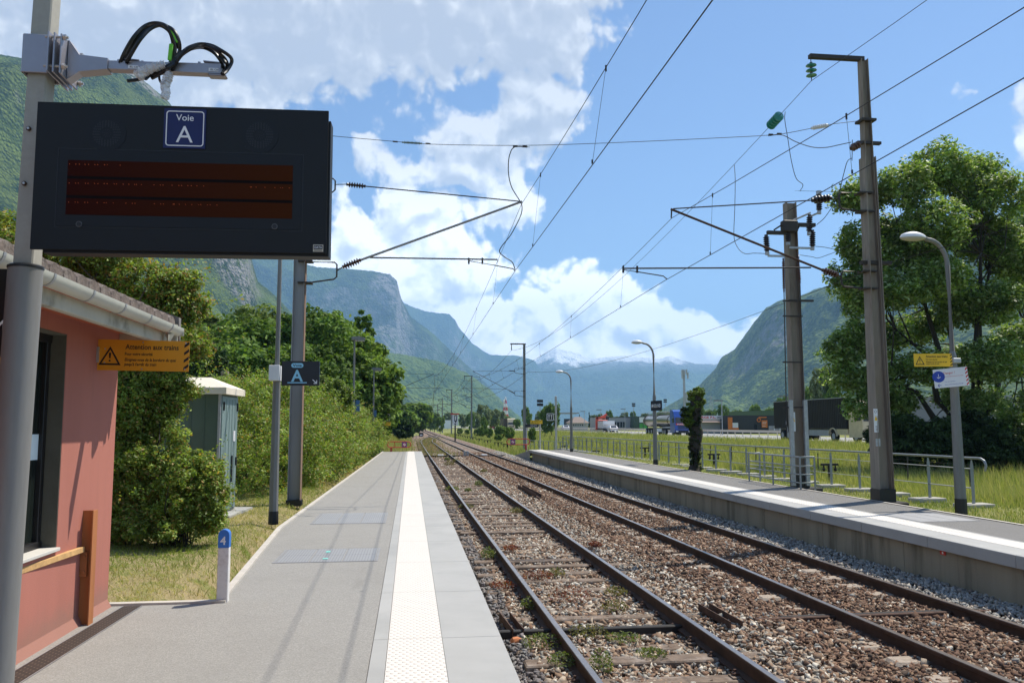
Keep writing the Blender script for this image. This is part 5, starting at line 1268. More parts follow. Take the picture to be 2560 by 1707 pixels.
pipe(at(2104, 692, Y=RY_), ia, .018, M['fitting'], 'link', t); ins(ia, ib, .075, 5, M['ins_brown'], 'insulator', t)
pipe(ib, at(1677, 523, Y=RY_), .026, M['rail_side'], 'strut', t)
pipe(at(2027, 669, Y=RY_), at(1557, 671, Y=RY_), .017, M['fitting'], 'registration_arm', t)
MB().tube([at(1560, 675, Y=RY_), at(1590, 679, Y=RY_), at(1658, 690, Y=RY_), at(1668, 698, Y=RY_)], .012).build('steady_arm', M['fitting'], t)
for px_ in (1558, 1593): MB().cyl(at(px_, 665, Y=RY_), at(px_, 682, Y=RY_), .022, n=8).build('clip', M['fitting'], t)
pipe(at(1679, 525, Y=RY_), at(1678, 545, Y=RY_), .016, M['fitting'], 'messenger_hanger', t)
a = at(2165, 657, Y=RY_); b_ = at(2213, 659, Y=RY_); MB().box(((a.x + b_.x) / 2, RY_, a.z), (b_.x - a.x + .25, .11, .08)).build('side_arm', M['fitting'], t)

# switch pylon
PXX_, PYY_ = 9.93, 20.4
t = empty('switch_mast', (PXX_, PYY_, .45), 'brown switch mast with black insulators and a pole-top switch', 'switch mast')
ztp = at(1972, 508, Y=PYY_).z
mb = MB(); hmast(mb, PXX_, PYY_, .45, ztp, .34, .27, .30, .24); mb.build('mast', M['mast_brown'], t)
MB().box((PXX_, PYY_, .66), (.36, .36, .42)).build('mast_foot', M['black_pl'], t)
MB().box((PXX_, PYY_, .46), (.95, .6, .16), bev=.02).build('foot_block', bpy.data.materials['tarred_block'], t)
Yq = PYY_ - .22
P = lambda x_, y_, Y=Yq: at(x_, y_, Y=Y)
MB().box(((P(1918, 582).x + P(1965, 580).x) / 2, Yq, P(1940, 582).z), (.52, .10, .09)).build('cross_arm', M['fitting'], t)
MB().box(((P(1950, 560).x + P(2040, 560).x) / 2, Yq, P(1990, 562).z), (.92, .12, .09)).build('cross_arm', M['fitting'], t)
MB().box((P(1972, 563).x, Yq - .02, P(1972, 567).z), (.40, .22, .30), bev=.02).build('switch_frame', M['fitting'], t)
pipe(P(1935, 575), P(1958, 560), .02, M['fitting'], 'brace', t); pipe(P(1983, 551), P(2026, 532), .025, M['galv'], 'switch_blade', t)
pipe(P(2026, 541), P(2049, 531), .025, M['galv'], 'switch_blade', t); pipe(P(1988, 585), P(1998, 566), .02, M['fitting'], 'brace', t)
for (xa, ya), (xb, yb) in (((1915, 587), (1918, 632)), ((1970, 565), (1970, 608)), ((2024, 537), (2023, 583)), ((2031, 575), (2031, 620)), ((2047, 486), (2048, 530))):
    ins(P(xa, ya), P(xb, yb), .082, 7, M['ins_black'], 'insulator', t, core=.6)
    pipe(P(xb, yb - 2), P(xb, yb + 5), .055, M['galv'], 'cap', t, n=10)
pipe(P(2047, 478), P(2047, 488), .07, M['galv'], 'cap', t, n=10)
MB().box(((P(1918, 638).x + P(1962, 640).x) / 2, Yq, P(1940, 640).z), (.44, .05, .05)).build('lower_arm', M['galv'], t)
MB().box(((P(1970, 620).x + P(2032, 620).x) / 2, Yq, P(2000, 620).z), (.60, .05, .05)).build('lower_arm', M['galv'], t)
for (xa, ya), (xb, yb) in (((1958, 645), (1960, 730)), ((1994, 632), (2000, 708))):
    ins(P(xa, ya), P(xb, yb), .040, 15, M['ins_brown'], 'long_insulator', t, core=.55)
pipe(P(1960, 730), P(1967, 1090), .014, M['fitting'], 'operating_rod', t); pipe(P(2000, 708), P(2012, 1090), .014, M['fitting'], 'operating_rod', t)
for z_px in (752, 790, 905, 1018):
    q = P(1983, z_px); MB().box((q.x, Yq + .03, q.z), (.52, .05, .035)).build('guide_bar', M['fitting'], t)
q = P(2022, 752); MB().box(((P(1965, 752).x + q.x) / 2 + .1, Yq, q.z), (.66, .07, .05)).build('side_arm', M['fitting'], t)
for xp in (1976, 2012):
    q = P(xp, 1000); q2 = P(xp, 1215); MB().box((q.x, Yq, (q.z + .6) / 2), (.10, .08, q.z - .6)).build('conduit', M['galv'], t)
q, q2 = P(1984, 1030, Yq + .06), P(1984, 1078, Yq + .06); F2 = Frame((q.x - .04, PYY_ - .158, q2.z), (1, 0, 0), (0, 0, 1)); hh = q.z - q2.z; mb = MB(); F2.slab(mb, 0, 0, .08, hh, -.006, 0); lp_ = mb.build('warning_label', M['white_plate'], t)
mb = MB(); F2.poly(mb, [(.012, hh * .50), (.068, hh * .50), (.04, hh * .72)], 0, .001); mb.build('triangle', M['yellow_sign'], lp_)
MB().tube([P(1965, 1000), P(1966, 1060), P(1970, 1080)], .012).build('bent_bar', M['galv'], t)

# farther masts
def far_mast(x, y, s, tx, label, top=9.6, arm=True, zt_=7.3, zb_=5.5, feeder=False, zg=-.2, rr=.012, two=False):
    t = empty('catenary_mast', (x, y, zg), label, 'catenary mast', 'catenary masts')
    k = max(1, y / 130.0)
    mb = MB(); hmast(mb, x, y, zg, top, .26 * k ** .5, .20 * k ** .5, .24, .18, t=.03); mb.build('mast', M['mast'], t)
    if feeder:
        MB().box((x - .55, y, top), (1.4, .14, .10 * k)).build('top_arm', M['fitting'], t)
        pipe((x - 1.15, y, top), (x - 1.15, y, top - .55), .04 * k, M['fitting'], 'hanging_insulator', t, n=6)
    if arm:
        m0 = x + s * .12
        b2 = bracket(m0, y, s, zt_ + .1, zt_ - .4, .75, t, r=.02 * k); b1 = bracket(m0, y, s, zb_ + .05, zb_ - .45, .75, t, r=.02 * k)
        tip = Vector((tx, y, zt_ - .15))
        ins(b2, b2.lerp(tip, .14), .06 * k, 5, M['ins_black'], 'insulator', t, n=8); pipe(b2.lerp(tip, .14), tip, rr * k, M['wire'], 'top_tie', t, n=5)
        ins(b1, b1.lerp(tip, .14), .07 * k, 5, M['ins_black'], 'insulator', t, n=8); pipe(b1.lerp(tip, .13), tip, .024 * k, M['fitting'], 'strut', t, n=6)
        q = b1.lerp(tip, .2); pipe(q, (tx - s * .0 + s * .9, y, q.z + .05), .016 * k, M['fitting'], 'registration_arm', t, n=5)
        pipe((tx + s * .6, y, q.z + .02), (tx, y, q.z - .28), .012 * k, M['fitting'], 'steady_arm', t, n=5)
    return t
LM = [(-2.62, 80, 'grey catenary mast beyond the end of the left platform, arm reaching over the siding', 7.55), (at(971, 1000, Y=150).x, 150, 'catenary mast standing in front of the dark conifer', 7.3), (at(1014.5, 1010, Y=222).x, 222, 'slender catenary mast in front of the round tree left of the track', 7.4)]
for x, y, lb_, tp in LM: far_mast(x, y, 1, float(CS(y)) + .1, lb_, top=tp, zt_=7.2, zb_=5.5, zg=-.3)
RM = [(at(1311, 1000, Y=73).x, 73, 'tall catenary mast with a top arm just past the right platform end'),
      (at(1179, 1000, Y=133).x, 133, 'catenary mast with a top arm, standing right of the red and white board'),
      (at(1129, 1000, Y=190).x, 190, 'catenary mast directly behind the red and white board'),
      (at(1106, 1010, Y=262).x, 262, 'farther catenary mast, third beyond the red and white board'),
      (at(1094, 1020, Y=318).x, 318, 'thin distant catenary mast, left of the dark bushes'),
      (at(1082, 1030, Y=380).x, 380, 'thinnest distant catenary mast near the point where the tracks vanish')]
for i, (x, y, lb_) in enumerate(RM):
    far_mast(x, y, -1, float(CM(y)) + .1, lb_, top=[9.35, 10.0, 10.2, 10.2, 10.2, 10.2][i], zt_=7.0 if i else 7.05, zb_=5.3 if i else 5.1, feeder=i < 4, zg=-.5)

# wires
def span(a, b_, sag, n=14):
    a, b_ = Vector(a), Vector(b_)
    return [a.lerp(b_, i / n) - Vector((0, 0, sag * 4 * (i / n) * (1 - i / n))) for i in range(n + 1)]
def wire(mb, pts, r0):
    mb.tube(pts, [r0 * max(1, (p - CAM).length / 34.0) for p in pts], n=6)
def line(label, C_sup, M_sup, sags, contact_r=.0062, mess_r=.0058, dropper_px=()):
    t = empty('overhead_line', C_sup[0], label, 'overhead wires', 'overhead lines above the tracks')
    mb = MB(); pts = []
    for a, b_ in zip(C_sup[:-1], C_sup[1:]): pts += span(a, b_, .03)[:-1]
    wire(mb, pts + [Vector(C_sup[-1])], contact_r); mb.build('contact_wire', M['wire'], t)
    mb = MB(); pts = []; sp = []
    for (a, b_), sg_ in zip(zip(M_sup[:-1], M_sup[1:]), sags): s_ = span(a, b_, sg_, 18); sp.append(s_); pts += s_[:-1]
    wire(mb, pts + [Vector(M_sup[-1])], mess_r); mb.build('messenger_wire', M['wire'], t)
    # droppers
    def on(pts_, y):
        for a, b_ in zip(pts_[:-1], pts_[1:]):
            a, b_ = Vector(a), Vector(b_)
            if a.y <= y <= b_.y: return a.lerp(b_, (y - a.y) / (b_.y - a.y))
    allm = [p for s_ in sp for p in s_]
    for i, y in enumerate(dropper_px):
        a, b_ = on(C_sup, y), on(allm, y)
        if a and b_:
            mb = MB(); k = max(1, y / 34.0)
            mb.cyl(a, b_, .0028 * k, n=5); mb.cyl(b_ - Vector((0, 0, .05)), b_ + Vector((0, 0, .03)), .012 * k ** .5, n=6); mb.cyl(a, a + Vector((0, 0, .05)), .012 * k ** .5, n=6)
            mb.build('dropper', M['wire'], t)
    return t
pc = at(1288, 677, Y=LY); pm = at(1303, 512, Y=LY)
pcn = at(1776, 0, X=2.18); dirc = (pc - pcn).normalized(); c0 = pc - dirc * ((pc.y + 28) / dirc.y)
mn = at(1527, 169, Y=9.9)
pm_prev = Vector((2.05, -42, 6.7)); 
line('pair of overhead wires above the siding on the left', [c0, pc, Vector((float(CS(80)) + .1, 80, 5.2)), Vector((float(CS(150)) + .2, 150, 5.2)), Vector((4.6, 222, 5.2))],
     [pm_prev, pm, at(1087, 938, Y=80), Vector((float(CS(150)) + .2, 150, 7.0)), Vector((4.6, 222, 7.0))], [.95, .95, .9, .9], dropper_px=[3.4, 9.9, 15.5, 23.5, 31, 38.5, 46, 54, 62, 70, 90, 105, 120, 135])
pc = at(1668, 698, Y=RY_); pm = at(1680, 545, Y=RY_); pcn = at(2560, 190, X=5.62); dirc = (pc - pcn).normalized(); c0 = pc - dirc * ((pc.y + 28) / dirc.y)
line('pair of overhead wires above the main track on the right', [c0, pc, at(1190, 986, Y=73), Vector((5.3, 133, 5.1)), Vector((5.0, 190, 5.1)), Vector((5.4, 262, 5.1)), Vector((5.2, 380, 5.1))],
     [Vector((5.9, -40, 6.6)), pm, at(1180, 941, Y=73), Vector((5.3, 133, 6.9)), Vector((5.0, 190, 6.9)), Vector((5.4, 262, 6.9)), Vector((5.2, 380, 6.9))], [1.0, 1.0, .9, .9, .9, .9], dropper_px=[4.2, 9.6, 14.2, 20.5, 27.5, 34.5, 42, 49.5, 57, 65, 85, 97, 109, 121, 145, 160])
def one_wire(name, label, cat, pts, r=.006):
    mb = MB(); wire(mb, pts, r); o = mb.build(name, M['wire'], org=tuple(pts[0])); tag(o, label, cat); return o
f0 = at(2028, 203, Y=RY_); f1 = Vector((RM[0][0] - 1.15, 73, 8.78)); 
f_1 = Vector((f0.x + .15, -40, 8.9))
fd = empty('feeder_wire', f0, 'single feeder wire running from the green insulator string of the tall mast into the distance', 'wire')
mb = MB(); wire(mb, span(f_1, f0, .95, 18)[:-1] + span(f0, f1, 1.35, 22) , .006); mb.build('conductor', M['wire'], fd)
sfar = span(f0, f1, 1.35, 900)
def near_px(pts_, px_):
    best = None
    for p in pts_:
        c_ = CAMR.transposed() @ (p - CAM); x_ = CX + FPX * c_.x / -c_.z
        if best is None or abs(x_ - px_) < best[0]: best = (abs(x_ - px_), p)
    return best[1]
ga, gb = near_px(sfar, 1950), near_px(sfar, 1925)
d_ = (gb - ga).normalized(); gc = (ga + gb) / 2
for k in range(5):
    c_ = gc + d_ * (k - 2) * .11; MB().lathe(c_ - d_ * .03, c_ + d_ * .03, [(0, .03), (.4, .12), (.7, .12), (1, .05)], n=14).build('insulator_disc', GREEN_GLASS, fd, smooth=True)
# beyond
mb = MB(); wire(mb, span(f1, (RM[1][0] - 1.15, 133, 9.45), 1.2, 14) + span((RM[1][0] - 1.15, 133, 9.45), (RM[2][0] - 1.15, 190, 9.65), 1.1, 10)[1:], .006); mb.build('conductor', M['wire'], fd)
e0 = at(2211, 661, Y=RY_); e1 = at(1321, 929, Y=73); ep = at(2560, 560, X=10.9)
one_wire('earth_wire', 'thin wire passing behind the white-hooded lamp and the switch mast', 'wire', [ep + (ep - e0) * .9, ep] + span(e0, e1, .75, 18) + span(e1, (RM[1][0] + .3, 133, 6.6), .8, 10)[1:])
# span wire between the two near masts
s0, s1 = Vector((lx + .12, LY, at(760, 333, Y=LY).z)), at(2145, 303, Y=RY_)
sg = empty('cross_span_wire', (s0 + s1) / 2, 'thin cross wire strung between the two nearest masts with two small insulators', 'wire')
pts = [s0, at(828, 340, Y=LY), at(985, 354, Y=LY - .25), at(1080, 361, Y=LY - .4), at(1300, 364, Y=LY - .75), at(1514, 358, Y=LY - 1.0), at(1800, 345, Y=LY - 1.5), at(1937, 337, Y=LY - 1.7), at(2010, 325, Y=RY_ + .15), at(2072, 312, Y=RY_ + .06), s1]
mb = MB(); wire(mb, spl(pts, 5), .0065); mb.build('wire', M['wire'], sg)
ins(at(1005, 356, Y=LY - .28), at(1055, 359, Y=LY - .36), .032, 12, M['cab_dark'], 'insulator', sg, core=.3)
for px_ in (988, 1070): pipe(at(px_ - 6, 354 + (px_ - 988) * .06, Y=LY - .3), at(px_ + 6, 355 + (px_ - 988) * .06, Y=LY - .3), .018, M['fitting'], 'clevis', sg)
ins(at(2028, 321, Y=RY_ + .12), at(2071, 313, Y=RY_ + .06), .05, 7, M['ins_white'], 'insulator', sg, core=.7)
for px_, py_ in ((1288, 366), (1312, 367), (1927, 337), (1948, 335)): MB().box(at(px_, py_, Y=LY - .8 if px_ < 1500 else LY - 1.7), (.10, .03, .035)).build('clamp', M['fitting'], sg)
def jumper(label, pts, Y=LY, Y2=None, r=.009):
    n = len(pts); P3 = [at(a, b_, Y=Y + ((Y2 if Y2 is not None else Y) - Y) * i / (n - 1)) for i, (a, b_) in enumerate(pts)]
    o = MB().tube(spl(P3, 8), r, n=6).build('jumper_cable', M['cable'], org=tuple(P3[0]), smooth=True); tag(o, label, 'jumper cable', 'jumper cables hanging between wires')
jumper('black jumper cable curling down from the cross wire to the arm of the left mast', [(1324, 368), (1287, 368), (1275, 385), (1271, 410), (1272, 440), (1280, 470), (1298, 500), (1305, 515), (1303, 535), (1292, 560), (1275, 590), (1255, 615), (1249, 630), (1262, 643), (1280, 655), (1288, 674)], LY - .75, LY, .011)
jumper('jumper cable hanging from the feeder wire beside the green glass insulator', [(1963, 280), (1962, 300), (1970, 350), (1978, 400), (1990, 445), (2007, 462), (2000, 478)], 20.5, 20.2)
jumper('jumper cable looping from the cross wire to the tall mast', [(1920, 340), (1955, 338), (1990, 355), (2030, 368), (2065, 369), (2100, 362), (2128, 356)], LY - 1.7, RY_ - .1)
jumper('jumper cable curving from the tall mast down to the switch mast', [(2130, 395), (2118, 405), (2108, 440), (2095, 490), (2065, 540), (2042, 562)], RY_ - .1, PYY_ - .25)
jumper('jumper cable hanging straight down to the left insulator of the switch mast', [(1836, 413), (1838, 450), (1837, 520), (1835, 590), (1845, 620), (1862, 634), (1885, 633), (1912, 634)], 23.5, PYY_ - .2)
jumper('short slack cable on the right of the switch mast', [(1996, 637), (2030, 642), (2045, 645), (2070, 637), (2098, 626), (2130, 610)], PYY_ - .1, PYY_ - .5, .007)
jumper('taut short cable from the switch mast insulator to the right', [(2036, 616), (2060, 618), (2098, 626)], PYY_ - .22, PYY_ - .5, .008)
jumper('thin horizontal wire crossing in front of the tree to the tall mast', [(1988, 477), (2060, 479), (2110, 480), (2150, 481)], 20.3, RY_, .005)
# ---------------------------------------------------------------- right platform: things
# long railing on concrete blocks
M['rail_galv'] = mat('railing_galvanised', (.27, .285, .29), .45, .5, var=.1, scale=8)
M['block'] = mat('footing_concrete', (.40, .38, .33), .95, var=.14, scale=6, bump=.004, bscale=40, grime=(.22, .21, .18), gamt=.5, gscale=3)
XR = 12.3; NP = 33
rt = lambda y: 1.40 - .16 * min(1, (y - 16.6) / 50)
rb = lambda y: rt(y) - 1.03
ypost = [17.05 + 1.55 * i for i in range(NP)]
t = empty('railing', (XR, ypost[0], .35), 'long galvanised handrail on concrete blocks at the edge of the meadow', 'railing')
mb = MB(); ye = ypost[-1]
mb.tube([(XR, ye, rb(ye)), (XR, ye, rt(ye) - .02)] + [(XR, y, rt(y)) for y in reversed(ypost)] + [(XR, ypost[0] - .30, rt(17)), (XR, ypost[0] - .42, rt(17) - .05), (XR, ypost[0] - .46, rt(17) - .14), (XR, ypost[0] - .43, rt(17) - .26)], .027, n=10)
mb.build('handrail', M['rail_galv'], t, smooth=True)
for k in (.77, .36):
    MB().tube([(XR, y, rb(y) + 1.03 * k) for y in (ypost[0], ypost[8], ypost[16], ypost[-1])], .015, n=8).build('rail', M['rail_galv'], t, smooth=True)
for i, y in enumerate(ypost):
    h = .99; mb = MB(); z0_ = rb(y)
    mb.add([(XR + a, y + b_, z) for z in (z0_, z0_ + .86) for a, b_ in ((-.035, -.008), (.035, -.008), (.035, .008), (-.035, .008))] + [(XR - .012, y - .008, z0_ + .985), (XR + .012, y - .008, z0_ + .985), (XR + .012, y + .008, z0_ + .985), (XR - .012, y + .008, z0_ + .985)],
           [(0, 3, 2, 1), (8, 9, 10, 11)] + [(a + i_, a + (i_ + 1) % 4, a + 4 + (i_ + 1) % 4, a + 4 + i_) for a in (0, 4) for i_ in range(4)])
    mb.build('post', M['rail_galv'], t)
    MB().box((XR + rnd.uniform(-.08, .08), y, z0_ - .055), (.74, .42, .19), rz=rnd.uniform(-.06, .06), bev=.012).build('footing', M['block'], t)
# second, lower run beyond
t = empty('railing', (10.4, 62, .1), 'short far railing sloping down beyond the right platform end', 'railing')
for i in range(8):
    y = 58 + i * 2.6; MB().box((11.0, y, .45 - i * .03), (.07, .05, .95)).build('post', M['rail_galv'], t)
MB().tube([(11.0, 58, .93), (11.0, 76.2, .72)], .03).build('handrail', M['rail_galv'], t); MB().tube([(11.0, 58, .6), (11.0, 76.2, .4)], .02).build('rail', M['rail_galv'], t)
# small barrier round the switch mast
bx0, bx1 = at(1884, 1202, z=PZ), at(2029, 1223, z=PZ)
t = empty('barrier', bx0, 'small grey tubular barrier in front of the switch mast', 'barrier')
hB = .79; B0 = Vector((9.56, bx0.y, PZ)); B1 = Vector((9.56, bx1.y, PZ)); B2 = Vector((9.95, bx0.y + .15, PZ))
for p in (B0, B0.lerp(B1, .5), B1, B2, B1 + Vector((.4, .05, 0))): MB().cyl(p - Vector((0, 0, .05)), p + Vector((0, 0, hB)), .024, n=8).build('post', M['rail_galv'], t)
for k in (1, .72, .46, .2):
    MB().tube([B2 + Vector((0, 0, hB * k)), B0 + Vector((0, 0, hB * k)), B1 + Vector((0, 0, hB * k)), B1 + Vector((.4, .05, hB * k))], .021 if k == 1 else .015, n=8).build('rail', M['rail_galv'], t)

# lamp posts with curved necks
def neck_lamp(x, y, z0_, label, H=5.35, reach=.50, k=1.0):
    t = empty('lamp_post', (x, y, z0_), label, 'lamp post', 'curved lamp posts of the right platform')
    mb = MB(); mb.lathe((x, y, z0_), (x, y, z0_ + H * .58), [(0, .098 * k), (.97, .068 * k), (1, .048 * k)], n=10); mb.build('pole', M['lamp_pole'], t)
    mb = MB(); pts = [(x, y, z0_ + H * .575), (x, y, z0_ + H - .55)]
    for i in range(1, 9):
        a = math.pi / 2 * i / 8; pts.append((x - .42 * (1 - math.cos(a)), y, z0_ + H - .55 + .53 * math.sin(a)))
    pts.append((x - reach, y, z0_ + H + .02)); mb.tube(pts, [.045 * k] * 2 + [.04 * k] * 8 + [.036 * k], n=10); mb.build('neck', M['lamp_pole'], t, smooth=True)
    mb = MB(); mb.lathe((x, y, z0_ - .05), (x, y, z0_ + .26), [(0, .102 * k), (1, .100 * k)], n=10); mb.build('base_band', M['black_pl'], t)
    # hood: flattened teardrop
    def shell(zs0, zs1, name, m, top):
        vs = []; fs = []; n, q = 10, 12; L = .46 * k
        for i in range(n + 1):
            u = i / n; xx_ = x - reach + .02 - L * u; w = .115 * k * math.sin(math.pi * (u * .86 + .10)) ** .6 * (1 if u < .99 else .2)
            for j in range(q + 1):
                a = math.pi * j / q; vs.append((xx_, y + w * math.cos(a), z0_ + H + .01 + (w * .95 * math.sin(a) if top else -w * .55 * math.sin(a))))
        for i in range(n):
            for j in range(q): fs.append((i * (q + 1) + j, i * (q + 1) + j + 1, (i + 1) * (q + 1) + j + 1, (i + 1) * (q + 1) + j))
        MB().add(vs, fs).build(name, m, t, smooth=True)
    shell(0, 0, 'hood', M['lamp_white'], True); shell(0, 0, 'lamp_bowl', M['lamp_glass'], False)
    return t
lr = at(2403, 1275, z=.45); zt_ = at(2330, 597, Y=lr.y).z
neck_lamp(lr.x, lr.y, .42, 'nearest curved lamp post of the right platform, holding a yellow and a white sign', H=zt_ - .42, k=1.15)
l2 = at(1639, 1162, z=.5); neck_lamp(l2.x, l2.y, .46, 'curved lamp post in the middle of the right platform, holding the black name plate', H=at(1600, 857, Y=l2.y).z - .46)
l3 = at(1429, 1131, z=.5); neck_lamp(l3.x, l3.y, .46, 'farthest curved lamp post of the right platform, at the far railing end', H=at(1410, 930, Y=l3.y).z - .46)
# signs on the nearest lamp post
ys = lr.y - .14
a_, c_ = at(2284, 884, Y=ys), at(2383, 917, Y=ys)
F_ = Frame((a_.x, ys, c_.z), (1, .02, .012), (-.012, 0, 1)); ws2 = warning_sign(F_, c_.x - a_.x, a_.z - c_.z, M['yellow_sign'], 'yellow train warning sign on the nearest curved lamp post', (a_.x, ys, c_.z))
MB().box((lr.x, ys + .07, (a_.z + c_.z) / 2), (.17, .15, .1), bev=.01).build('clamp', M['galv'], ws2)
a_, b_, c_, d_ = at(2333, 926, Y=ys + .05), at(2420, 916, Y=ys - .32), at(2421, 965, Y=ys - .32), at(2336, 971, Y=ys + .05)
xx = ((b_ - a_) + (c_ - d_)).normalized(); zz = Vector((0, 0, 1)); yy_ = (zz - zz.dot(xx) * xx).normalized(); w, h = ((b_ - a_).length + (c_ - d_).length) / 2, ((a_ - d_).length + (b_ - c_).length) / 2
F_ = Frame(d_ + Vector((0, -.02, 0)), xx, yy_); ds = empty('danger_sign', d_, 'white danger sign with a blue disc and red stripes on the nearest curved lamp post', 'warning sign')
mb = MB(); F_.slab(mb, 0, 0, w, h, -.004, 0); pn = mb.build('panel', M['white_plate'], ds)
mb = MB(); F_.poly(mb, F_.circ(.15 * w, .60 * h, .30 * h), 0, .001); dsc = mb.build('blue_disc', M['blue_pt'], pn)
mb = MB(); F_.poly(mb, [(.10 * w, .56 * h), (.145 * w, .50 * h), (.205 * w, .56 * h), (.205 * w, .60 * h), (.145 * w, .54 * h), (.10 * w, .60 * h)], .001, .002); F_.poly(mb, [(.145 * w, .58 * h), (.158 * w, .58 * h), (.158 * w, .74 * h), (.145 * w, .74 * h)], .001, .002); mb.build('pictogram', M['white_pt'], dsc)
mb = MB(); F_.text(mb, 'Danger !', .30 * w, .70 * h, .13 * h, .0003, fit=.32 * w); F_.text(mb, 'Il est interdit de traverser les voies', .30 * w, .55 * h, .055 * h, .0003, fit=.56 * w)
for k in range(5):
    y_ = .02 * h + k * .195 * h; F_.poly(mb, [(.93 * w, y_), (.995 * w, y_ + .10 * h), (.995 * w, y_ + .19 * h), (.93 * w, y_ + .09 * h)], 0, .001)
mb.build('red_lettering', M['red_pt'], pn)
mb = MB(); F_.text(mb, 'Pour votre sécurité', .31 * w, .28 * h, .05 * h, .0003, fit=.30 * w); F_.text(mb, 'Empruntez le passage aménagé', .31 * w, .13 * h, .05 * h, .0003, fit=.52 * w)
F_.poly(mb, [(.10 * w, .12 * h), (.20 * w, .12 * h), (.20 * w, .15 * h), (.10 * w, .15 * h)], 0, .001); F_.poly(mb, [(.095 * w, .135 * h), (.14 * w, .04 * h), (.15 * w, .07 * h), (.115 * w, .135 * h), (.15 * w, .20 * h), (.14 * w, .23 * h)], 0, .0013); mb.build('blue_lettering', M['blue_pt'], pn)
# name plate
pn_ = empty('station_name_sign', (l2.x - .1, l2.y - .3, 2.9), 'dark navy station name plate reading MAGLAND on the middle lamp post', 'sign')
zt_, zb_ = at(1628, 1002, Y=l2.y).z, at(1628, 1027, Y=l2.y).z; w = 1.02
F_ = Frame((l2.x - .12, l2.y + .12, zb_), (.14, -1, 0), (0, 0, 1)); mb = MB(); F_.slab(mb, 0, 0, w, zt_ - zb_, -.03, 0); pp = mb.build('panel', mat('name_plate_navy', (.006, .010, .035), .4), pn_)
mb = MB(); F_.text(mb, 'MAGLAND', w / 2, (zt_ - zb_) * .34, (zt_ - zb_) * .34, .001, align='CENTER', bold=.02, fit=w * .84); mb.build('lettering', M['white_pt'], pp)
MB().box((l2.x - .04, l2.y - .35, (zt_ + zb_) / 2), (.10, .5, .06)).build('clamp', M['galv'], pn_)

# red end barriers
M['red_tube'] = mat('red_barrier_paint', (.50, .045, .03), .45, var=.08)
def end_barrier(x0, x1, y, zb_, zt_, xp, zg, xs, label):
    t = empty('end_barrier', (xp, y, zg), label, 'barrier', 'red barriers closing the platform ends')
    r = (zt_ - zb_) / 2; zc = (zt_ + zb_) / 2; pts = []
    for i in range(13): a = math.pi / 2 + math.pi * i / 12; pts.append((x0 + r + r * math.cos(a), y, zc + r * math.sin(a)))
    for i in range(13): a = -math.pi / 2 + math.pi * i / 12; pts.append((x1 - r + r * math.cos(a), y, zc + r * math.sin(a)))
    pts.append(pts[0]); MB().tube(pts, .030, n=8).build('loop', M['red_tube'], t, smooth=True)
    MB().box((xp, y, (zg + zb_) / 2), (.11, .09, zb_ - zg), bev=.01).build('post', M['red_tube'], t)
    MB().cyl((x0 + r + .25, y, zb_), (x0 + r + .25, y, zt_), .02, n=6).build('bar', M['red_tube'], t)
    F_ = Frame((xs, y - .04, zb_ + .02), (1, 0, 0), (0, 0, 1)); q = zt_ - zb_ - .04; mb = MB(); F_.slab(mb, -q / 2, 0, q / 2, q, -.01, 0); pl = mb.build('notice', mat('violet_plate', (.10, .08, .26), .5), t)
    mb = MB(); F_.poly(mb, F_.circ(0, q / 2, q * .36, 16), 0, .002); mb.build('disc', M['white_pt'], pl)
    mb = MB(); F_.ring(mb, F_.circ(0, q / 2, q * .38, 16), F_.circ(0, q / 2, q * .27, 16), .002, .004); F_.poly(mb, [(-q * .2, q * .3), (-q * .12, q * .24), (q * .2, q * .72), (q * .12, q * .78)], .002, .0045); mb.build('red_ring', M['red_pt'], pl)
y_ = 51.2; end_barrier(at(969, 1110, Y=y_).x, at(1027, 1110, Y=y_).x, y_, at(990, 1118, Y=y_).z, at(990, 1104, Y=y_).z, at(978, 1118, Y=y_).x, PZ, at(1011, 1110, Y=y_).x, 'red tubular barrier at the far end of the left platform')
y_ = 52.6; end_barrier(at(1267, 1105, Y=y_).x, at(1324, 1105, Y=y_).x, y_, at(1290, 1111, Y=y_).z, at(1290, 1097, Y=y_).z, at(1315, 1112, Y=y_).x, PZ, at(1282, 1105, Y=y_).x, 'red tubular barrier at the far end of the right platform')

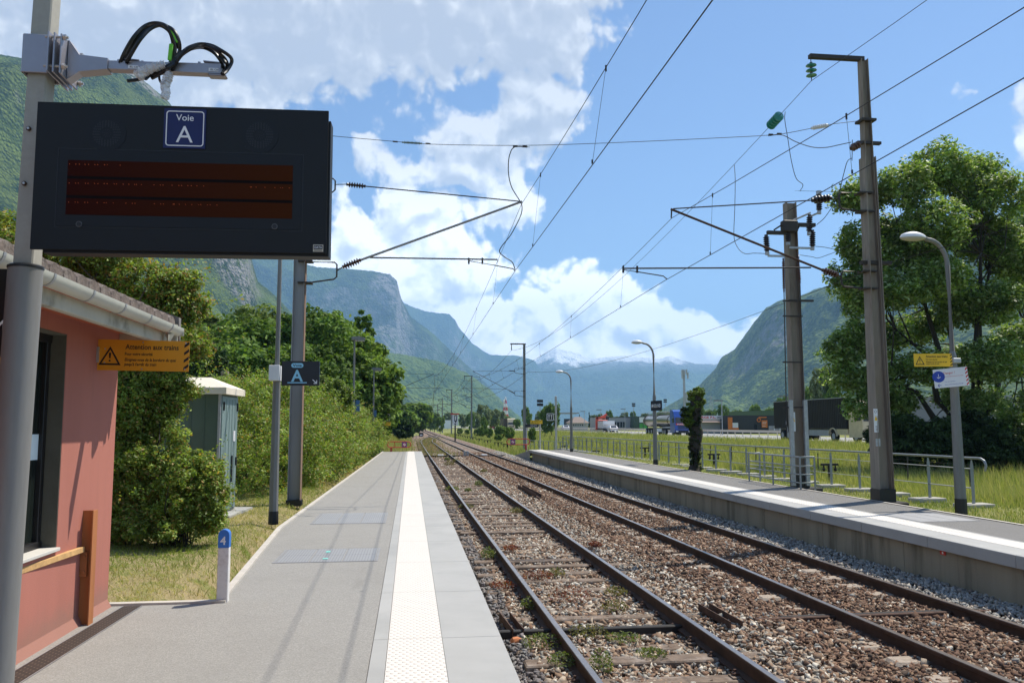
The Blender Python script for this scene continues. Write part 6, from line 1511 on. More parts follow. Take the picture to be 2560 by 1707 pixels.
# TT boards on pale posts, yellow and black small signs
M['pale_post'] = mat('pale_steel_post', (.46, .46, .45), .5, .3)
def tt(px_post, pw, ytop, ybot, bx0, bx1, by0, by1, y, label):
    a = at(px_post - pw / 2, ytop, Y=y); b_ = at(px_post + pw / 2, ybot, Y=y); zt_ = a.z; zb_ = .1
    t = empty('marker_board', ((a.x + b_.x) / 2, y, zb_), label, 'track sign', 'black TT boards')
    MB().box(((a.x + b_.x) / 2, y, (zt_ + zb_) / 2), (b_.x - a.x, .16, zt_ - zb_), bev=.01).build('post', M['pale_post'], t)
    p0_, p1_ = at(bx0, by1, Y=y - .1), at(bx1, by0, Y=y - .1); w, h = p1_.x - p0_.x, p1_.z - p0_.z
    F_ = Frame((p0_.x, y - .1, p0_.z), (1, 0, 0), (0, 0, 1)); mb = MB(); F_.slab(mb, 0, 0, w, h, -.02, 0); pn = mb.build('board', M['black_pl'], t)
    mb = MB(); F_.ring(mb, [(0, 0), (w, 0), (w, h), (0, h)], [(w * .07, h * .07), (w * .93, h * .07), (w * .93, h * .93), (w * .07, h * .93)], .001, .01)
    for c_ in (.32, .68): F_.slab(mb, w * (c_ - .13), h * .66, w * (c_ + .13), h * .76, .001, .008); F_.slab(mb, w * (c_ - .035), h * .18, w * (c_ + .035), h * .66, .001, .008)
    mb.build('lettering', M['white_pt'], pn)
    xm = (a.x + b_.x) / 2; xo = p0_.x if xm < p0_.x else p1_.x
    for z_ in (p0_.z + .04, p1_.z - .04): MB().box(((xm + xo) / 2, y - .11, z_), (abs(xo - xm) + .06, .03, .04)).build('arm', M['pale_post'], t)
tt(951, 5.5, 1000, 1128, 957, 975, 1034, 1052, 53.5, 'black TT board on a pale post left of the track, by the left platform end')
tt(1390, 5.5, 990, 1122, 1367, 1384, 1033, 1051, 55.5, 'black TT board on a tall pale post beyond the right platform')
def small_sign(px0, px1, py0, py1, y, m, label, txt, tm, postx, mp=M['pale_post'], tri=False):
    a, b_ = at(px0, py1, Y=y), at(px1, py0, Y=y); w, h = b_.x - a.x, b_.z - a.z
    t = empty('warning_sign' if tri else 'direction_sign', (a.x, y, .2), label, 'warning sign' if tri else 'sign')
    F_ = Frame((a.x, y, a.z), (1, 0, 0), (0, 0, 1)); mb = MB(); F_.slab(mb, 0, 0, w, h, -.02, 0); pn = mb.build('panel', m, t)
    mb = MB()
    if tri: arrow_tri(Frame(F_.p(0, 0, .002), F_.x, F_.y), mb, .17 * w, .47 * h, .11 * w)
    for i, (s_, u, v, fw, ch) in enumerate(txt): F_.text(mb, s_, u * w, v * h, ch * h, .002, bold=.02, fit=fw * w)
    mb.build('lettering', tm, pn)
    if postx: q = at(postx, 1060, Y=y + .06); MB().cyl((q.x, y + .06, .05), (q.x, y + .06, b_.z + .05), .045, n=8).build('post', mp, t)
YT = [('Attention aux trains', .33, .68, .6, .17), ('Eloignez-vous de la bordure du quai', .33, .40, .6, .09), ("jusqu'à l'arrêt du train", .33, .20, .4, .09)]
small_sign(954, 977, 1055, 1064, 52.8, M['yellow_sign'], 'small yellow warning sign below the left TT board', YT, M['black_pt'], 956, tri=True)
small_sign(1326, 1356, 1050, 1059.5, 54.2, M['yellow_sign'], 'small yellow warning sign past the right platform end, above a black sign', YT, M['black_pt'], 1350, tri=True)
small_sign(1313, 1346, 1059.8, 1068, 53.8, bpy.data.materials['black_glossy_face'], 'long black direction sign with white text past the right platform end', [('Sortie, passage', .40, .52, .5, .22), ('souterrain', .40, .18, .35, .18)], M['white_pt'], 1316)
# stop board on its pole
y_ = 112; cxp = at(1138, 1050, Y=y_).x
t = empty('limit_board', (cxp, y_, -.4), 'white board with black pictogram under a red bar, on a pole by the track', 'track sign')
MB().cyl((cxp, y_, -.4), (cxp, y_, at(1138, 1050, Y=y_).z), .10, n=8).build('pole', M['black_pl'], t)
a, b_ = at(1131, 1063, Y=y_ - .12), at(1145, 1037, Y=y_ - .12); F_ = Frame((a.x, y_ - .12, a.z), (1, 0, 0), (0, 0, 1)); w, h = b_.x - a.x, b_.z - a.z
mb = MB(); F_.slab(mb, 0, 0, w, h, -.03, 0); pn = mb.build('board', M['white_plate'], t)
mb = MB(); F_.poly(mb, [(.30 * w, .50 * h), (.40 * w, .45 * h), (.44 * w, .97 * h), (.34 * w, .97 * h)], .002, .02); F_.poly(mb, [(.55 * w, .30 * h), (.80 * w, .42 * h), (.84 * w, .92 * h), (.72 * w, .92 * h), (.66 * w, .55 * h)], .002, .022); F_.poly(mb, [(.34 * w, .40 * h), (.62 * w, .22 * h), (.72 * w, .36 * h), (.44 * w, .52 * h)], .002, .024)
F_.poly(mb, [(.30 * w, .18 * h), (.70 * w, .18 * h), (.5 * w, .0 * h)], .002, .02); F_.poly(mb, [(.36 * w, .90 * h), (.80 * w, .94 * h), (.80 * w, 1.0 * h), (.36 * w, .99 * h)], .002, .026); mb.build('pictogram', M['black_pt'], pn)
a, b_ = at(1126.5, 1036, Y=y_ - .15), at(1148, 1033, Y=y_ - .15); MB().box(((a.x + b_.x) / 2, y_ - .15, (a.z + b_.z) / 2), (b_.x - a.x, .1, b_.z - a.z)).build('red_bar', M['red_pt'], t)

# T-shaped black cable supports standing in the grass
M['tarred'] = mat('tarred_iron', (.018, .015, .013), .75, var=.3, scale=10)
def tee(x, y, z0_, h, w, label):
    t = empty('cable_support', (x, y, z0_), label, 'cable support', 'black T-shaped cable supports in the grass')
    MB().box((x, y, z0_ + h / 2 - .02), (.14 * w, .10, h)).build('stem', M['tarred'], t)
    MB().box((x, y, z0_ + h), (w, .12, .07)).build('cross_bar', M['tarred'], t)
    for s in (-1, 1): MB().lathe((x + s * w * .36, y, z0_ + h - .03), (x + s * w * .36, y, z0_ + h - .22), [(0, .02), (.5, .03), (.7, .06), (1, .03)], n=8).build('hook', M['tarred'], t)
TL_ = ['cable support seen between the switch mast and the tall mast', 'cable support just right of the ivy-covered trunk', 'cable support behind the railing left of the middle lamp post', 'cable support behind the far part of the railing', 'cable support beside the farthest curved lamp post']
for (px_, Y_), lb_ in zip(((2073, 26), (1785, 36), (1613, 46.8), (1490, 59), (1412, 70)), TL_):
    x_ = at(px_, 1150, Y=Y_).x; tee(x_, Y_, float(gh(x_, Y_)) - .05, .62, .56, lb_)
TL2 = ['cable support left of the right red barrier, smallest gap to it', 'second cable support left of the right red barrier', 'third cable support left of the right red barrier', 'cable support at the foot of the mast left of the right red barrier', 'cable support between the mast and the pictogram board', 'cable support just right of the pictogram board', 'cable support right at the pictogram board pole', 'farthest cable support, left of the pictogram board']
for Y_, lb_ in zip((75, 83, 94.5, 106, 117, 128, 140, 152), TL2): tee(8.75, Y_, -.45, .85, .9, lb_)

# things between the rails
M['old_steel'] = mat('rusted_channel', (.085, .045, .03), .8, .3, var=.35, scale=12, grime=(.18, .10, .06), gamt=.5, gscale=6)
def channel(p0_, p1_, w, h, label, cap=False):
    p0_, p1_ = Vector(p0_), Vector(p1_); d = (p1_ - p0_).normalized(); n_ = Vector((d.y, -d.x, 0)).normalized(); up = Vector((0, 0, 1)); mb = MB(); t_ = .010
    for q0, q1, z0_, z1_ in ((-w / 2, -w / 2 + t_, 0, h), (w / 2 - t_, w / 2, 0, h), (-w / 2 + t_, w / 2 - t_, 0, t_)):
        vs = [p + n_ * q + up * z for p in (p0_, p1_) for q, z in ((q0, z0_), (q1, z0_), (q1, z1_), (q0, z1_))]
        mb.add(vs, [(0, 1, 2, 3), (7, 6, 5, 4)] + [(i, 4 + i, 4 + (i + 1) % 4, (i + 1) % 4) for i in range(4)])
    o = mb.build('steel_channel', M['old_steel'], org=tuple((p0_ + p1_) / 2)); tag(o, label, 'steel channel', 'rusty steel channels left in the ballast')
channel(at(1300, 1218, z=-.09), at(1347, 1243, z=-.09), .17, .10, 'rusty steel channel lying between the two tracks in the middle distance')
channel(at(1262, 1548, z=-.17), at(1296, 1592, z=-.17),   .13, .09, 'rusty steel channel in dark ballast against the left platform')
channel(at(1760, 1524, z=-.14), at(1842, 1572, z=-.14), .15, .085, 'rusty steel channel between the tracks at the head of the crossing conduit')
q0, q1 = at(1858, 1556, z=-.12), at(2380, 1527, z=-.12)
cy_ = (q0.y + q1.y) / 2
cdt = empty('crossing_conduit', (4, cy_, -.15), 'dark iron conduit crossing beneath the rails of the main track', 'conduit')
MB().box(((.85 + 3.2) / 2, at(1500, 1572, z=-.13).y, -.150), (2.6, .085, .08), bev=.01).build('conduit_run', M['tarred'], cdt)
MB().box((5.95, cy_, -.118), (3.9, .055, .05), rz=.02, bev=.01).build('conduit_run', M['old_steel'], cdt)
MB().box((5.95, cy_ + .09, -.120), (3.2, .05, .045), rz=.02, bev=.01).build('conduit_run', M['tarred'], cdt)
st = at(1290, 1601, z=-.17); mb = MB(); mb.lathe(st - Vector((.06, 0, .01)), st + Vector((.06, 0, .01)), [(0, .02), (.25, .045), (.7, .042), (1, .015)], n=8); tag(mb.build('tile_fragment', mat('brick_orange', (.55, .20, .08), .9), org=tuple(st), smooth=True), 'orange brick fragment at the end of the channel by the left platform', 'brick fragment')
# balise crossing in the distance
yb = 61.0; bc = empty('track_crossing_box', (3.6, yb, -.1), 'dark cable crossing with two white boxes between the rails, far down the tracks', 'track equipment')
MB().box((3.8, yb, -.10), (6.2, .25, .10)).build('duct', M['tarred'], bc)
for px_ in (1098, 1204.5): q = at(px_, 1135, z=-.05); MB().box((q.x, yb - .12, -.03), (.42, .4, .10), bev=.02).build('white_box', M['white_pt'], bc)
for px_ in (1148, 1154.5): q = at(px_, 1132, z=-.1); MB().box((q.x, yb - .3, .08), (.17, .12, .36), bev=.01).build('grey_post', M['galv'], bc)
# red hazard tag on the wall of the right platform
q = at(2359, 1381, X=7.46); tg = MB().box((7.449, q.y, q.z), (.008, .12, .055)).build('wall_tag', M['red_pt'], org=(7.449, q.y, q.z)); tag(tg, 'tiny red and white tag fixed to the concrete face of the right platform', 'tag')
MB().box((7.444, q.y, q.z), (.003, .03, .03)).build('tag_square', M['white_pt'], tg)

# ---------------------------------------------------------------- road traffic and buildings
M['crash'] = mat('crash_barrier', (.62, .55, .46), .55, .3, var=.1)
M['tyre'] = mat('tyre', (.012, .012, .012), .9)
M['carglass'] = mat('vehicle_glass', (.012, .016, .020), .08, spec=.8)
def crash_rail(x, y0_, y1_, h, label, dense=2.0, zg=.5):
    t = empty('crash_barrier', (x, y0_, zg), label, 'crash barrier', 'crash barriers of the motorway')
    ys_ = np.arange(y0_, y1_, 12); mb = MB(); prof = [(-.04, -.15), (.0, -.10), (-.04, -.04), (-.04, .04), (.0, .10), (-.04, .15), (.02, .15), (.02, -.15)]
    mb.sweep(prof, [(x + road_dx(y), y, zg + h - .15) for y in ys_]); mb.build('beam', M['crash'], t)
    k = 0; y = y0_; rest = MB()
    while y < y1_:
        mb = MB().box((x + .05 + road_dx(y), y, zg + h / 2 - .1), (.07, .12, h)); 
        if k < 100: mb.build('post', M['crash'], t)
        else: rest.add(mb.v, mb.f)
        y += dense; k += 1
    if rest.v: rest.build('posts_beyond', M['crash'], t)['kind'] = 'stuff'
crash_rail(43.4, 40, 470, .92, 'pale crash barrier along the middle of the motorway', 2.6)
crash_rail(35.4, 150, 460, .70, 'near crash barrier of the motorway, in the distance', 3.4, .45)
def wheels(t, xs, ys_, z, r, w=.3):
    for x_ in xs:
        for y_ in ys_:
            o = MB().cyl((x_ - w / 2, y_, z + r), (x_ + w / 2, y_, z + r), r, n=18).build('wheel', M['tyre'], t, smooth=True)
            s = -1 if x_ < np.mean(xs) else 1
            MB().cyl((x_ + s * (w / 2 + .001), y_, z + r), (x_ + s * (w / 2 + .02), y_, z + r), r * .55, n=14).build('rim', M['galv'], o)
def tractor(t, x0, x1, yf, z, cab_m, h=3.4, trim=None, writing=None):
    """cab facing -Y, front at yf"""
    w = x1 - x0; xm = (x0 + x1) / 2
    mb = MB(); prof = [(yf + .10, z + .45), (yf, z + 1.0), (yf + .02, z + 1.75), (yf + .22, z + 2.7), (yf + .65, z + h - .25), (yf + 1.3, z + h), (yf + 2.15, z + h - .02), (yf + 2.25, z + .45)]
    mb.add([(x0, a, b_) for a, b_ in prof] + [(x1, a, b_) for a, b_ in prof], [tuple(range(8)), tuple(range(15, 7, -1))] + [(i, 8 + i, 8 + (i + 1) % 8, (i + 1) % 8) for i in range(8)])
    cb_ = mb.build('cab', cab_m, t)
    mb = MB(); mb.add([(x0 + .12, yf - .005, z + 1.85), (x1 - .12, yf - .005, z + 1.85), (x1 - .14, yf + .175, z + 2.62), (x0 + .14, yf + .175, z + 2.62)], [(0, 1, 2, 3)]); mb.build('windscreen', M['carglass'], cb_)
    for s, xx_ in ((-1, x0 - .006), (1, x1 + .006)): MB().box((xx_, yf + .85, z + 2.2), (.012, .85, .65), bev=.004).build('side_window', M['carglass'], cb_)
    for xx_ in (x0 - .12, x1 + .12): MB().box((xx_, yf + .15, z + 2.25), (.12, .12, .7), bev=.03).build('mirror', M['black_pl'], cb_)
    MB().box((xm, yf - .02, z + .55), (w - .1, .10, .35), bev=.04).build('bumper', trim or M['black_pl'], cb_)
    mb = MB()
    for k in range(4): mb.box((xm, yf - .01, z + 1.0 + k * .14), (w * .62, .04, .07))
    mb.build('grille', M['black_pl'], cb_)
    for xx_ in (x0 + .3, x1 - .3): MB().box((xx_, yf - .06, z + .62), (.38, .06, .16), bev=.02).build('headlight', M['lamp_white'], cb_)
    if writing:
        F_ = Frame((x0 + .15, yf - .03, z + 1.52), (1, 0, 0), (0, 0, 1)); mb = MB(); F_.slab(mb, 0, 0, w - .3, .26, 0, .01); bd = mb.build('name_band', writing[1], cb_)
        mb = MB(); F_.text(mb, writing[0], (w - .3) / 2, .05, .16, .012, align='CENTER', bold=.03, fit=w * .72); mb.build('lettering', M['white_pt'], bd)
    return cb_
M['blue_cab'] = mat('blue_truck_paint', (.012, .07, .36), .3, coat=.6)
M['cream_cab'] = mat('cream_truck_paint', (.62, .50, .30), .35, coat=.5)
m, N, b, o = new_mat('polished_tank'); b.inputs['Base Color'].default_value = (.42, .39, .34, 1); b.inputs['Metallic'].default_value = .9; b.inputs['Roughness'].default_value = .30; M['tank'] = m
X0, X1, YF, ZR = 38.0, 40.5, 116.5, .54
t = empty('tanker_truck', (39.2, YF + 7, ZR), 'blue tanker lorry with a polished steel tank on the motorway', 'truck')
tractor(t, X0, X1, YF, ZR, M['blue_cab'], h=3.75, writing=('MARMET', M['red_pt']))
mb = MB(); yt0, yt1 = YF + 2.9, 133.5; n = 24; vs = []
for y_, k in ((yt0, .2), (yt0 + .06, .85), (yt0 + .3, 1), (yt1 - .3, 1), (yt1 - .06, .85), (yt1, .2)):
    for i in range(n): a = 2 * math.pi * i / n; vs.append((39.25 + 1.22 * k * math.cos(a), y_, ZR + 2.2 + .92 * k * math.sin(a)))
mb.add(vs, [(r_ * n + i, r_ * n + (i + 1) % n, (r_ + 1) * n + (i + 1) % n, (r_ + 1) * n + i) for r_ in range(5) for i in range(n)] + [tuple(range(n)), tuple(range(6 * n - 1, 5 * n - 1, -1))]); mb.build('tank', M['tank'], t, smooth=True)
for y_ in (yt0 + .7, (yt0 + yt1) / 2, yt1 - .8):
    MB().tube([(39.25 + 1.25 * math.cos(a), y_, ZR + 2.2 + .95 * math.sin(a)) for a in np.linspace(0, 2 * math.pi, 25)], .05, n=6).build('tank_band', M['old_steel'], t)
MB().box((39.25, (yt0 + yt1) / 2, ZR + 3.32), (.9, yt1 - yt0 - 1, .05)).build('catwalk', M['galv'], t)
for s in (-.5, .5): MB().tube([(39.25 + s, yt0 + .6, ZR + 3.2), (39.25 + s, yt0 + .6, ZR + 3.55), (39.25 + s, yt1 - .6, ZR + 3.55), (39.25 + s, yt1 - .6, ZR + 3.2)], .04).build('catwalk_rail', M['galv'], t)
MB().box((39.25, YF + 8.5, ZR + .95), (1.1, 15, .3)).build('chassis', M['black_pl'], t)
MB().box((38.15, YF + 8.2, ZR + .75), (.08, 2.6, .5)).build('side_guard', M['white_plate'], t)
wheels(t, (X0 + .2, X1 - .2), (YF + 1.2, YF + 4.9, YF + 5.9, 128.5, 129.9, 131.3), ZR, .5)
# black curtain lorry
YF = 66.2
t = empty('articulated_lorry', (39.2, YF + 8, ZR), 'articulated lorry with a cream cab and a black corrugated trailer behind the tree', 'truck')
tractor(t, X0, X1, YF, ZR, M['cream_cab'], h=3.7, trim=M['cream_cab'])
mb = MB(); y0_, y1_ = YF + 2.6, 83.4; mb.box((39.25, (y0_ + y1_) / 2, ZR + 2.55), (2.5, y1_ - y0_, 2.75)); n = 46
for k in range(n):
    y_ = y0_ + (k + .5) * (y1_ - y0_) / n; mb.box((37.99, y_, ZR + 2.55), (.06, (y1_ - y0_) / n * .5, 2.6))
mb.build('trailer_box', mat('black_curtain', (.016, .013, .012), .6, var=.3, scale=.6), t)
MB().box((37.97, (y0_ + y1_) / 2, ZR + 3.94), (.08, y1_ - y0_, .06)).build('top_rail', M['galv'], t)
MB().box((39.25, (y0_ + y1_) / 2 + 1, ZR + 1.0), (1.1, y1_ - y0_ - 2, .3)).build('chassis', M['black_pl'], t)
MB().box((38.05, YF + 7.6, ZR + .8), (.08, 4, .55)).build('side_guard', M['galv'], t)
wheels(t, (X0 + .2, X1 - .2), (YF + 1.2, YF + 5.0, 79.0, 80.3, 81.6), ZR, .52)
for y_ in (YF + 5.0,):
    pts = [(X0 - .03, y_ + .72 * math.cos(a), ZR + .52 + .72 * math.sin(a)) for a in np.linspace(0, math.pi, 12)]
    MB().tube(pts, .07, n=6).build('wheel_arch', M['cream_cab'], t)
MB().box((38.03, YF + 3.4, ZR + .9), (.06, 2.0, .5)).build('side_skirt', M['cream_cab'], t)
# distant cream lorry
q = at(1268, 1060, Y=285)
t = empty('lorry', (q.x + 1.3, 290, .5), 'distant cream-cabbed lorry with a brown trailer, seen from the front on the motorway', 'truck')
tractor(t, q.x + .2, q.x + 2.9, 285, .4, M['cream_cab'], h=4.0); MB().box((q.x + .6, 293, 2.6), (3.2, 11, 3.6)).build('trailer_box', mat('brown_curtain', (.10, .075, .055), .7), t); wheels(t, (q.x + .4, q.x + 2.7), (286.2, 291, 296), .4, .5)
# crane lorry driving away
YB = 183.0; xa = at(1479, 1070, Y=YB).x
t = empty('crane_lorry', (xa + 2.5, YB, .5), 'white tipper lorry with a red folded crane behind its cab on the motorway', 'truck')
mb = MB(); mb.box((xa + 3.3, YB, 2.15), (2.6, 5.6, 1.55)); mb.build('tipper_body', mat('dusty_white_panel', (.55, .52, .48), .7), t)
F_ = Frame((xa + 2.0, YB - 2.82, 2.45), (1, 0, 0), (0, 0, 1)); mb = MB(); F_.slab(mb, 0, -.2, 2.6, .55, 0, .02); mb.build('tail_band', M['lamp_white'], t)
MB().box((xa + 3.3, YB + 4.3, 2.0), (2.5, 2.2, 2.6), bev=.2).build('cab', M['red_tube'], t)
MB().box((xa + 2.9, YB + .5, 1.0), (2.0, 9, .4)).build('chassis', M['black_pl'], t)
M['crane_red'] = mat('crane_red', (.62, .07, .03), .5)
mb = MB(); mb.box((xa + 1.9, YB + 2.9, 2.4), (.5, .5, 3.0)); mb.box((xa + 2.9, YB + 2.9, 3.75), (2.4, .5, .45), ry=-.12); mb.box((xa + 3.5, YB + 2.7, 4.15), (1.5, .5, .4), ry=-.5); mb.build('crane', M['crane_red'], t)
MB().box((xa + 4.3, YB + 2.8, 3.7), (.7, .6, .9), bev=.1).build('grab', M['black_pl'], t); wheels(t, (xa + 2.2, xa + 4.3), (YB - 1.9, YB - .7, YB + 4), .5, .5)
def car(x, y, rz, label, col, k=1.0):
    t = empty('car', (x, y, .52), label, 'car', 'cars on the motorway'); prof = [(-2.1, .35), (-2.15, .85), (-1.75, 1.0), (-1.2, 1.45), (.5, 1.48), (1.1, 1.02), (1.95, .88), (2.1, .62), (2.05, .32)]
    mb = MB(); n = len(prof); w = lambda z_: .86 if z_ < 1.1 else .70
    mb.add([(x + s * w(b_), y + a, .52 + b_) for s in (-1, 1) for a, b_ in prof], [tuple(range(n - 1, -1, -1)), tuple(range(n, 2 * n))] + [(i, (i + 1) % n, n + (i + 1) % n, n + i) for i in range(n)])
    bd = mb.build('body', col, t)
    mb = MB(); mb.add([(x - .62, y - 1.80, .52 + 1.03), (x + .62, y - 1.80, .52 + 1.03), (x + .60, y - 1.28, .52 + 1.41), (x - .60, y - 1.28, .52 + 1.41)], [(0, 1, 2, 3)]); mb.build('rear_window', M['carglass'], bd)
    for s in (-1, 1):
        mb = MB(); mb.add([(x + s * .83, y - 1.3, .52 + 1.08), (x + s * .83, y + .8, .52 + 1.08), (x + s * .715, y + .4, .52 + 1.40), (x + s * .715, y - 1.0, .52 + 1.40)], [(0, 1, 2, 3)]); mb.build('side_window', M['carglass'], bd)
        MB().box((x + s * .66, y - 2.13, .52 + .82), (.26, .06, .16), bev=.02).build('tail_light', M['red_pt'], bd)
    wheels(t, (x - .78, x + .78), (y - 1.35, y + 1.3), .52, .32, .2); return t
M['car_white'] = mat('white_car_paint', (.78, .78, .80), .3, coat=.6)
q = at(1530, 1070, Y=178); car(q.x, 178, 0, 'white hatchback with red tail lights just right of the crane lorry', M['car_white'])
q = at(1413, 1070, Y=235); car(q.x, 235, 0, 'distant white car on the motorway below the grey billboard-like building', M['car_white'])
q = at(1230, 1064, Y=330); car(q.x, 330, 0, 'tiny red and white vehicle left of the distant cream lorry', M['red_tube'])

def facade(name, px0, px1, ytop, ybase_z, Y, depth, m, label, cat='building', gap=0):
    a, b_ = at(px0, ytop, Y=Y), at(px1, ytop, Y=Y); t = empty(name, ((a.x + b_.x) / 2, Y, ybase_z), label, cat)
    MB().box(((a.x + b_.x) / 2, Y + depth / 2, (a.z + ybase_z) / 2), (b_.x - a.x, depth, a.z - ybase_z)).build('wall', m, t)
    return t
def fp(t, name, px0, px1, y0_, y1_, Y, m, off=.05, th=.1, parent=None):
    a, b_ = at(px0, y1_, Y=Y - off), at(px1, y0_, Y=Y - off)
    return MB().box(((a.x + b_.x) / 2, Y - off, (a.z + b_.z) / 2), (b_.x - a.x, th, b_.z - a.z)).build(name, m, parent or t)
Yb = 255
M['lilac'] = mat('lilac_grey_cladding', (.34, .33, .36), .8, var=.04); M['dkgreen'] = mat('dark_green_cladding', (.055, .085, .06), .8); M['brightgreen'] = mat('green_door', (.05, .32, .03), .6); M['charcoal'] = mat('charcoal_cladding', (.03, .032, .034), .7)
t = facade('commercial_building', 1506, 1584, 1043, .3, Yb, 18, M['lilac'], 'lilac grey commercial building with a wide dark window, behind the crane lorry')
fp(t, 'entrance', 1512, 1522, 1055, 1070, Yb, M['charcoal']); wn_ = fp(t, 'window', 1532, 1563, 1054.5, 1068, Yb, M['carglass']); fp(t, 'window', 1576, 1582, 1054, 1068, Yb, M['carglass'])
for px_ in (1541, 1549, 1556): fp(t, 'window_frame', px_, px_ + 1.2, 1054.5, 1068, Yb, M['lilac'], .13, .06, wn_)
fp(t, 'plinth', 1506, 1512, 1044, 1073, Yb, M['dkgreen'], .08); fp(t, 'roof_edge', 1512, 1584, 1042.5, 1044, Yb, M['charcoal'], .1)
t = facade('commercial_building', 1584.5, 1620, 1040.5, .3, Yb - 4, 20, M['dkgreen'], 'dark green commercial building with bright green doors beside the lilac one')
fp(t, 'sign_board', 1598.5, 1617, 1042.5, 1055.5, Yb - 4, M['white_plate']); fp(t, 'door', 1599, 1607, 1058.5, 1072, Yb - 4, M['brightgreen']); fp(t, 'door', 1609, 1617, 1058.5, 1072, Yb - 4, M['brightgreen'])
t = facade('commercial_building', 1404, 1448, 1031, 6.6, 330, 10, mat('grey_box_cladding', (.30, .29, .28), .8), 'building with a plain grey upper box over dark ground floor, left of the pale-roofed house')
fp(t, 'ground_floor', 1410, 1446, 1046.5, 1066, 331.5, M['charcoal'])
# pale house with a hipped roof
Yh = 290; a, b_ = at(1430, 1057, Y=Yh), at(1470, 1070, Y=Yh); t = empty('house', ((a.x + b_.x) / 2, Yh, .3), 'low pale house with a brown hipped roof beside the grey box building', 'house')
hw = mat('pale_house_wall', (.42, .41, .38), .85); MB().box(((a.x + b_.x) / 2, Yh + 5, (a.z + .3) / 2), (b_.x - a.x, 10, a.z - .3)).build('wall', hw, t)
zr = at(1450, 1047, Y=Yh).z; rm = mat('faded_brown_roof', (.22, .17, .14), .9); mb = MB(); x0_, x1_ = a.x - .5, b_.x + .5
mb.add([(x0_, Yh - .5, a.z), (x1_, Yh - .5, a.z), (x1_, Yh + 10.5, a.z), (x0_, Yh + 10.5, a.z), (x0_ + 2.5, Yh + 5, zr + .8), (x1_ - 2, Yh + 5, zr + .8)], [(0, 1, 5, 4), (1, 2, 5), (2, 3, 4, 5), (3, 0, 4), (3, 2, 1, 0)]); mb.build('roof', rm, t)
for k in range(6): fp(t, 'window', 1433 + k * 5.5, 1435.5 + k * 5.5, 1060, 1064, Yh, M['carglass'])
# garage with its sign
Yg = 150
t = facade('garage', 1735, 1820, 1047, .4, Yg, 20, mat('light_grey_sheet', (.42, .43, .42), .7, var=.06), 'light grey garage hall under a long white sign with red lettering')
rfm = mat('brown_sheet_roof', (.33, .24, .20), .8); a, b_ = at(1735, 1055, Y=Yg - 1.5), at(1820, 1047.5, Y=Yg + 3); mb = MB(); mb.add([(a.x, Yg - 1.5, a.z), (b_.x + .3, Yg - 1.5, a.z), (b_.x + .3, Yg + 3, b_.z), (a.x, Yg + 3, b_.z), (a.x, Yg + 3, b_.z - .2), (b_.x + .3, Yg + 3, b_.z - .2)], [(0, 1, 2, 3), (0, 4, 5, 1)]); mb.build('roof', rfm, t)
sbd = fp(t, 'sign_board', 1730, 1816.5, 1038.5, 1046.8, Yg, M['white_plate'], .4, .15)
p_ = at(1730, 1046.8, Y=Yg - .5); pw = at(1816.5, 1038.5, Y=Yg - .5); F_ = Frame((p_.x, Yg - .49, p_.z), (1, 0, 0), (0, 0, 1)); w, h = pw.x - p_.x, pw.z - p_.z
mb = MB(); F_.text(mb, 'GARAGE P.L.', w * .02, h * .2, h * .6, .01, bold=.04, fit=w * .67); mb.build('lettering', M['red_pt'], sbd)
mb = MB(); F_.text(mb, 'DESCOMBES', w * .72, h * .25, h * .45, .01, bold=.03, fit=w * .26); mb.build('lettering', M['black_pt'], sbd)
Yk = 146
t = facade('commercial_building', 1821, 1975, 1038, .4, Yk, 22, M['charcoal'], 'long charcoal building with an orange corner frame and orange sign')
M['orange_clad'] = mat('orange_cladding', (.62, .17, .02), .6)
fp(t, 'corner_frame', 1821, 1830, 1043, 1076, Yk, M['orange_clad'], .15, .3); cf = fp(t, 'corner_frame', 1830, 1846, 1069, 1076, Yk, M['orange_clad'], .15, .3)
fp(t, 'window', 1830, 1845, 1056.5, 1069, Yk, M['white_plate'], .1); sgb = fp(t, 'sign_panel', 1904.5, 1918, 1050, 1068.5, Yk, M['orange_clad'], .12)
for k, y_ in enumerate((1055, 1058, 1064)): fp(t, 'lettering', 1906, 1916 - k, y_, y_ + .9, Yk, M['white_plate'], .20, .04, sgb)
fp(t, 'logo', 1897, 1916, 1041.5, 1044.5, Yk, M['orange_clad'], .1); lg = at(1897, 1049.5, Y=Yk - .1); F_ = Frame((lg.x, Yk - .1, lg.z), (1, 0, 0), (0, 0, 1)); mb = MB(); F_.ring(mb, F_.circ(0, 0, .40, 20), F_.circ(0, 0, .24, 20), 0, .05); mb.build('logo_ring', M['orange_clad'], t)
fp(t, 'door', 1887, 1892, 1060, 1076, Yk, M['carglass'], .06); fp(t, 'glazed_front', 1922, 1975, 1064, 1076, Yk, M['lilac'], .06)
for px_ in (1935, 1949, 1962): fp(t, 'post', px_, px_ + 1.5, 1064, 1077, Yk, M['white_plate'], .3, .12)
t = facade('warehouse', 1903, 1985, 1026, .4, 185, 20, mat('dull_green_roof_panel', (.075, .12, .06), .8), 'dull green warehouse rising behind the charcoal building')
t = facade('warehouse', 2380, 2700, 988, .4, 105, 20, mat('grey_lilac_sheet', (.26, .26, .29), .8, var=.05), 'grey warehouse wall seen through the big tree at the right edge')
t = facade('warehouse', 1100, 1128, 1050, .3, 420, 12, M['white_plate'], 'pale shed far away just left of the pictogram board')
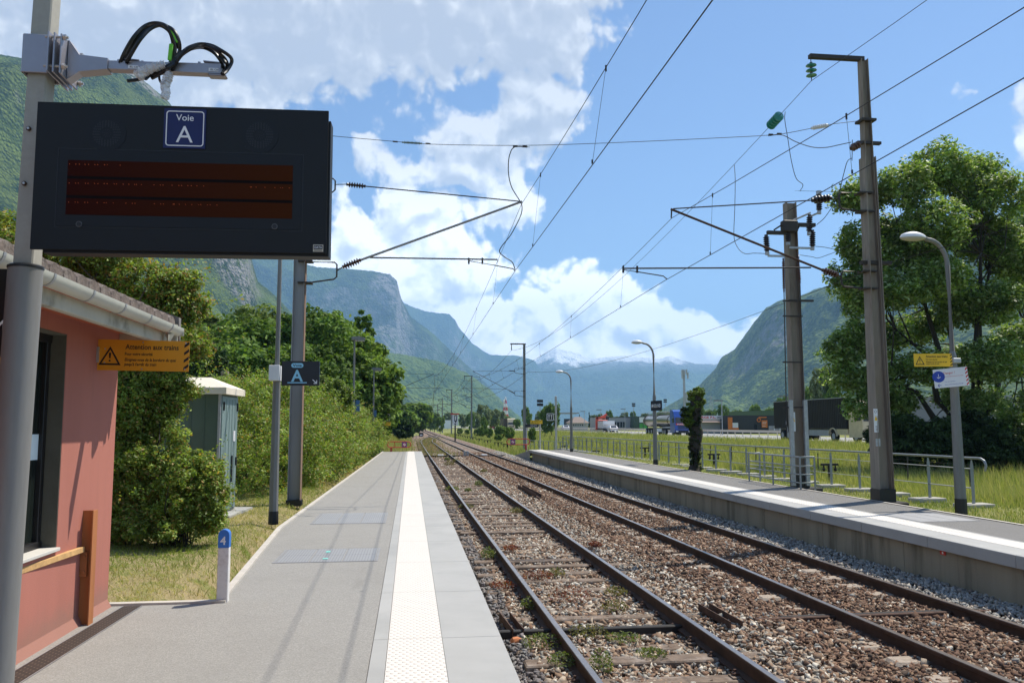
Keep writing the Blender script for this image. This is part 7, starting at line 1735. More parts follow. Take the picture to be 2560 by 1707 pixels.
# tiled house behind the cabinet
Yt = 32; a, b_ = at(487, 960, Y=Yt), at(600, 985, Y=Yt); zr = at(525, 944, Y=Yt).z; ze = at(590, 982, Y=Yt).z
t = empty('house', ((a.x + b_.x) / 2, Yt, .4), 'house with a brown tiled hip roof and chimney behind the equipment cabinet', 'house')
x0_, x1_ = at(430, 980, Y=Yt).x, at(588, 980, Y=Yt).x
MB().box(((x0_ + x1_) / 2, Yt + 3.5, (ze + .3) / 2), (x1_ - x0_ - .6, 6, ze - .3)).build('wall', hw, t)
mb = MB(); mb.add([(x0_, Yt, ze), (x1_, Yt, ze), (x1_, Yt + 7, ze), (x0_, Yt + 7, ze), (x0_ + .6, Yt + 2.5, zr), (at(525, 944, Y=Yt).x, Yt + 2.5, zr)], [(0, 1, 5, 4), (1, 2, 5), (2, 3, 4, 5), (3, 0, 4), (3, 2, 1, 0)]); rf = mb.build('roof', M['tiles'], t)
q = at(562, 950, Y=Yt + 2); MB().box((q.x, Yt + 2, q.z - .1), (.25, .3, .9)).build('chimney', rm, rf)

# masts, lights and towers in the distance
def thin_pole(name, px_, ytop, Y, r, label, cat, head=None, m=M['galv'], group=None):
    q = at(px_, ytop, Y=Y); t = empty(name, (q.x, Y, .2), label, cat, group); MB().lathe((q.x, Y, .2), (q.x, Y, q.z), [(0, r * 1.3), (1, r)], n=6).build('pole', m, t)
    if head == 'flood':
        for k in range(2): MB().box((q.x, Y, q.z - .2 - .8 * k), (1.3, .5, .6)).build('floodlight', M['tarred'], t)
    if head == 'street': MB().box((q.x - .5, Y, q.z), (1.4, .3, .18)).build('lamp_head', M['lamp_pole'], t)
    return t
for px_, yt_, Y_, lb_ in ((1350, 1000, 180, 'floodlight mast rising behind the small yellow sign'), (1584, 1008, 330, 'floodlight mast between the distant trees above the lilac building'), (1663, 998, 330, 'floodlight mast left of the mobile phone mast')):
    thin_pole('floodlight_mast', px_, yt_, Y_, .09, lb_, 'floodlight', 'flood', group='floodlight masts in the distance')
for px_, yt_, Y_, lb_ in ((1461, 1028, 240, 'thin street lamp above the pale house'), (1502, 1024, 230, 'thin street lamp left of the lilac building'), (1562, 1022, 230, 'thin street lamp in front of the lilac building'), (1804, 1001, 125, 'tall street lamp in front of the garage hall'), (1966, 990, 120, 'street lamp half hidden by the switch mast')):
    thin_pole('street_lamp', px_, yt_, Y_, .07, lb_, 'street lamp', 'street', group='street lamps of the business park')
t = thin_pole('phone_mast', 1709.5, 925, 205, .28, 'tall mobile phone mast with antennas rising behind the ivy trunk', 'antenna mast')
q = at(1709, 925, Y=205)
for dx_, z0_, z1_ in ((-.5, -2.2, 0), (.6, -1.2, .1), (.95, -2.2, -.6), (-.2, -1.3, .1)): MB().box((q.x + dx_, 204.6, q.z + (z0_ + z1_) / 2), (.38, .3, z1_ - z0_)).build('antenna', M['pale_post'], t)
MB().box((q.x + .6, 204.6, q.z - 7), (1.0, .4, 2.6)).build('equipment_rack', M['pale_post'], t)
# red and white lattice tower
Yw = 600; q = at(1263.5, 992, Y=Yw); qb = at(1263.5, 1055, Y=Yw)
t = empty('lattice_tower', (q.x, Yw, 0), 'red and white lattice transmitter tower beyond the motorway', 'tower'); H_ = q.z
n = 7; lv = [0, .30, .44, .56, .67, .79, .90, 1.0]
for i in range(n):
    z0_, z1_ = H_ * lv[i], H_ * lv[i + 1]; w0, w1 = 2.4 * (1 - lv[i]) + .4, 2.4 * (1 - lv[i + 1]) + .25
    mb = MB(); c4 = [(-1, -1), (1, -1), (1, 1), (-1, 1)]
    for k in range(4):
        a, b_ = c4[k], c4[(k + 1) % 4]
        P0, P1 = Vector((q.x + a[0] * w0, Yw + a[1] * w0, z0_)), Vector((q.x + a[0] * w1, Yw + a[1] * w1, z1_)); Q0, Q1 = Vector((q.x + b_[0] * w0, Yw + b_[1] * w0, z0_)), Vector((q.x + b_[0] * w1, Yw + b_[1] * w1, z1_))
        mb.cyl(P0, P1, .16, n=4)
        for j in range(3): mb.cyl(P0.lerp(P1, j / 3), Q0.lerp(Q1, (j + 1) / 3), .10, n=4); mb.cyl(Q0.lerp(Q1, j / 3), P0.lerp(P1, (j + 1) / 3), .10, n=4)
    mb.build('lattice_section', (M['galv'] if i == 0 else (M['red_pt'] if i % 2 else M['white_pt'])), t)
for dz in (.76, .83, .88): MB().lathe((q.x - 1.4, Yw - .5, H_ * dz), (q.x - .6, Yw - .5, H_ * dz), [(0, .9), (1, .7)], n=10).build('dish', M['white_pt'], t)
# far pylon
Yp = 900; q = at(1777.5, 990, Y=Yp); t = empty('power_pylon', (q.x, Yp, 0), 'grey lattice power pylon far away at the foot of the right-hand mountain', 'pylon')
mb = MB()
for s in (-1, 1):
    for s2 in (-1, 1): mb.cyl((q.x + s * 3.2, Yp + s2 * 3.2, 0), (q.x + s * .5, Yp + s2 * .5, q.z), .22, n=4)
    for k in range(7):
        u, v_ = k / 7, (k + 1) / 7; wa, wb = 3.2 - 2.7 * u, 3.2 - 2.7 * v_; mb.cyl((q.x - s * wa, Yp - wa, q.z * u), (q.x + s * wb, Yp - wb, q.z * v_), .14, n=4)
mb.build('lattice', M['galv'], t)
for k, w_ in ((.95, 5), (.82, 8), (.70, 6.5)): MB().box((q.x, Yp, q.z * k), (w_ * 2, .4, .5)).build('cross_arm', M['galv'], t)
# thin fence posts in the meadow
M['fence_wood'] = mat('dark_fence_post', (.06, .055, .05), .9)
t = empty('wire_fence', (16, 40, 0), 'wire fence on thin dark posts running through the meadow', 'fence')
for k in range(26):
    y_ = 22 + k * 3.0; x_ = 15.6 + .008 * y_; z_ = float(gh(x_, y_)); MB().cyl((x_, y_, z_ - .1), (x_ + .03, y_, z_ + 1.15), .022, n=5).build('post', M['fence_wood'], t)
for h_ in (.45, .85, 1.1): MB().tube([(15.6 + .008 * y_, y_, float(gh(15.6, y_)) + h_) for y_ in range(22, 98, 6)], .004, n=4).build('strand', M['fence_wood'], t)
# relay cabinet and far signal on the left
q = at(967, 1092, Y=92); tag(MB().box((q.x, 92, .75), (.8, .5, 1.1), bev=.03).build('relay_cabinet', M['galv'], org=(q.x, 92, .2)), 'small grey relay cabinet in the tall grass past the left platform', 'cabinet')
q = at(1053, 1087, Y=170); t = empty('ground_signal', (q.x, 170, -.2), 'low black ground signal with a white face beside the far switch', 'signal'); MB().box((q.x, 170, .25), (.9, .5, .8), bev=.1).build('housing', M['tarred'], t); MB().box((q.x, 169.7, .15), (.5, .05, .25)).build('face', M['white_pt'], t)
# ---------------------------------------------------------------- vegetation
M['leaf'] = attr_mat('leaf', .55, trans=.38, spec=.35)
M['leaf_far'] = attr_mat('leaf_far', .7, trans=.30, spec=.15)
M['grass'] = attr_mat('grass_blades', .7, trans=.35, spec=.15)
M['bark'] = mat('bark', (.075, .060, .045), .95, var=.35, scale=8, bump=.01, bscale=30, streak=True)
M['bark_dark'] = mat('dark_bark', (.035, .028, .022), .95, var=.3, scale=8, bump=.01, bscale=30)
def leaf_mesh(P, s, pal, g, up=.35, fold=.25, outw=None, cvar=.22):
    """P: leaf centres (n,3); one folded quad each"""
    n = len(P)
    nrm = g.normal(size=(n, 3)); nrm[:, 2] = np.abs(nrm[:, 2]) * (1 + up) + up
    if outw is not None: nrm = nrm * .75 + outw * .9
    nrm /= np.linalg.norm(nrm, axis=1)[:, None]
    a = np.cross(nrm, g.normal(size=(n, 3))); a /= np.linalg.norm(a, axis=1)[:, None] + 1e-9; b_ = np.cross(nrm, a)
    L = (s * g.uniform(.65, 1.35, n))[:, None]
    V = np.stack([P - a * L, P + b_ * L * .48 + nrm * L * fold * g.uniform(-.3, 1, (n, 1)), P + a * L, P - b_ * L * .48 + nrm * L * fold * g.uniform(-.3, 1, (n, 1))], 1)
    pal = np.array(pal); c = pal[g.integers(0, len(pal), n)] * g.uniform(1 - cvar, 1 + cvar, (n, 1))
    F = (np.arange(n) * 4)[:, None] + np.arange(4)[None]
    return V.reshape(-1, 3), F, np.repeat(c, 4, 0)
def clumps(ells, n_cl, per, cr, g, shell=.62, flat=.75, gaps=0):
    """leaf centres gathered in clumps over a set of ellipsoids"""
    vol = np.array([e[3] * e[4] * e[5] for e in ells]) ** .67; pick = g.choice(len(ells), n_cl, p=vol / vol.sum())
    E_ = np.array(ells)[pick]
    d = g.normal(size=(n_cl, 3)); d /= np.linalg.norm(d, axis=1)[:, None]
    r = g.uniform(shell, 1.02, n_cl) ** .8
    C_ = E_[:, :3] + d * E_[:, 3:6] * r[:, None]
    k = (cr * g.uniform(.55, 1.35, n_cl))
    q = g.normal(size=(n_cl, per, 3)); q /= np.linalg.norm(q, axis=2)[..., None]; q *= g.uniform(.35, 1, (n_cl, per, 1)) ** .6
    P = C_[:, None] + q * k[:, None, None] * np.array([1, 1, flat])
    tint = g.uniform(.62, 1.38, (n_cl, 1, 1)) * np.ones((n_cl, per, 1))
    return P.reshape(-1, 3), q.reshape(-1, 3), tint.reshape(-1, 1), C_
def limbs(mb, base, targets, r0, g, fork=.45):
    base = Vector(base)
    for tg in targets:
        tg = Vector(tg); mid = base.lerp(tg, fork) + Vector((g.normal() * .15, g.normal() * .15, abs(g.normal()) * .25))
        mb.tube([base, mid, tg], [r0, r0 * .6, r0 * .15], n=5)
GREENS = [(.045, .085, .018), (.060, .110, .022), (.085, .140, .030), (.055, .095, .030)]
YGREEN = [(.10, .16, .022), (.14, .20, .03), (.08, .13, .02), (.17, .22, .05)]
HAW = [(.17, .25, .04), (.23, .31, .055), (.13, .20, .033), (.28, .34, .08), (.19, .28, .045), (.15, .23, .035), (.22, .30, .055), (.33, .23, .07)]
def add_shoots(P, q, tint, C_, n, L, g, k=16):
    b_ = C_[g.integers(0, len(C_), n)]; d = b_ - C_.mean(0); d[:, 2] = np.abs(d[:, 2]) * .6 + g.uniform(.2, 1.4, n); d /= np.linalg.norm(d, axis=1)[:, None]; d += g.normal(size=(n, 3)) * .25
    t_ = np.linspace(.1, 1, k)[None, :, None]; ln = (L * g.uniform(.5, 1.3, n))[:, None, None]
    S = b_[:, None] + d[:, None] * t_ * ln + g.normal(size=(n, k, 3)) * .012 * (1 + L * 2) - np.array([0, 0, .25]) * (t_ ** 2) * ln * g.random((n, 1, 1))
    return np.concatenate([P, S.reshape(-1, 3)]), np.concatenate([q, g.normal(size=(n * k, 3)) * .4]), np.concatenate([tint, np.full((n * k, 1), 1.15)])
def plant(name, ells, n_cl, per, cr, leaf, pal, label, cat, seed, base, group=None, trunk_r=.05, trunk_top=None, nl=14, m='leaf', shell=.62, up=.35, bark='bark', stem='stems', crown='foliage', flat=.75, cvar=.22, shoots=0, shoot_len=.3):
    g = np.random.default_rng(seed)
    t = empty(name, base, label, cat, group)
    P, q, tint, C_ = clumps(ells, n_cl, per, cr, g, shell, flat)
    if shoots: P, q, tint = add_shoots(P, q, tint, C_, shoots, shoot_len, g)
    keep = P[:, 2] > base[2] - .02; P, q, tint = P[keep], q[keep], tint[keep]
    V, F, c = leaf_mesh(P, leaf, pal, g, up=up, outw=q, cvar=cvar); c *= np.repeat(tint, 4, 0)
    V = V - np.array(base)
    link_mesh(crown, np_mesh(crown, V, F, c), M[m], t)
    mb = MB(); sel = g.choice(len(C_), min(nl, len(C_)), replace=False)
    tt_ = Vector(trunk_top) if trunk_top else Vector(base) + Vector((0, 0, .15))
    if trunk_top: mb.tube([Vector(base), Vector(base).lerp(tt_, .5) + Vector((.08 * trunk_r * 5, 0, 0)), tt_], [trunk_r * 1.25, trunk_r, trunk_r * .8], n=8)
    lo = Vector(base) if not trunk_top else Vector(base).lerp(tt_, .6)
    for i in sel:
        st_ = lo.lerp(tt_, g.random()) if trunk_top else Vector(base) + Vector((g.normal() * .15, g.normal() * .15, 0))
        limbs(mb, st_, [C_[i]], trunk_r * .55, g)
    mb.build(stem, M[bark], t)
    return t
def EP(px, py, Y, rpx, rpz): p = at(px, py, Y=Y); k = Y / FPX; return (p.x, p.y, p.z, rpx * k, max(.25, rpx * k * .9), rpz * k)
def E(px, py, Y, rx, ry, rz): p = at(px, py, Y=Y); return (p.x, p.y, p.z, rx, ry, rz)

# shrubs between the station wall and the cabinet
plant('shrub', [EP(q[0], q[1], q[2] + 1.4, *q[3:]) for q in ((455, 1225, 11.0, 104, 88), (428, 1135, 11.1, 48, 60), (505, 1235, 10.9, 50, 55), (395, 1190, 11.2, 60, 90), (440, 1285, 10.9, 100, 45), (345, 1265, 11.1, 75, 65), (520, 1285, 10.9, 32, 38), (480, 1160, 11.0, 34, 40), (440, 1080, 11.2, 20, 26), (545, 1215, 10.9, 18, 20), (430, 1312, 10.9, 118, 38), (345, 1312, 11.1, 75, 38), (510, 1300, 10.9, 50, 36), (480, 1200, 10.9, 80, 70), (360, 1180, 11.2, 70, 80), (320, 1240, 11.2, 50, 70), (535, 1255, 10.9, 38, 60), (300, 1310, 11.2, 40, 40))], 760, 60, .11, .026, HAW, 'leafy hawthorn shrub bulging in front of the green cabinet', 'shrub', 31, (at(440, 1330, Y=12.4).x, 12.4, .46), 'shrubs beside the station building', .025, nl=30, bark='bark_dark', shell=.45, shoots=170, shoot_len=.26)
plant('shrub', [EP(q[0], q[1], q[2] + 1.1, *q[3:]) for q in ((290, 1120, 11.6, 50, 170), (330, 1010, 12.0, 85, 75), (390, 955, 12.1, 60, 38), (455, 975, 12.2, 40, 22), (285, 930, 12.0, 50, 60), (375, 1070, 12.0, 50, 50), (300, 1260, 11.5, 55, 65), (425, 1015, 12.1, 38, 24), (345, 1150, 11.8, 45, 60))], 760, 60, .13, .028, HAW, 'tall hawthorn shrub rising from the salmon wall corner under the orange sign', 'shrub', 32, (at(300, 1320, Y=12.8).x, 12.8, .46), 'shrubs beside the station building', .035, nl=34, bark='bark_dark', shell=.5, shoots=200, shoot_len=.3)
plant('hawthorn_tree', [EP(*q) for q in ((170, 630, 13.6, 105, 55), (270, 640, 13.5, 90, 50), (370, 715, 13.3, 80, 55), (455, 712, 13.2, 38, 42), (425, 780, 13.2, 65, 48), (345, 790, 13.4, 90, 70), (490, 770, 13.2, 30, 22), (425, 855, 13.1, 80, 42), (505, 868, 13.2, 34, 22), (30, 590, 13.6, 60, 55), (240, 760, 14, 110, 90), (5, 640, 13.0, 60, 70), (310, 880, 13.2, 70, 60))], 900, 62, .17, .032, HAW + [(.13, .17, .035), (.30, .17, .05)], 'hawthorn tree with reddish shoot tips rising behind the station roof', 'tree', 33, (at(330, 1200, Y=13.5).x, 13.6, .45), None, .08, trunk_top=(at(330, 900, Y=13.5).x, 13.6, 2.9), nl=70, stem='trunk', crown='crown', shell=.5, shoots=320, shoot_len=.45)
# hedge along the platform, one shrub after another
g0 = np.random.default_rng(5)
HB = [(645, 1025, 22.0, 1.25, 'first bush of the hedge, filling the gap between cabinet and Voie A lamp post'), (728, 1012, 25.0, 1.3, 'bush of the hedge right behind the grey mast, dark at its foot'), (775, 1030, 27, 1.35, 'reddish-tipped bush of the hedge just right of the grey mast'), (812, 1035, 32, 1.35, 'bush of the hedge below the bright climbing vine'),
      (842, 1040, 37, 1.4, 'bush of the hedge at the foot of the second lamp post'), (868, 1045, 42, 1.4, 'bush of the hedge just right of the second lamp post'), (895, 1052, 47.5, 1.4, 'bush of the hedge left of the third lamp post'), (915, 1060, 52.5, 1.3, 'last bush of the hedge near the end of the left platform')]
for i, (px_, py_, Y_, r_, lb_) in enumerate(HB):
    c = at(px_, py_, Y=Y_); zc = (c.z + .5) / 2; hh = (c.z - .45) / 2 + .55
    gq = np.random.default_rng(77 + i); tp = [(c.x + gq.uniform(-1.6, .4), Y_ + gq.uniform(-2, 2), zc + hh * gq.uniform(.75, 1.0), .45, .6, gq.uniform(.3, .6)) for _ in range(4)]
    ells = tp + [(c.x, Y_, zc + .1, r_, r_ * 1.6, hh), (c.x - .9, Y_ + .9, zc + .35, r_, r_ * 1.4, hh * 1.05), (c.x + .25, Y_ - 1.2, zc - .25, r_ * .7, r_, hh * .75), (c.x - 1.8, Y_, zc + .2, r_, 1.6, hh)]
    plant('hedge_bush', ells, int(430 - 12 * i), 88, .27 + .004 * i, .036 + .0020 * i, HAW, lb_, 'bush', 40 + i, (c.x, Y_, .42), 'bushes forming the hedge by the left platform', .04, nl=22, bark='bark_dark', shell=.72, shoots=260, shoot_len=.5)
plant('climbing_vine', [E(810, 985, 33, .75, .6, .75), E(850, 990, 33.5, .5, .6, .5), E(800, 1010, 32.6, .5, .5, .7), E(858, 1040, 34, .4, .5, .6)], 220, 60, .20, .055, YGREEN + [(.22, .30, .05)], 'bright yellow-green vine spilling over the hedge right of the grey mast', 'vine', 60, (at(820, 1060, Y=33).x, 33, .45), None, .03, nl=8)

# wood behind the hedge: each tree with its own crown
def tree(px_, ptop, pbot, Y_, rw, pal, label, seed, n_cl=260, per=52, leaf=None, kind='round', group='trees of the wood behind the hedge', name='tree', m='leaf_far'):
    top = at(px_, ptop, Y=Y_); zb_ = float(gh(top.x, Y_)); H_ = top.z - zb_; cx_ = top.x; g = np.random.default_rng(seed); leaf = leaf or .0026 * Y_ + .035
    if kind == 'round':
        ells = [(cx_, Y_, zb_ + H_ * .62, rw, rw, H_ * .36)]
        for k in range(9):
            a = g.uniform(0, 2 * math.pi); u = g.uniform(-.9, .95); rr_ = rw * math.sqrt(max(.1, 1 - u * u)) * .72
            ells.append((cx_ + rr_ * math.cos(a), Y_ + rr_ * math.sin(a), zb_ + H_ * (.60 + .33 * u), rw * g.uniform(.32, .5), rw * g.uniform(.32, .5), H_ * g.uniform(.10, .17)))
    elif kind == 'column':
        ells = [(cx_ + g.normal() * rw * .18, Y_ + g.normal() * rw * .2, zb_ + H_ * u, rw * w_, rw * w_, H_ * .16) for u, w_ in ((.18, .85), (.32, 1), (.47, 1), (.62, .85), (.76, .68), (.88, .42))]
    else:
        ells = [(cx_, Y_, zb_ + H_ * u, rw * w_, rw * w_, H_ * .07) for u, w_ in ((.14, 1), (.27, .92), (.40, .78), (.53, .62), (.66, .46), (.79, .3), (.91, .14))]
    return plant(name, ells, n_cl, per, max(.3, rw * .20), leaf, pal, label, 'tree', seed, (cx_, Y_, zb_), group, .035 * H_ * .5 + .05, trunk_top=(cx_, Y_, zb_ + H_ * .7), nl=16, m=m, shell=.7, stem='trunk', crown='crown', bark='bark_dark' if kind == 'cone' else 'bark')
D1 = [(.08, .15, .03), (.11, .19, .035), (.15, .23, .05)]; D2 = [(.11, .16, .045), (.14, .19, .055), (.17, .22, .07)]; D3 = [(.025, .055, .018), (.04, .075, .022)]; D4 = [(.14, .22, .04), (.18, .26, .055), (.11, .18, .035)]
WOOD = [(500, 815, 36, 3.0, D3, 'dark spruce peeping out left of the wood, above the cabinet', 'cone'), (470, 850, 44, 3.2, D1, 'broad dark tree directly above the cabinet roof', 'round'), (560, 800, 58, 4.0, D2, 'olive-green tree between the orange sign and the lamp post', 'round'),
        (545, 870, 40, 2.4, D1, 'low dense dark tree just above the tiled house roof', 'round'), (610, 790, 56, 4.0, D1, 'dark tree right behind the upper part of the Voie A lamp post', 'round'), (668, 775, 62, 4.0, D2, 'pale olive tree between the Voie A lamp post and the grey mast', 'round'),
        (640, 870, 40, 2.6, D1, 'lower tree behind the white clamp box of the Voie A sign', 'round'), (780, 782, 55, 3.6, D1, 'tall dense tree immediately right of the grey mast', 'round'), (760, 860, 40, 2.2, D1, 'dark lower tree right above the small black Voie A sign', 'round'), (822, 800, 60, 3.6, D4, 'bright green tree left of the second lamp post', 'round'),
        (835, 772, 78, 2.2, D3, 'slim dark spruce tip showing above the wood', 'cone'), (868, 826, 56, 2.6, D4, 'loose light tree behind the head of the second lamp post', 'round'), (905, 792, 62, 1.5, D1, 'tall narrow poplar right of the second lamp head', 'column'), (902, 880, 54, 2.4, D4, 'soft green tree filling the wood left of the third lamp post', 'round'),
        (938, 858, 66, 1.5, D2, 'narrow ragged poplar at the right end of the wood', 'column'), (925, 935, 58, 1.9, D1, 'small tree at the right foot of the wood, behind the third lamp post', 'round')]
for i, (px_, pt_, Y_, rw, pal, lb_, kd) in enumerate(WOOD): tree(px_, pt_, 0, Y_, rw, pal, lb_, 100 + i, kind=kd, n_cl=330 if kd == 'round' else 200)
tree(985, 985, 0, 98, 2.1, D3, 'dark conifer standing alone left of the track, by the TT board', 130, kind='cone', n_cl=220, group=None, name='conifer')
tree(1030, 1012, 0, 190, 4.4, D4, 'round bright tree left of the track, beyond the conifer', 131, group=None, n_cl=200)
tree(1003, 1030, 0, 160, 3.0, D4, 'smaller pale tree between the conifer and the round tree', 132, group=None, n_cl=120)
# far trees: a few crowns built once and copied
def proto(seed, kind, rw, H_, pal, n_cl, per, leaf):
    g = np.random.default_rng(seed)
    if kind == 'round':
        ells = [(0, 0, H_ * .58, rw, rw, H_ * .40)] + [(rw * .6 * math.cos(a), rw * .6 * math.sin(a), H_ * g.uniform(.4, .85), rw * .45, rw * .45, H_ * .14) for a in g.uniform(0, 6.28, 8)]
    else: ells = [(0, 0, H_ * u, rw * w_, rw * w_, H_ * .08) for u, w_ in ((.12, 1), (.27, .9), (.42, .74), (.56, .56), (.70, .4), (.85, .2))]
    P, q, tint, C_ = clumps(ells, n_cl, per, rw * .24, g, .7); V, F, c = leaf_mesh(P, leaf, pal, g, outw=q); c *= np.repeat(tint, 4, 0)
    return np_mesh('crown', V, F, c), MB().tube([(0, 0, -.3), (0, 0, H_ * .7)], [rw * .07, rw * .03], n=6)
protos = {'a': (151, 'round', 4, 9, D4, 110, 42, .42), 'b': (152, 'round', 4, 9, [(.10, .165, .035), (.13, .20, .045), (.16, .23, .06)], 110, 42, .42), 'c': (153, 'round', 4, 9, [(.17, .21, .10), (.20, .24, .13), (.14, .18, .08)], 110, 42, .42), 'd': (154, 'cone', 2.6, 10, D3, 70, 40, .40)}
PM = {}
for k, a in protos.items():
    me, tb = proto(*a); me.materials.append(M['leaf_far']); tm_ = bpy.data.meshes.new('trunk'); tm_.from_pydata(tb.v, [], tb.f); tm_.materials.append(M['bark']); PM[k] = (me, tm_, a[3], a[2])
def far_tree(k, px_, ptop, hw, Y_, label, group):
    p = at(px_, ptop, Y=Y_); z = float(gh(p.x, Y_)); t = empty('tree', (p.x, Y_, z), label, 'tree', group); me, tm_, h0, r0 = PM[k]
    sz = (p.z - z) / h0; sx = hw * Y_ / FPX / r0
    for nm, d in (('crown', me), ('trunk', tm_)):
        o = bpy.data.objects.new(nm, d); COL.objects.link(o); o.parent = t
    t.scale = (sx, sx, sz); t.rotation_euler = (0, 0, rnd.uniform(0, 6.28)); return t
FT = [('b', 1378, 1004, 20, 150, 'tall dark tree behind the right TT board'), ('b', 1362, 1020, 14, 150, 'dark tree touching the left side of the right TT board'), ('a', 1318, 1018, 13, 230, 'light tree just behind the mast at the right platform end'), ('c', 1348, 1026, 10, 260, 'small pale tree between that mast and the right TT board'),
      ('a', 1524, 1026, 9, 330, 'round tree above the left end of the lilac building'), ('a', 1500, 1034, 7, 340, 'small tree left of the lilac building roof'), ('c', 1560, 1030, 11, 340, 'pale tree above the middle of the lilac building'), ('a', 1585, 1028, 9, 345, 'tree under the floodlight above the lilac building'), ('c', 1610, 1032, 10, 345, 'pale low tree above the green-doored building'), ('c', 1541, 1040, 9, 350, 'low pale tree above the dark window'),
      ('d', 1473, 1028, 4, 330, 'tiny conifer above the pale house roof'), ('d', 1449, 1034, 4, 340, 'tiny conifer left of the pale house chimney line'), ('c', 1483, 1036, 10, 350, 'pale bushy tree between house and lilac building'), ('b', 1650, 1026, 8, 300, 'tree just left of the blue tanker cab'), ('d', 1651, 1012, 4, 420, 'slim conifer left of the phone mast'), ('c', 1670, 1030, 12, 320, 'pale tree above the blue tanker cab'),
      ('b', 1775, 1022, 16, 260, 'dark tree in front of the far pylon'), ('a', 1808, 1012, 15, 260, 'broad tree behind the tall street lamp'), ('b', 1840, 1022, 13, 270, 'low dark tree above the charcoal building front'), ('a', 1885, 1011, 17, 260, 'broad tree above the orange sign'), ('b', 1925, 1016, 14, 265, 'dark tree above the right part of the charcoal building'), ('a', 1960, 992, 18, 230, 'tall tree just left of the switch mast foot label'), ('a', 1748, 1018, 12, 270, 'tree right beside the ivy-covered trunk'),
      ('c', 2050, 915, 26, 120, 'tall pale-topped tree behind the black trailer, right of the switch mast'), ('a', 2075, 945, 22, 118, 'rounded green tree behind the black trailer, beside the pale one'), ('b', 2020, 965, 16, 125, 'small dark tree behind the trailer next to the switch mast'),
      ('c', 1210, 1010, 17, 260, 'tallest grey-green willow in the row left of the lattice tower'), ('c', 1236, 1022, 16, 262, 'grey-green willow beside the lattice tower'), ('c', 1188, 1028, 14, 255, 'grey-green willow behind the nearer track-side mast'), ('b', 1176, 1030, 10, 240, 'dark tree behind the mast right of the pictogram board'), ('c', 1252, 1026, 12, 330, 'willow right of the lattice tower foot'), ('a', 1212, 1042, 9, 200, 'small bright tree in front of the tallest willow'),
      ('c', 1160, 1034, 12, 330, 'pale tree right behind the pictogram board'), ('b', 1292, 1046, 9, 250, 'low round bush-like tree right of the distant cream lorry'), ('a', 1064, 1024, 16, 330, 'leafy tree right of the vanishing tracks'), ('b', 1086, 1030, 14, 270, 'dark tree right of the tracks, around the thin masts'), ('b', 1101, 1040, 10, 220, 'low dark tree nearest the tracks on the right'), ('a', 1076, 1044, 9, 300, 'small light tree by the tracks under the leafy one'),
      ('c', 1046, 1018, 12, 520, 'hazy tree exactly where the tracks vanish'), ('b', 1040, 1036, 9, 420, 'dark hazy tree left of the vanishing tracks'), ('a', 1270, 1040, 12, 400, 'tree behind the distant cream lorry'), ('c', 1120, 1030, 12, 480, 'distant pale tree left of the pictogram board')]
for k, px_, pt_, hw, Y_, lb_ in FT: far_tree(k, px_, pt_, hw, Y_, lb_, 'distant trees across the valley floor')
# bushes on the embankment towards the motorway
for i, (px_, py_, hw, Y_, lb_) in enumerate([(1252, 1062, 14, 120, 'largest dark bush on the slope under the distant cream lorry'), (1275, 1068, 12, 118, 'bush on the slope right of the largest one'), (1222, 1068, 10, 135, 'small bush on the slope below the willows'), (1205, 1066, 9, 150, 'bush on the slope just right of the track-side mast'), (1195, 1070, 10, 160, 'low bush on the slope behind the track-side mast'), (1150, 1070, 7, 190, 'dark low bush on the slope right of the pictogram board'), (1168, 1072, 6, 180, 'tiny dark bush on the slope between two masts'), (1330, 1068, 10, 95, 'bush on the slope behind the black direction sign'), (1245, 1085, 9, 108, 'low bush at the foot of the largest slope bush')]):
    far_tree('b' if i % 2 == 0 else 'a', px_, py_, hw, Y_, lb_, 'bushes on the motorway slope')

# big tree on the right with open limbs
def big_tree(px_, Y_, ells, label, seed, n_cl, r0, forks, leaf=.105, pal=None, per=70, cr=.52, base_z=None, group='large trees by the meadow'):
    g = np.random.default_rng(seed); x_ = at(px_, 1100, Y=Y_).x; z = float(gh(x_, Y_)) if base_z is None else base_z; t = empty('tree', (x_, Y_, z), label, 'tree', group)
    P, q, tint, C_ = clumps(ells, n_cl, per, cr, g, .45, flat=.8)
    V, F, c = leaf_mesh(P, leaf, pal or [(.10, .18, .03), (.15, .24, .05), (.21, .30, .07), (.27, .36, .12), (.36, .43, .22)], g, up=.5, outw=q * .6); c *= np.repeat(tint, 4, 0)
    link_mesh('crown', np_mesh('crown', V - np.array([x_, Y_, z]), F, c), M['leaf'], t)
    mb = MB(); B = Vector((x_, Y_, z)); F1 = B + Vector((.1, 0, 1.6)); mb.tube([B - Vector((0, 0, .3)), B + Vector((0, 0, .5)), F1], [r0 * 1.5, r0 * 1.15, r0], n=10); ends = []
    for a, b_, zz_ in forks:
        e = Vector((x_ + a, Y_ + b_, z + zz_)); m1 = F1.lerp(e, .35) + Vector((a * .10, 0, -.2)); m2 = F1.lerp(e, .7) + Vector((g.normal() * .3, g.normal() * .3, .2)); mb.tube([F1 - Vector((0, 0, .4)), m1, m2, e], [r0 * .62, r0 * .45, r0 * .28, r0 * .12], n=7); ends += [m1, m2, e, m2.lerp(e, .5)]
    for i in g.choice(len(C_), min(len(C_), 150), replace=False):
        c_ = Vector(C_[i]); e = sorted(ends, key=lambda p: (p - c_).length)[int(g.integers(0, 3))]
        mid = e.lerp(c_, .5) + Vector((g.normal() * .2, g.normal() * .2, -.15)); mb.tube([e, mid, c_], [r0 * .16, r0 * .09, r0 * .03], n=4)
    mb.build('trunk', M['bark_dark'], t); return t
YB_ = 37.0
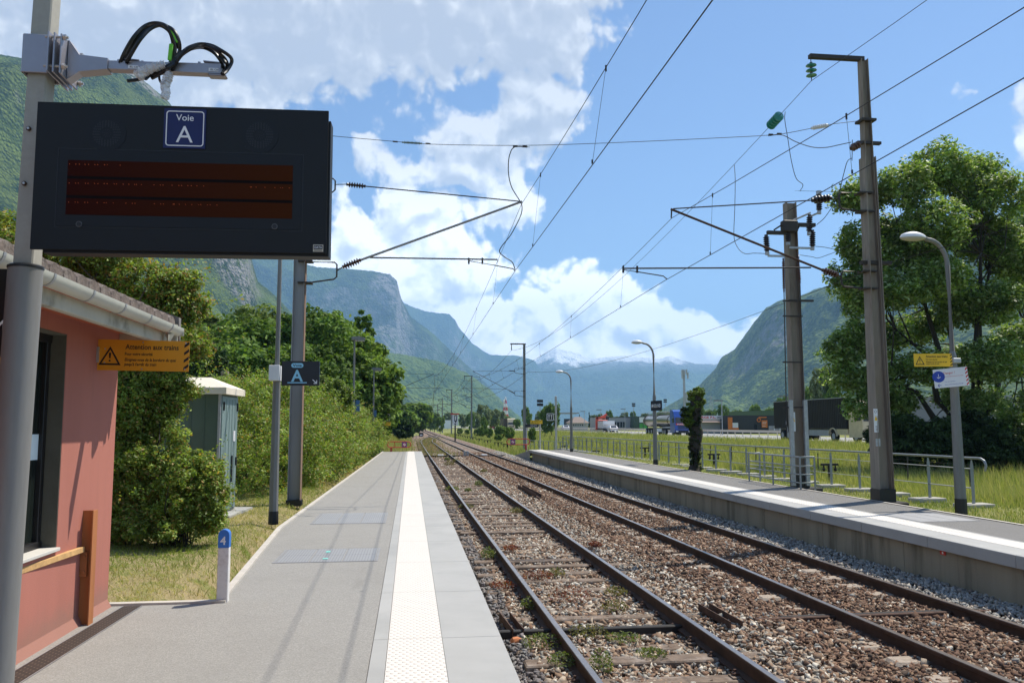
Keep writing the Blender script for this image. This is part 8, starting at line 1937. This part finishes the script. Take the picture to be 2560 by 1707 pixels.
ells = [E(px_, py_, YB_ + dy, rx, rx, rz) for px_, py_, dy, rx, rz in ((2350, 420, 0, 1.5, 1.2), (2430, 450, 1, 1.6, 1.3), (2260, 470, -1, 1.3, 1.0), (2180, 480, 0, 1.0, .9), (2500, 500, -1, 1.5, 1.3), (2140, 600, 0, 1.0, .9), (2230, 590, 1, 1.3, 1.0), (2340, 560, -2, 1.5, 1.1), (2450, 600, 1, 1.6, 1.2), (2150, 740, 0, 1.0, 1.0), (2240, 720, -2, 1.2, .9), (2140, 850, 0, .9, .9), (2200, 850, 1, 1.1, .9),
        (2350, 700, -2, 1.3, .9), (2470, 760, -1, 1.4, 1.0), (2300, 820, 2, 1.2, .7), (2120, 940, 0, .9, .7), (2190, 950, -1, 1.0, .7), (2540, 640, 0, 1.4, 1.4), (2400, 900, 2, 1.4, .7), (2560, 850, 1, 1.5, 1.0), (2160, 1010, -1, .8, .6), (2240, 1000, 0, 1.0, .6), (2110, 880, 0, .8, 1.0), (2100, 700, 0, .6, .8), (2130, 500, 0, .7, .6), (2180, 660, 0, 1.2, 1.0), (2300, 920, -1, 1.3, .7), (2420, 1000, 0, 1.4, .6), (2480, 900, -2, 1.3, .9), (2300, 640, 0, 1.5, 1.2), (2400, 760, 0, 1.4, 1.0))]
big_tree(2420, YB_, ells, 'large maple-like tree with dark limbs behind the nearest curved lamp post', 200, 1850, .34, [(-3.4, 0, 6.5), (-1.6, 1, 10), (.6, -1, 11.5), (2.0, .5, 9.5), (-4.2, -.6, 4.0), (3.2, 0, 6.2), (.2, 1.5, 7.5)])
ells = [E(px_, py_, 42, rx, rx, rz) for px_, py_, rx, rz in ((2620, 560, 2.2, 2), (2560, 700, 1.6, 1.4), (2680, 760, 2.4, 2), (2570, 880, 1.8, 1.4), (2640, 1000, 2, 1.4), (2540, 1010, 1.4, 1))]
big_tree(2640, 42, ells, 'second large tree cut by the right edge of the picture', 201, 520, .30, [(-2.4, 0, 5.5), (-.5, 1, 9), (1.4, 0, 9)], leaf=.11)
for i, (px_, py_, rx, rz, Y_, lb_) in enumerate([(2240, 1060, 1.0, .9, 35, 'dark leafy bush at the left foot of the large tree'), (2330, 1080, 1.4, 1.3, 35, 'dark bush under the large tree, left of the lamp post'), (2420, 1060, 1.5, 1.5, 36, 'dark bush around the trunk of the large tree'), (2500, 1100, 1.3, 1.2, 34, 'dark bush right of the lamp post above the handrail end'), (2570, 1060, 1.5, 1.4, 34, 'bright-edged bush at the right picture edge')]):
    c = at(px_, py_, Y=Y_); zb_ = float(gh(c.x, Y_)); plant('bush', [(c.x, Y_, (c.z + zb_) / 2 + .2, rx, rx, (c.z - zb_) / 2 + .4), (c.x + .5, Y_, c.z - .2, rx * .7, rx * .7, rz * .6), (c.x - .6, Y_ + .3, c.z - .5, rx * .6, rx * .6, rz * .6)], 190, 60, .30, .085, [(.03, .058, .014), (.045, .08, .018), (.065, .10, .025)] if i < 4 else YGREEN, lb_, 'bush', 210 + i, (c.x, Y_, zb_), 'bushes under the large tree', .04, nl=14, bark='bark_dark')
# ivy-covered pollard trunk
Yi = 28.6; tx = at(1735, 1175, Y=Yi).x
t = empty('pollard_trunk', (tx, Yi, .35), 'dark pollarded trunk wrapped in ivy with a bright leafy top, beside the platform', 'tree')
pts = [(1735, 1180), (1738, 1120), (1742, 1080), (1735, 1050), (1740, 1015), (1742, 985)]
MB().tube([at(a, b_, Y=Yi) for a, b_ in pts], [.24, .19, .23, .18, .22, .20], n=12).build('trunk', M['bark_dark'], t, smooth=True)
g = np.random.default_rng(9)
for nm, ee, nc, pal_, lf in (('leafy_top', [E(1741, 983, Yi, .28, .28, .18), E(1734, 1008, Yi, .22, .25, .24), E(1748, 1005, Yi, .18, .2, .24)], 110, YGREEN + [(.20, .26, .05)], .045), ('ivy', [E(1738, y_, Yi, .20, .20, .5) for y_ in (1040, 1080, 1120, 1160)] + [E(1716, 1030, Yi - .1, .22, .2, .16), E(1718, 1052, Yi - .1, .16, .2, .2)], 170, [(.018, .03, .010), (.03, .045, .014), (.05, .08, .02)], .040)):
    P, q, tint, C_ = clumps(ee, nc, 45, .085, g, .85); V, F, c = leaf_mesh(P, lf, pal_, g, outw=q); link_mesh(nm, np_mesh(nm, V - np.array([tx, Yi, .35]), F, c * np.repeat(tint, 4, 0)), M['leaf'], t)
P, q, tint, C_ = clumps([E(1722, 1030, Yi - .15, .22, .2, .2), E(1722, 1055, Yi - .15, .16, .2, .2)], 34, 40, .11, g, .3); V, F, c = leaf_mesh(P, .045, YGREEN, g, outw=q); link_mesh('leafy_shoot', np_mesh('leafy_shoot', V - np.array([tx, Yi, .35]), F, c), M['leaf'], t)

# ---- grass
def blades(name, n, xf, yf, h, w, pal, lean, label, seed, zoff=0, hvar=.45, keep=None, seedh=0.0, flatness=0.0):
    g = np.random.default_rng(seed); y = yf(g, n); x = xf(g, n, y)
    if keep is not None: k = keep(x, y); x, y = x[k], y[k]; n = len(x)
    z = gh(x, y) + zoff; dist = np.hypot(x, y); hh = (h(x, y) if callable(h) else h) * g.uniform(1 - hvar, 1 + hvar, n); ww = w * (.6 + dist / 22.0) * g.uniform(.6, 1.4, n)
    a = g.uniform(0, 2 * math.pi, n); dx, dy = np.cos(a), np.sin(a); ln = hh * g.uniform(0, lean, n); b_ = g.uniform(0, 2 * math.pi, n)
    lx_, ly_ = np.cos(b_) * ln - .12 * hh, np.sin(b_) * ln; up = hh * (1 - flatness * g.random(n))
    P0 = np.stack([x - dx * ww, y - dy * ww, z], -1); P1 = np.stack([x + dx * ww, y + dy * ww, z], -1)
    M1 = np.stack([x + dx * ww * .6 + lx_ * .4, y + dy * ww * .6 + ly_ * .4, z + up * .6], -1); M0 = np.stack([x - dx * ww * .6 + lx_ * .4, y - dy * ww * .6 + ly_ * .4, z + up * .6], -1)
    T = np.stack([x + lx_, y + ly_, z + up], -1)
    V = np.stack([P0, P1, M1, M0, T], 1).reshape(-1, 3); i = np.arange(n) * 5
    F = np.concatenate([np.stack([i, i + 1, i + 2], -1), np.stack([i, i + 2, i + 3], -1), np.stack([i + 3, i + 2, i + 4], -1)])
    pal = np.array(pal); patch = fbm(x * .35, y * .35, 3, seed); idx = np.clip(((patch - .25) * 2 * len(pal) * .6 + g.uniform(0, len(pal) * .6, n)).astype(int), 0, len(pal) - 1)
    c = np.repeat((pal[idx] * g.uniform(.75, 1.25, (n, 1)))[:, None], 5, 1)
    if seedh: s_ = g.random(n) < seedh; c[s_, 4] = (.42, .36, .20); c[s_, 3] = (.33, .32, .14)
    tag(link_mesh(name, np_mesh(name, V, F, c.reshape(-1, 3)), M['grass']), label, 'grass', kind='stuff')
MEAD = [(.20, .25, .055), (.26, .30, .085), (.32, .33, .12), (.38, .36, .17), (.16, .22, .045)]
blades('grass', 150000, lambda g, n, y: 9.75 + (g.random(n) ** 1.3) * (6 + y * .62), lambda g, n: 9 * (78 / 9.) ** g.random(n), lambda x, y: .07 + .37 * ss(x, 12.4, 15), .0042, MEAD, .55, 'tall seeding meadow grass right of the railing', 301, keep=lambda x, y: (x < 36), seedh=.22)
blades('grass', 60000, lambda g, n, y: 8.3 + g.random(n) ** 1.2 * (27 + 0 * y), lambda g, n: 60 * (210 / 60.) ** g.random(n), lambda x, y: .45 + 0 * x, .004, MEAD, .5, 'long bright grass on the slope between the tracks and the motorway', 302, seedh=.2, keep=lambda x, y: (x > 9.6) | (y > 64))
STRAW = [(.46, .38, .19), (.52, .44, .24), (.36, .33, .13), (.24, .27, .07), (.18, .24, .045)]
blades('grass', 90000, lambda g, n, y: np.interp(y, [7.9, 13.5, 30, 52], [-1.78, -2.08, -1.9, -1.7]) - g.random(n) ** 1.1 * np.interp(y, [8, 20, 52], [6.0, 3.0, 1.2]), lambda g, n: 8.05 * (52 / 8.05) ** g.random(n), lambda x, y: .045 + .05 * fbm(x, y, 3, 7) + .07 * (np.hypot(x + 1.9, 0) < .25), .0036, STRAW, 1.6, 'mown grass and dry clippings beside the left platform', 303, flatness=.75)
blades('grass', 70000, lambda g, n, y: -1.3 - 6.5 * g.random(n) + 1.9 * (g.random(n) ** 3), lambda g, n: 53 * (200 / 53.) ** g.random(n), lambda x, y: .50 + 0 * x, .004, [(.42, .38, .18), (.36, .34, .13), (.26, .28, .07), (.20, .25, .05), (.46, .40, .22)], .5, 'pale seeding grass on the bank past the left platform', 304, seedh=.35, keep=lambda x, y: (y > 60) | (x < -1.6))
blades('grass', 3500, lambda g, n, y: CS(y) + g.normal(size=n) * 1.0, lambda g, n: 60 * (150 / 60.) ** g.random(n), .16, .004, [(.28, .26, .10), (.20, .22, .06), (.36, .26, .14)], .6, 'sparse dry weeds on the far siding', 305, zoff=.28)
blades('grass', 5000, lambda g, n, y: 9.75 + g.random(n) * .9, lambda g, n: 10 * (52 / 10.) ** g.random(n), .12, .004, MEAD, .9, 'short grass along the back edge of the right platform', 306)
# weeds between the rails: each clump its own plant
RED = [(.20, .045, .030), (.26, .07, .04), (.14, .035, .025), (.22, .12, .05)]; WG = [(.11, .15, .035), (.14, .18, .05), (.20, .21, .08)]; WB = [(.16, .15, .05), (.22, .17, .08), (.12, .13, .04)]
WEEDS = [(1345, 1447, .24, .14, RED, 'red-leaved weed clump beside the left rail of the siding'), (1426, 1500, .30, .18, RED, 'largest red-leaved weed clump in the middle of the siding'), (1277, 1376, .14, .10, RED, 'small reddish weed tuft beside the siding rail, farther up'), (1488, 1366, .13, .09, RED, 'reddish weed tuft outside the right rail of the siding'), (1258, 1468, .20, .07, RED, 'low purplish weeds in dark ballast by the left platform'),
         (1221, 1395, .14, .20, WG, 'upright bright green seedling between left platform and rail'), (1326, 1520, .13, .14, WG, 'bright green weed tuft against the left rail of the siding'), (1355, 1612, .22, .10, WG, 'spreading green weeds near the bottom, left of the siding rail'), (1504, 1678, .12, .20, WG, 'tall grass tuft just right of the nearest siding rail'), (1410, 1660, .16, .10, WG, 'green weeds at the bottom in front of the siding rail'), (1390, 1440, .14, .12, WB, 'dry brown-green tuft behind the largest red clump'),
         (1540, 1486, .16, .10, WB, 'brownish weed clump inside the siding, right side'), (1535, 1525, .18, .12, WB, 'mossy brown weed clump inside the siding, nearer'), (1560, 1600, .20, .06, WG, 'thin green weeds among pale stones near the bottom'), (1470, 1585, .22, .07, WB, 'brown dry weeds behind the wooden sleeper'), (1130, 1225, .26, .16, WG, 'green weeds beside the left siding rail in the middle distance'), (1165, 1270, .22, .12, WB, 'dry weeds outside the left siding rail'), (1196, 1214, .16, .22, WG, 'tall green tuft between the siding rails in the middle distance'),
         (1170, 1228, .12, .10, WG, 'small green tuft between the siding rails'), (1290, 1282, .18, .14, WB, 'weed tuft at the right siding rail'), (1122, 1163, .30, .28, WB, 'bushy dry tuft far along the siding'), (1118, 1150, .2, .2, WG, 'green tuft far along the siding'), (1140, 1155, .24, .2, WB, 'dry tuft by the right siding rail, far along'), (1630, 1640, .16, .06, WG, 'faint weeds just left of the right siding rail near the bottom'), (1210, 1180, .18, .14, WB, 'dry weeds by the right siding rail in the middle distance')]
for i, (px_, py_, r_, h_, pal_, lb_) in enumerate(WEEDS):
    p = at(px_, py_, z=-.15); g = np.random.default_rng(400 + i); n = 260; th = g.uniform(0, 6.28, n); rr_ = r_ * np.sqrt(g.random(n)) ; P = np.stack([p.x + rr_ * np.cos(th), p.y + rr_ * np.sin(th) * 1.1, -.13 + h_ * g.random(n) * (1 - .6 * (rr_ / r_) ** 2)], -1)
    V, F, c = leaf_mesh(P, .012 + .0005 * p.y, pal_, g, up=.1)
    t = empty('weed', (p.x, p.y, -.15), lb_, 'weed', 'weeds growing between the rails'); link_mesh('leaves', np_mesh('leaves', V - np.array([p.x, p.y, -.15]), F, c), M['leaf'], t)
    mb = MB()
    for k in range(10): j = g.integers(0, n); mb.tube([(p.x + g.normal() * .02, p.y + g.normal() * .02, -.17), P[j]], [.003, .0015], n=4)
    mb.build('stems', M['bark'], t)
# ---------------------------------------------------------------- haze
mb = MB(); mb.box((0, 2750, 900), (24000, 20500, 1900))
hm = bpy.data.materials.new('valley_air'); hm.use_nodes = True; ht = hm.node_tree; ht.nodes.clear()
pv = ht.nodes.new('ShaderNodeVolumePrincipled'); pv.inputs['Color'].default_value = (.34, .61, 1.0, 1); pv.inputs['Density'].default_value = 1.12e-4
pv.inputs['Anisotropy'].default_value = .1
oo = ht.nodes.new('ShaderNodeOutputMaterial'); ht.links.new(pv.outputs[0], oo.inputs['Volume'])
tag(mb.build('haze', hm), kind='stuff')
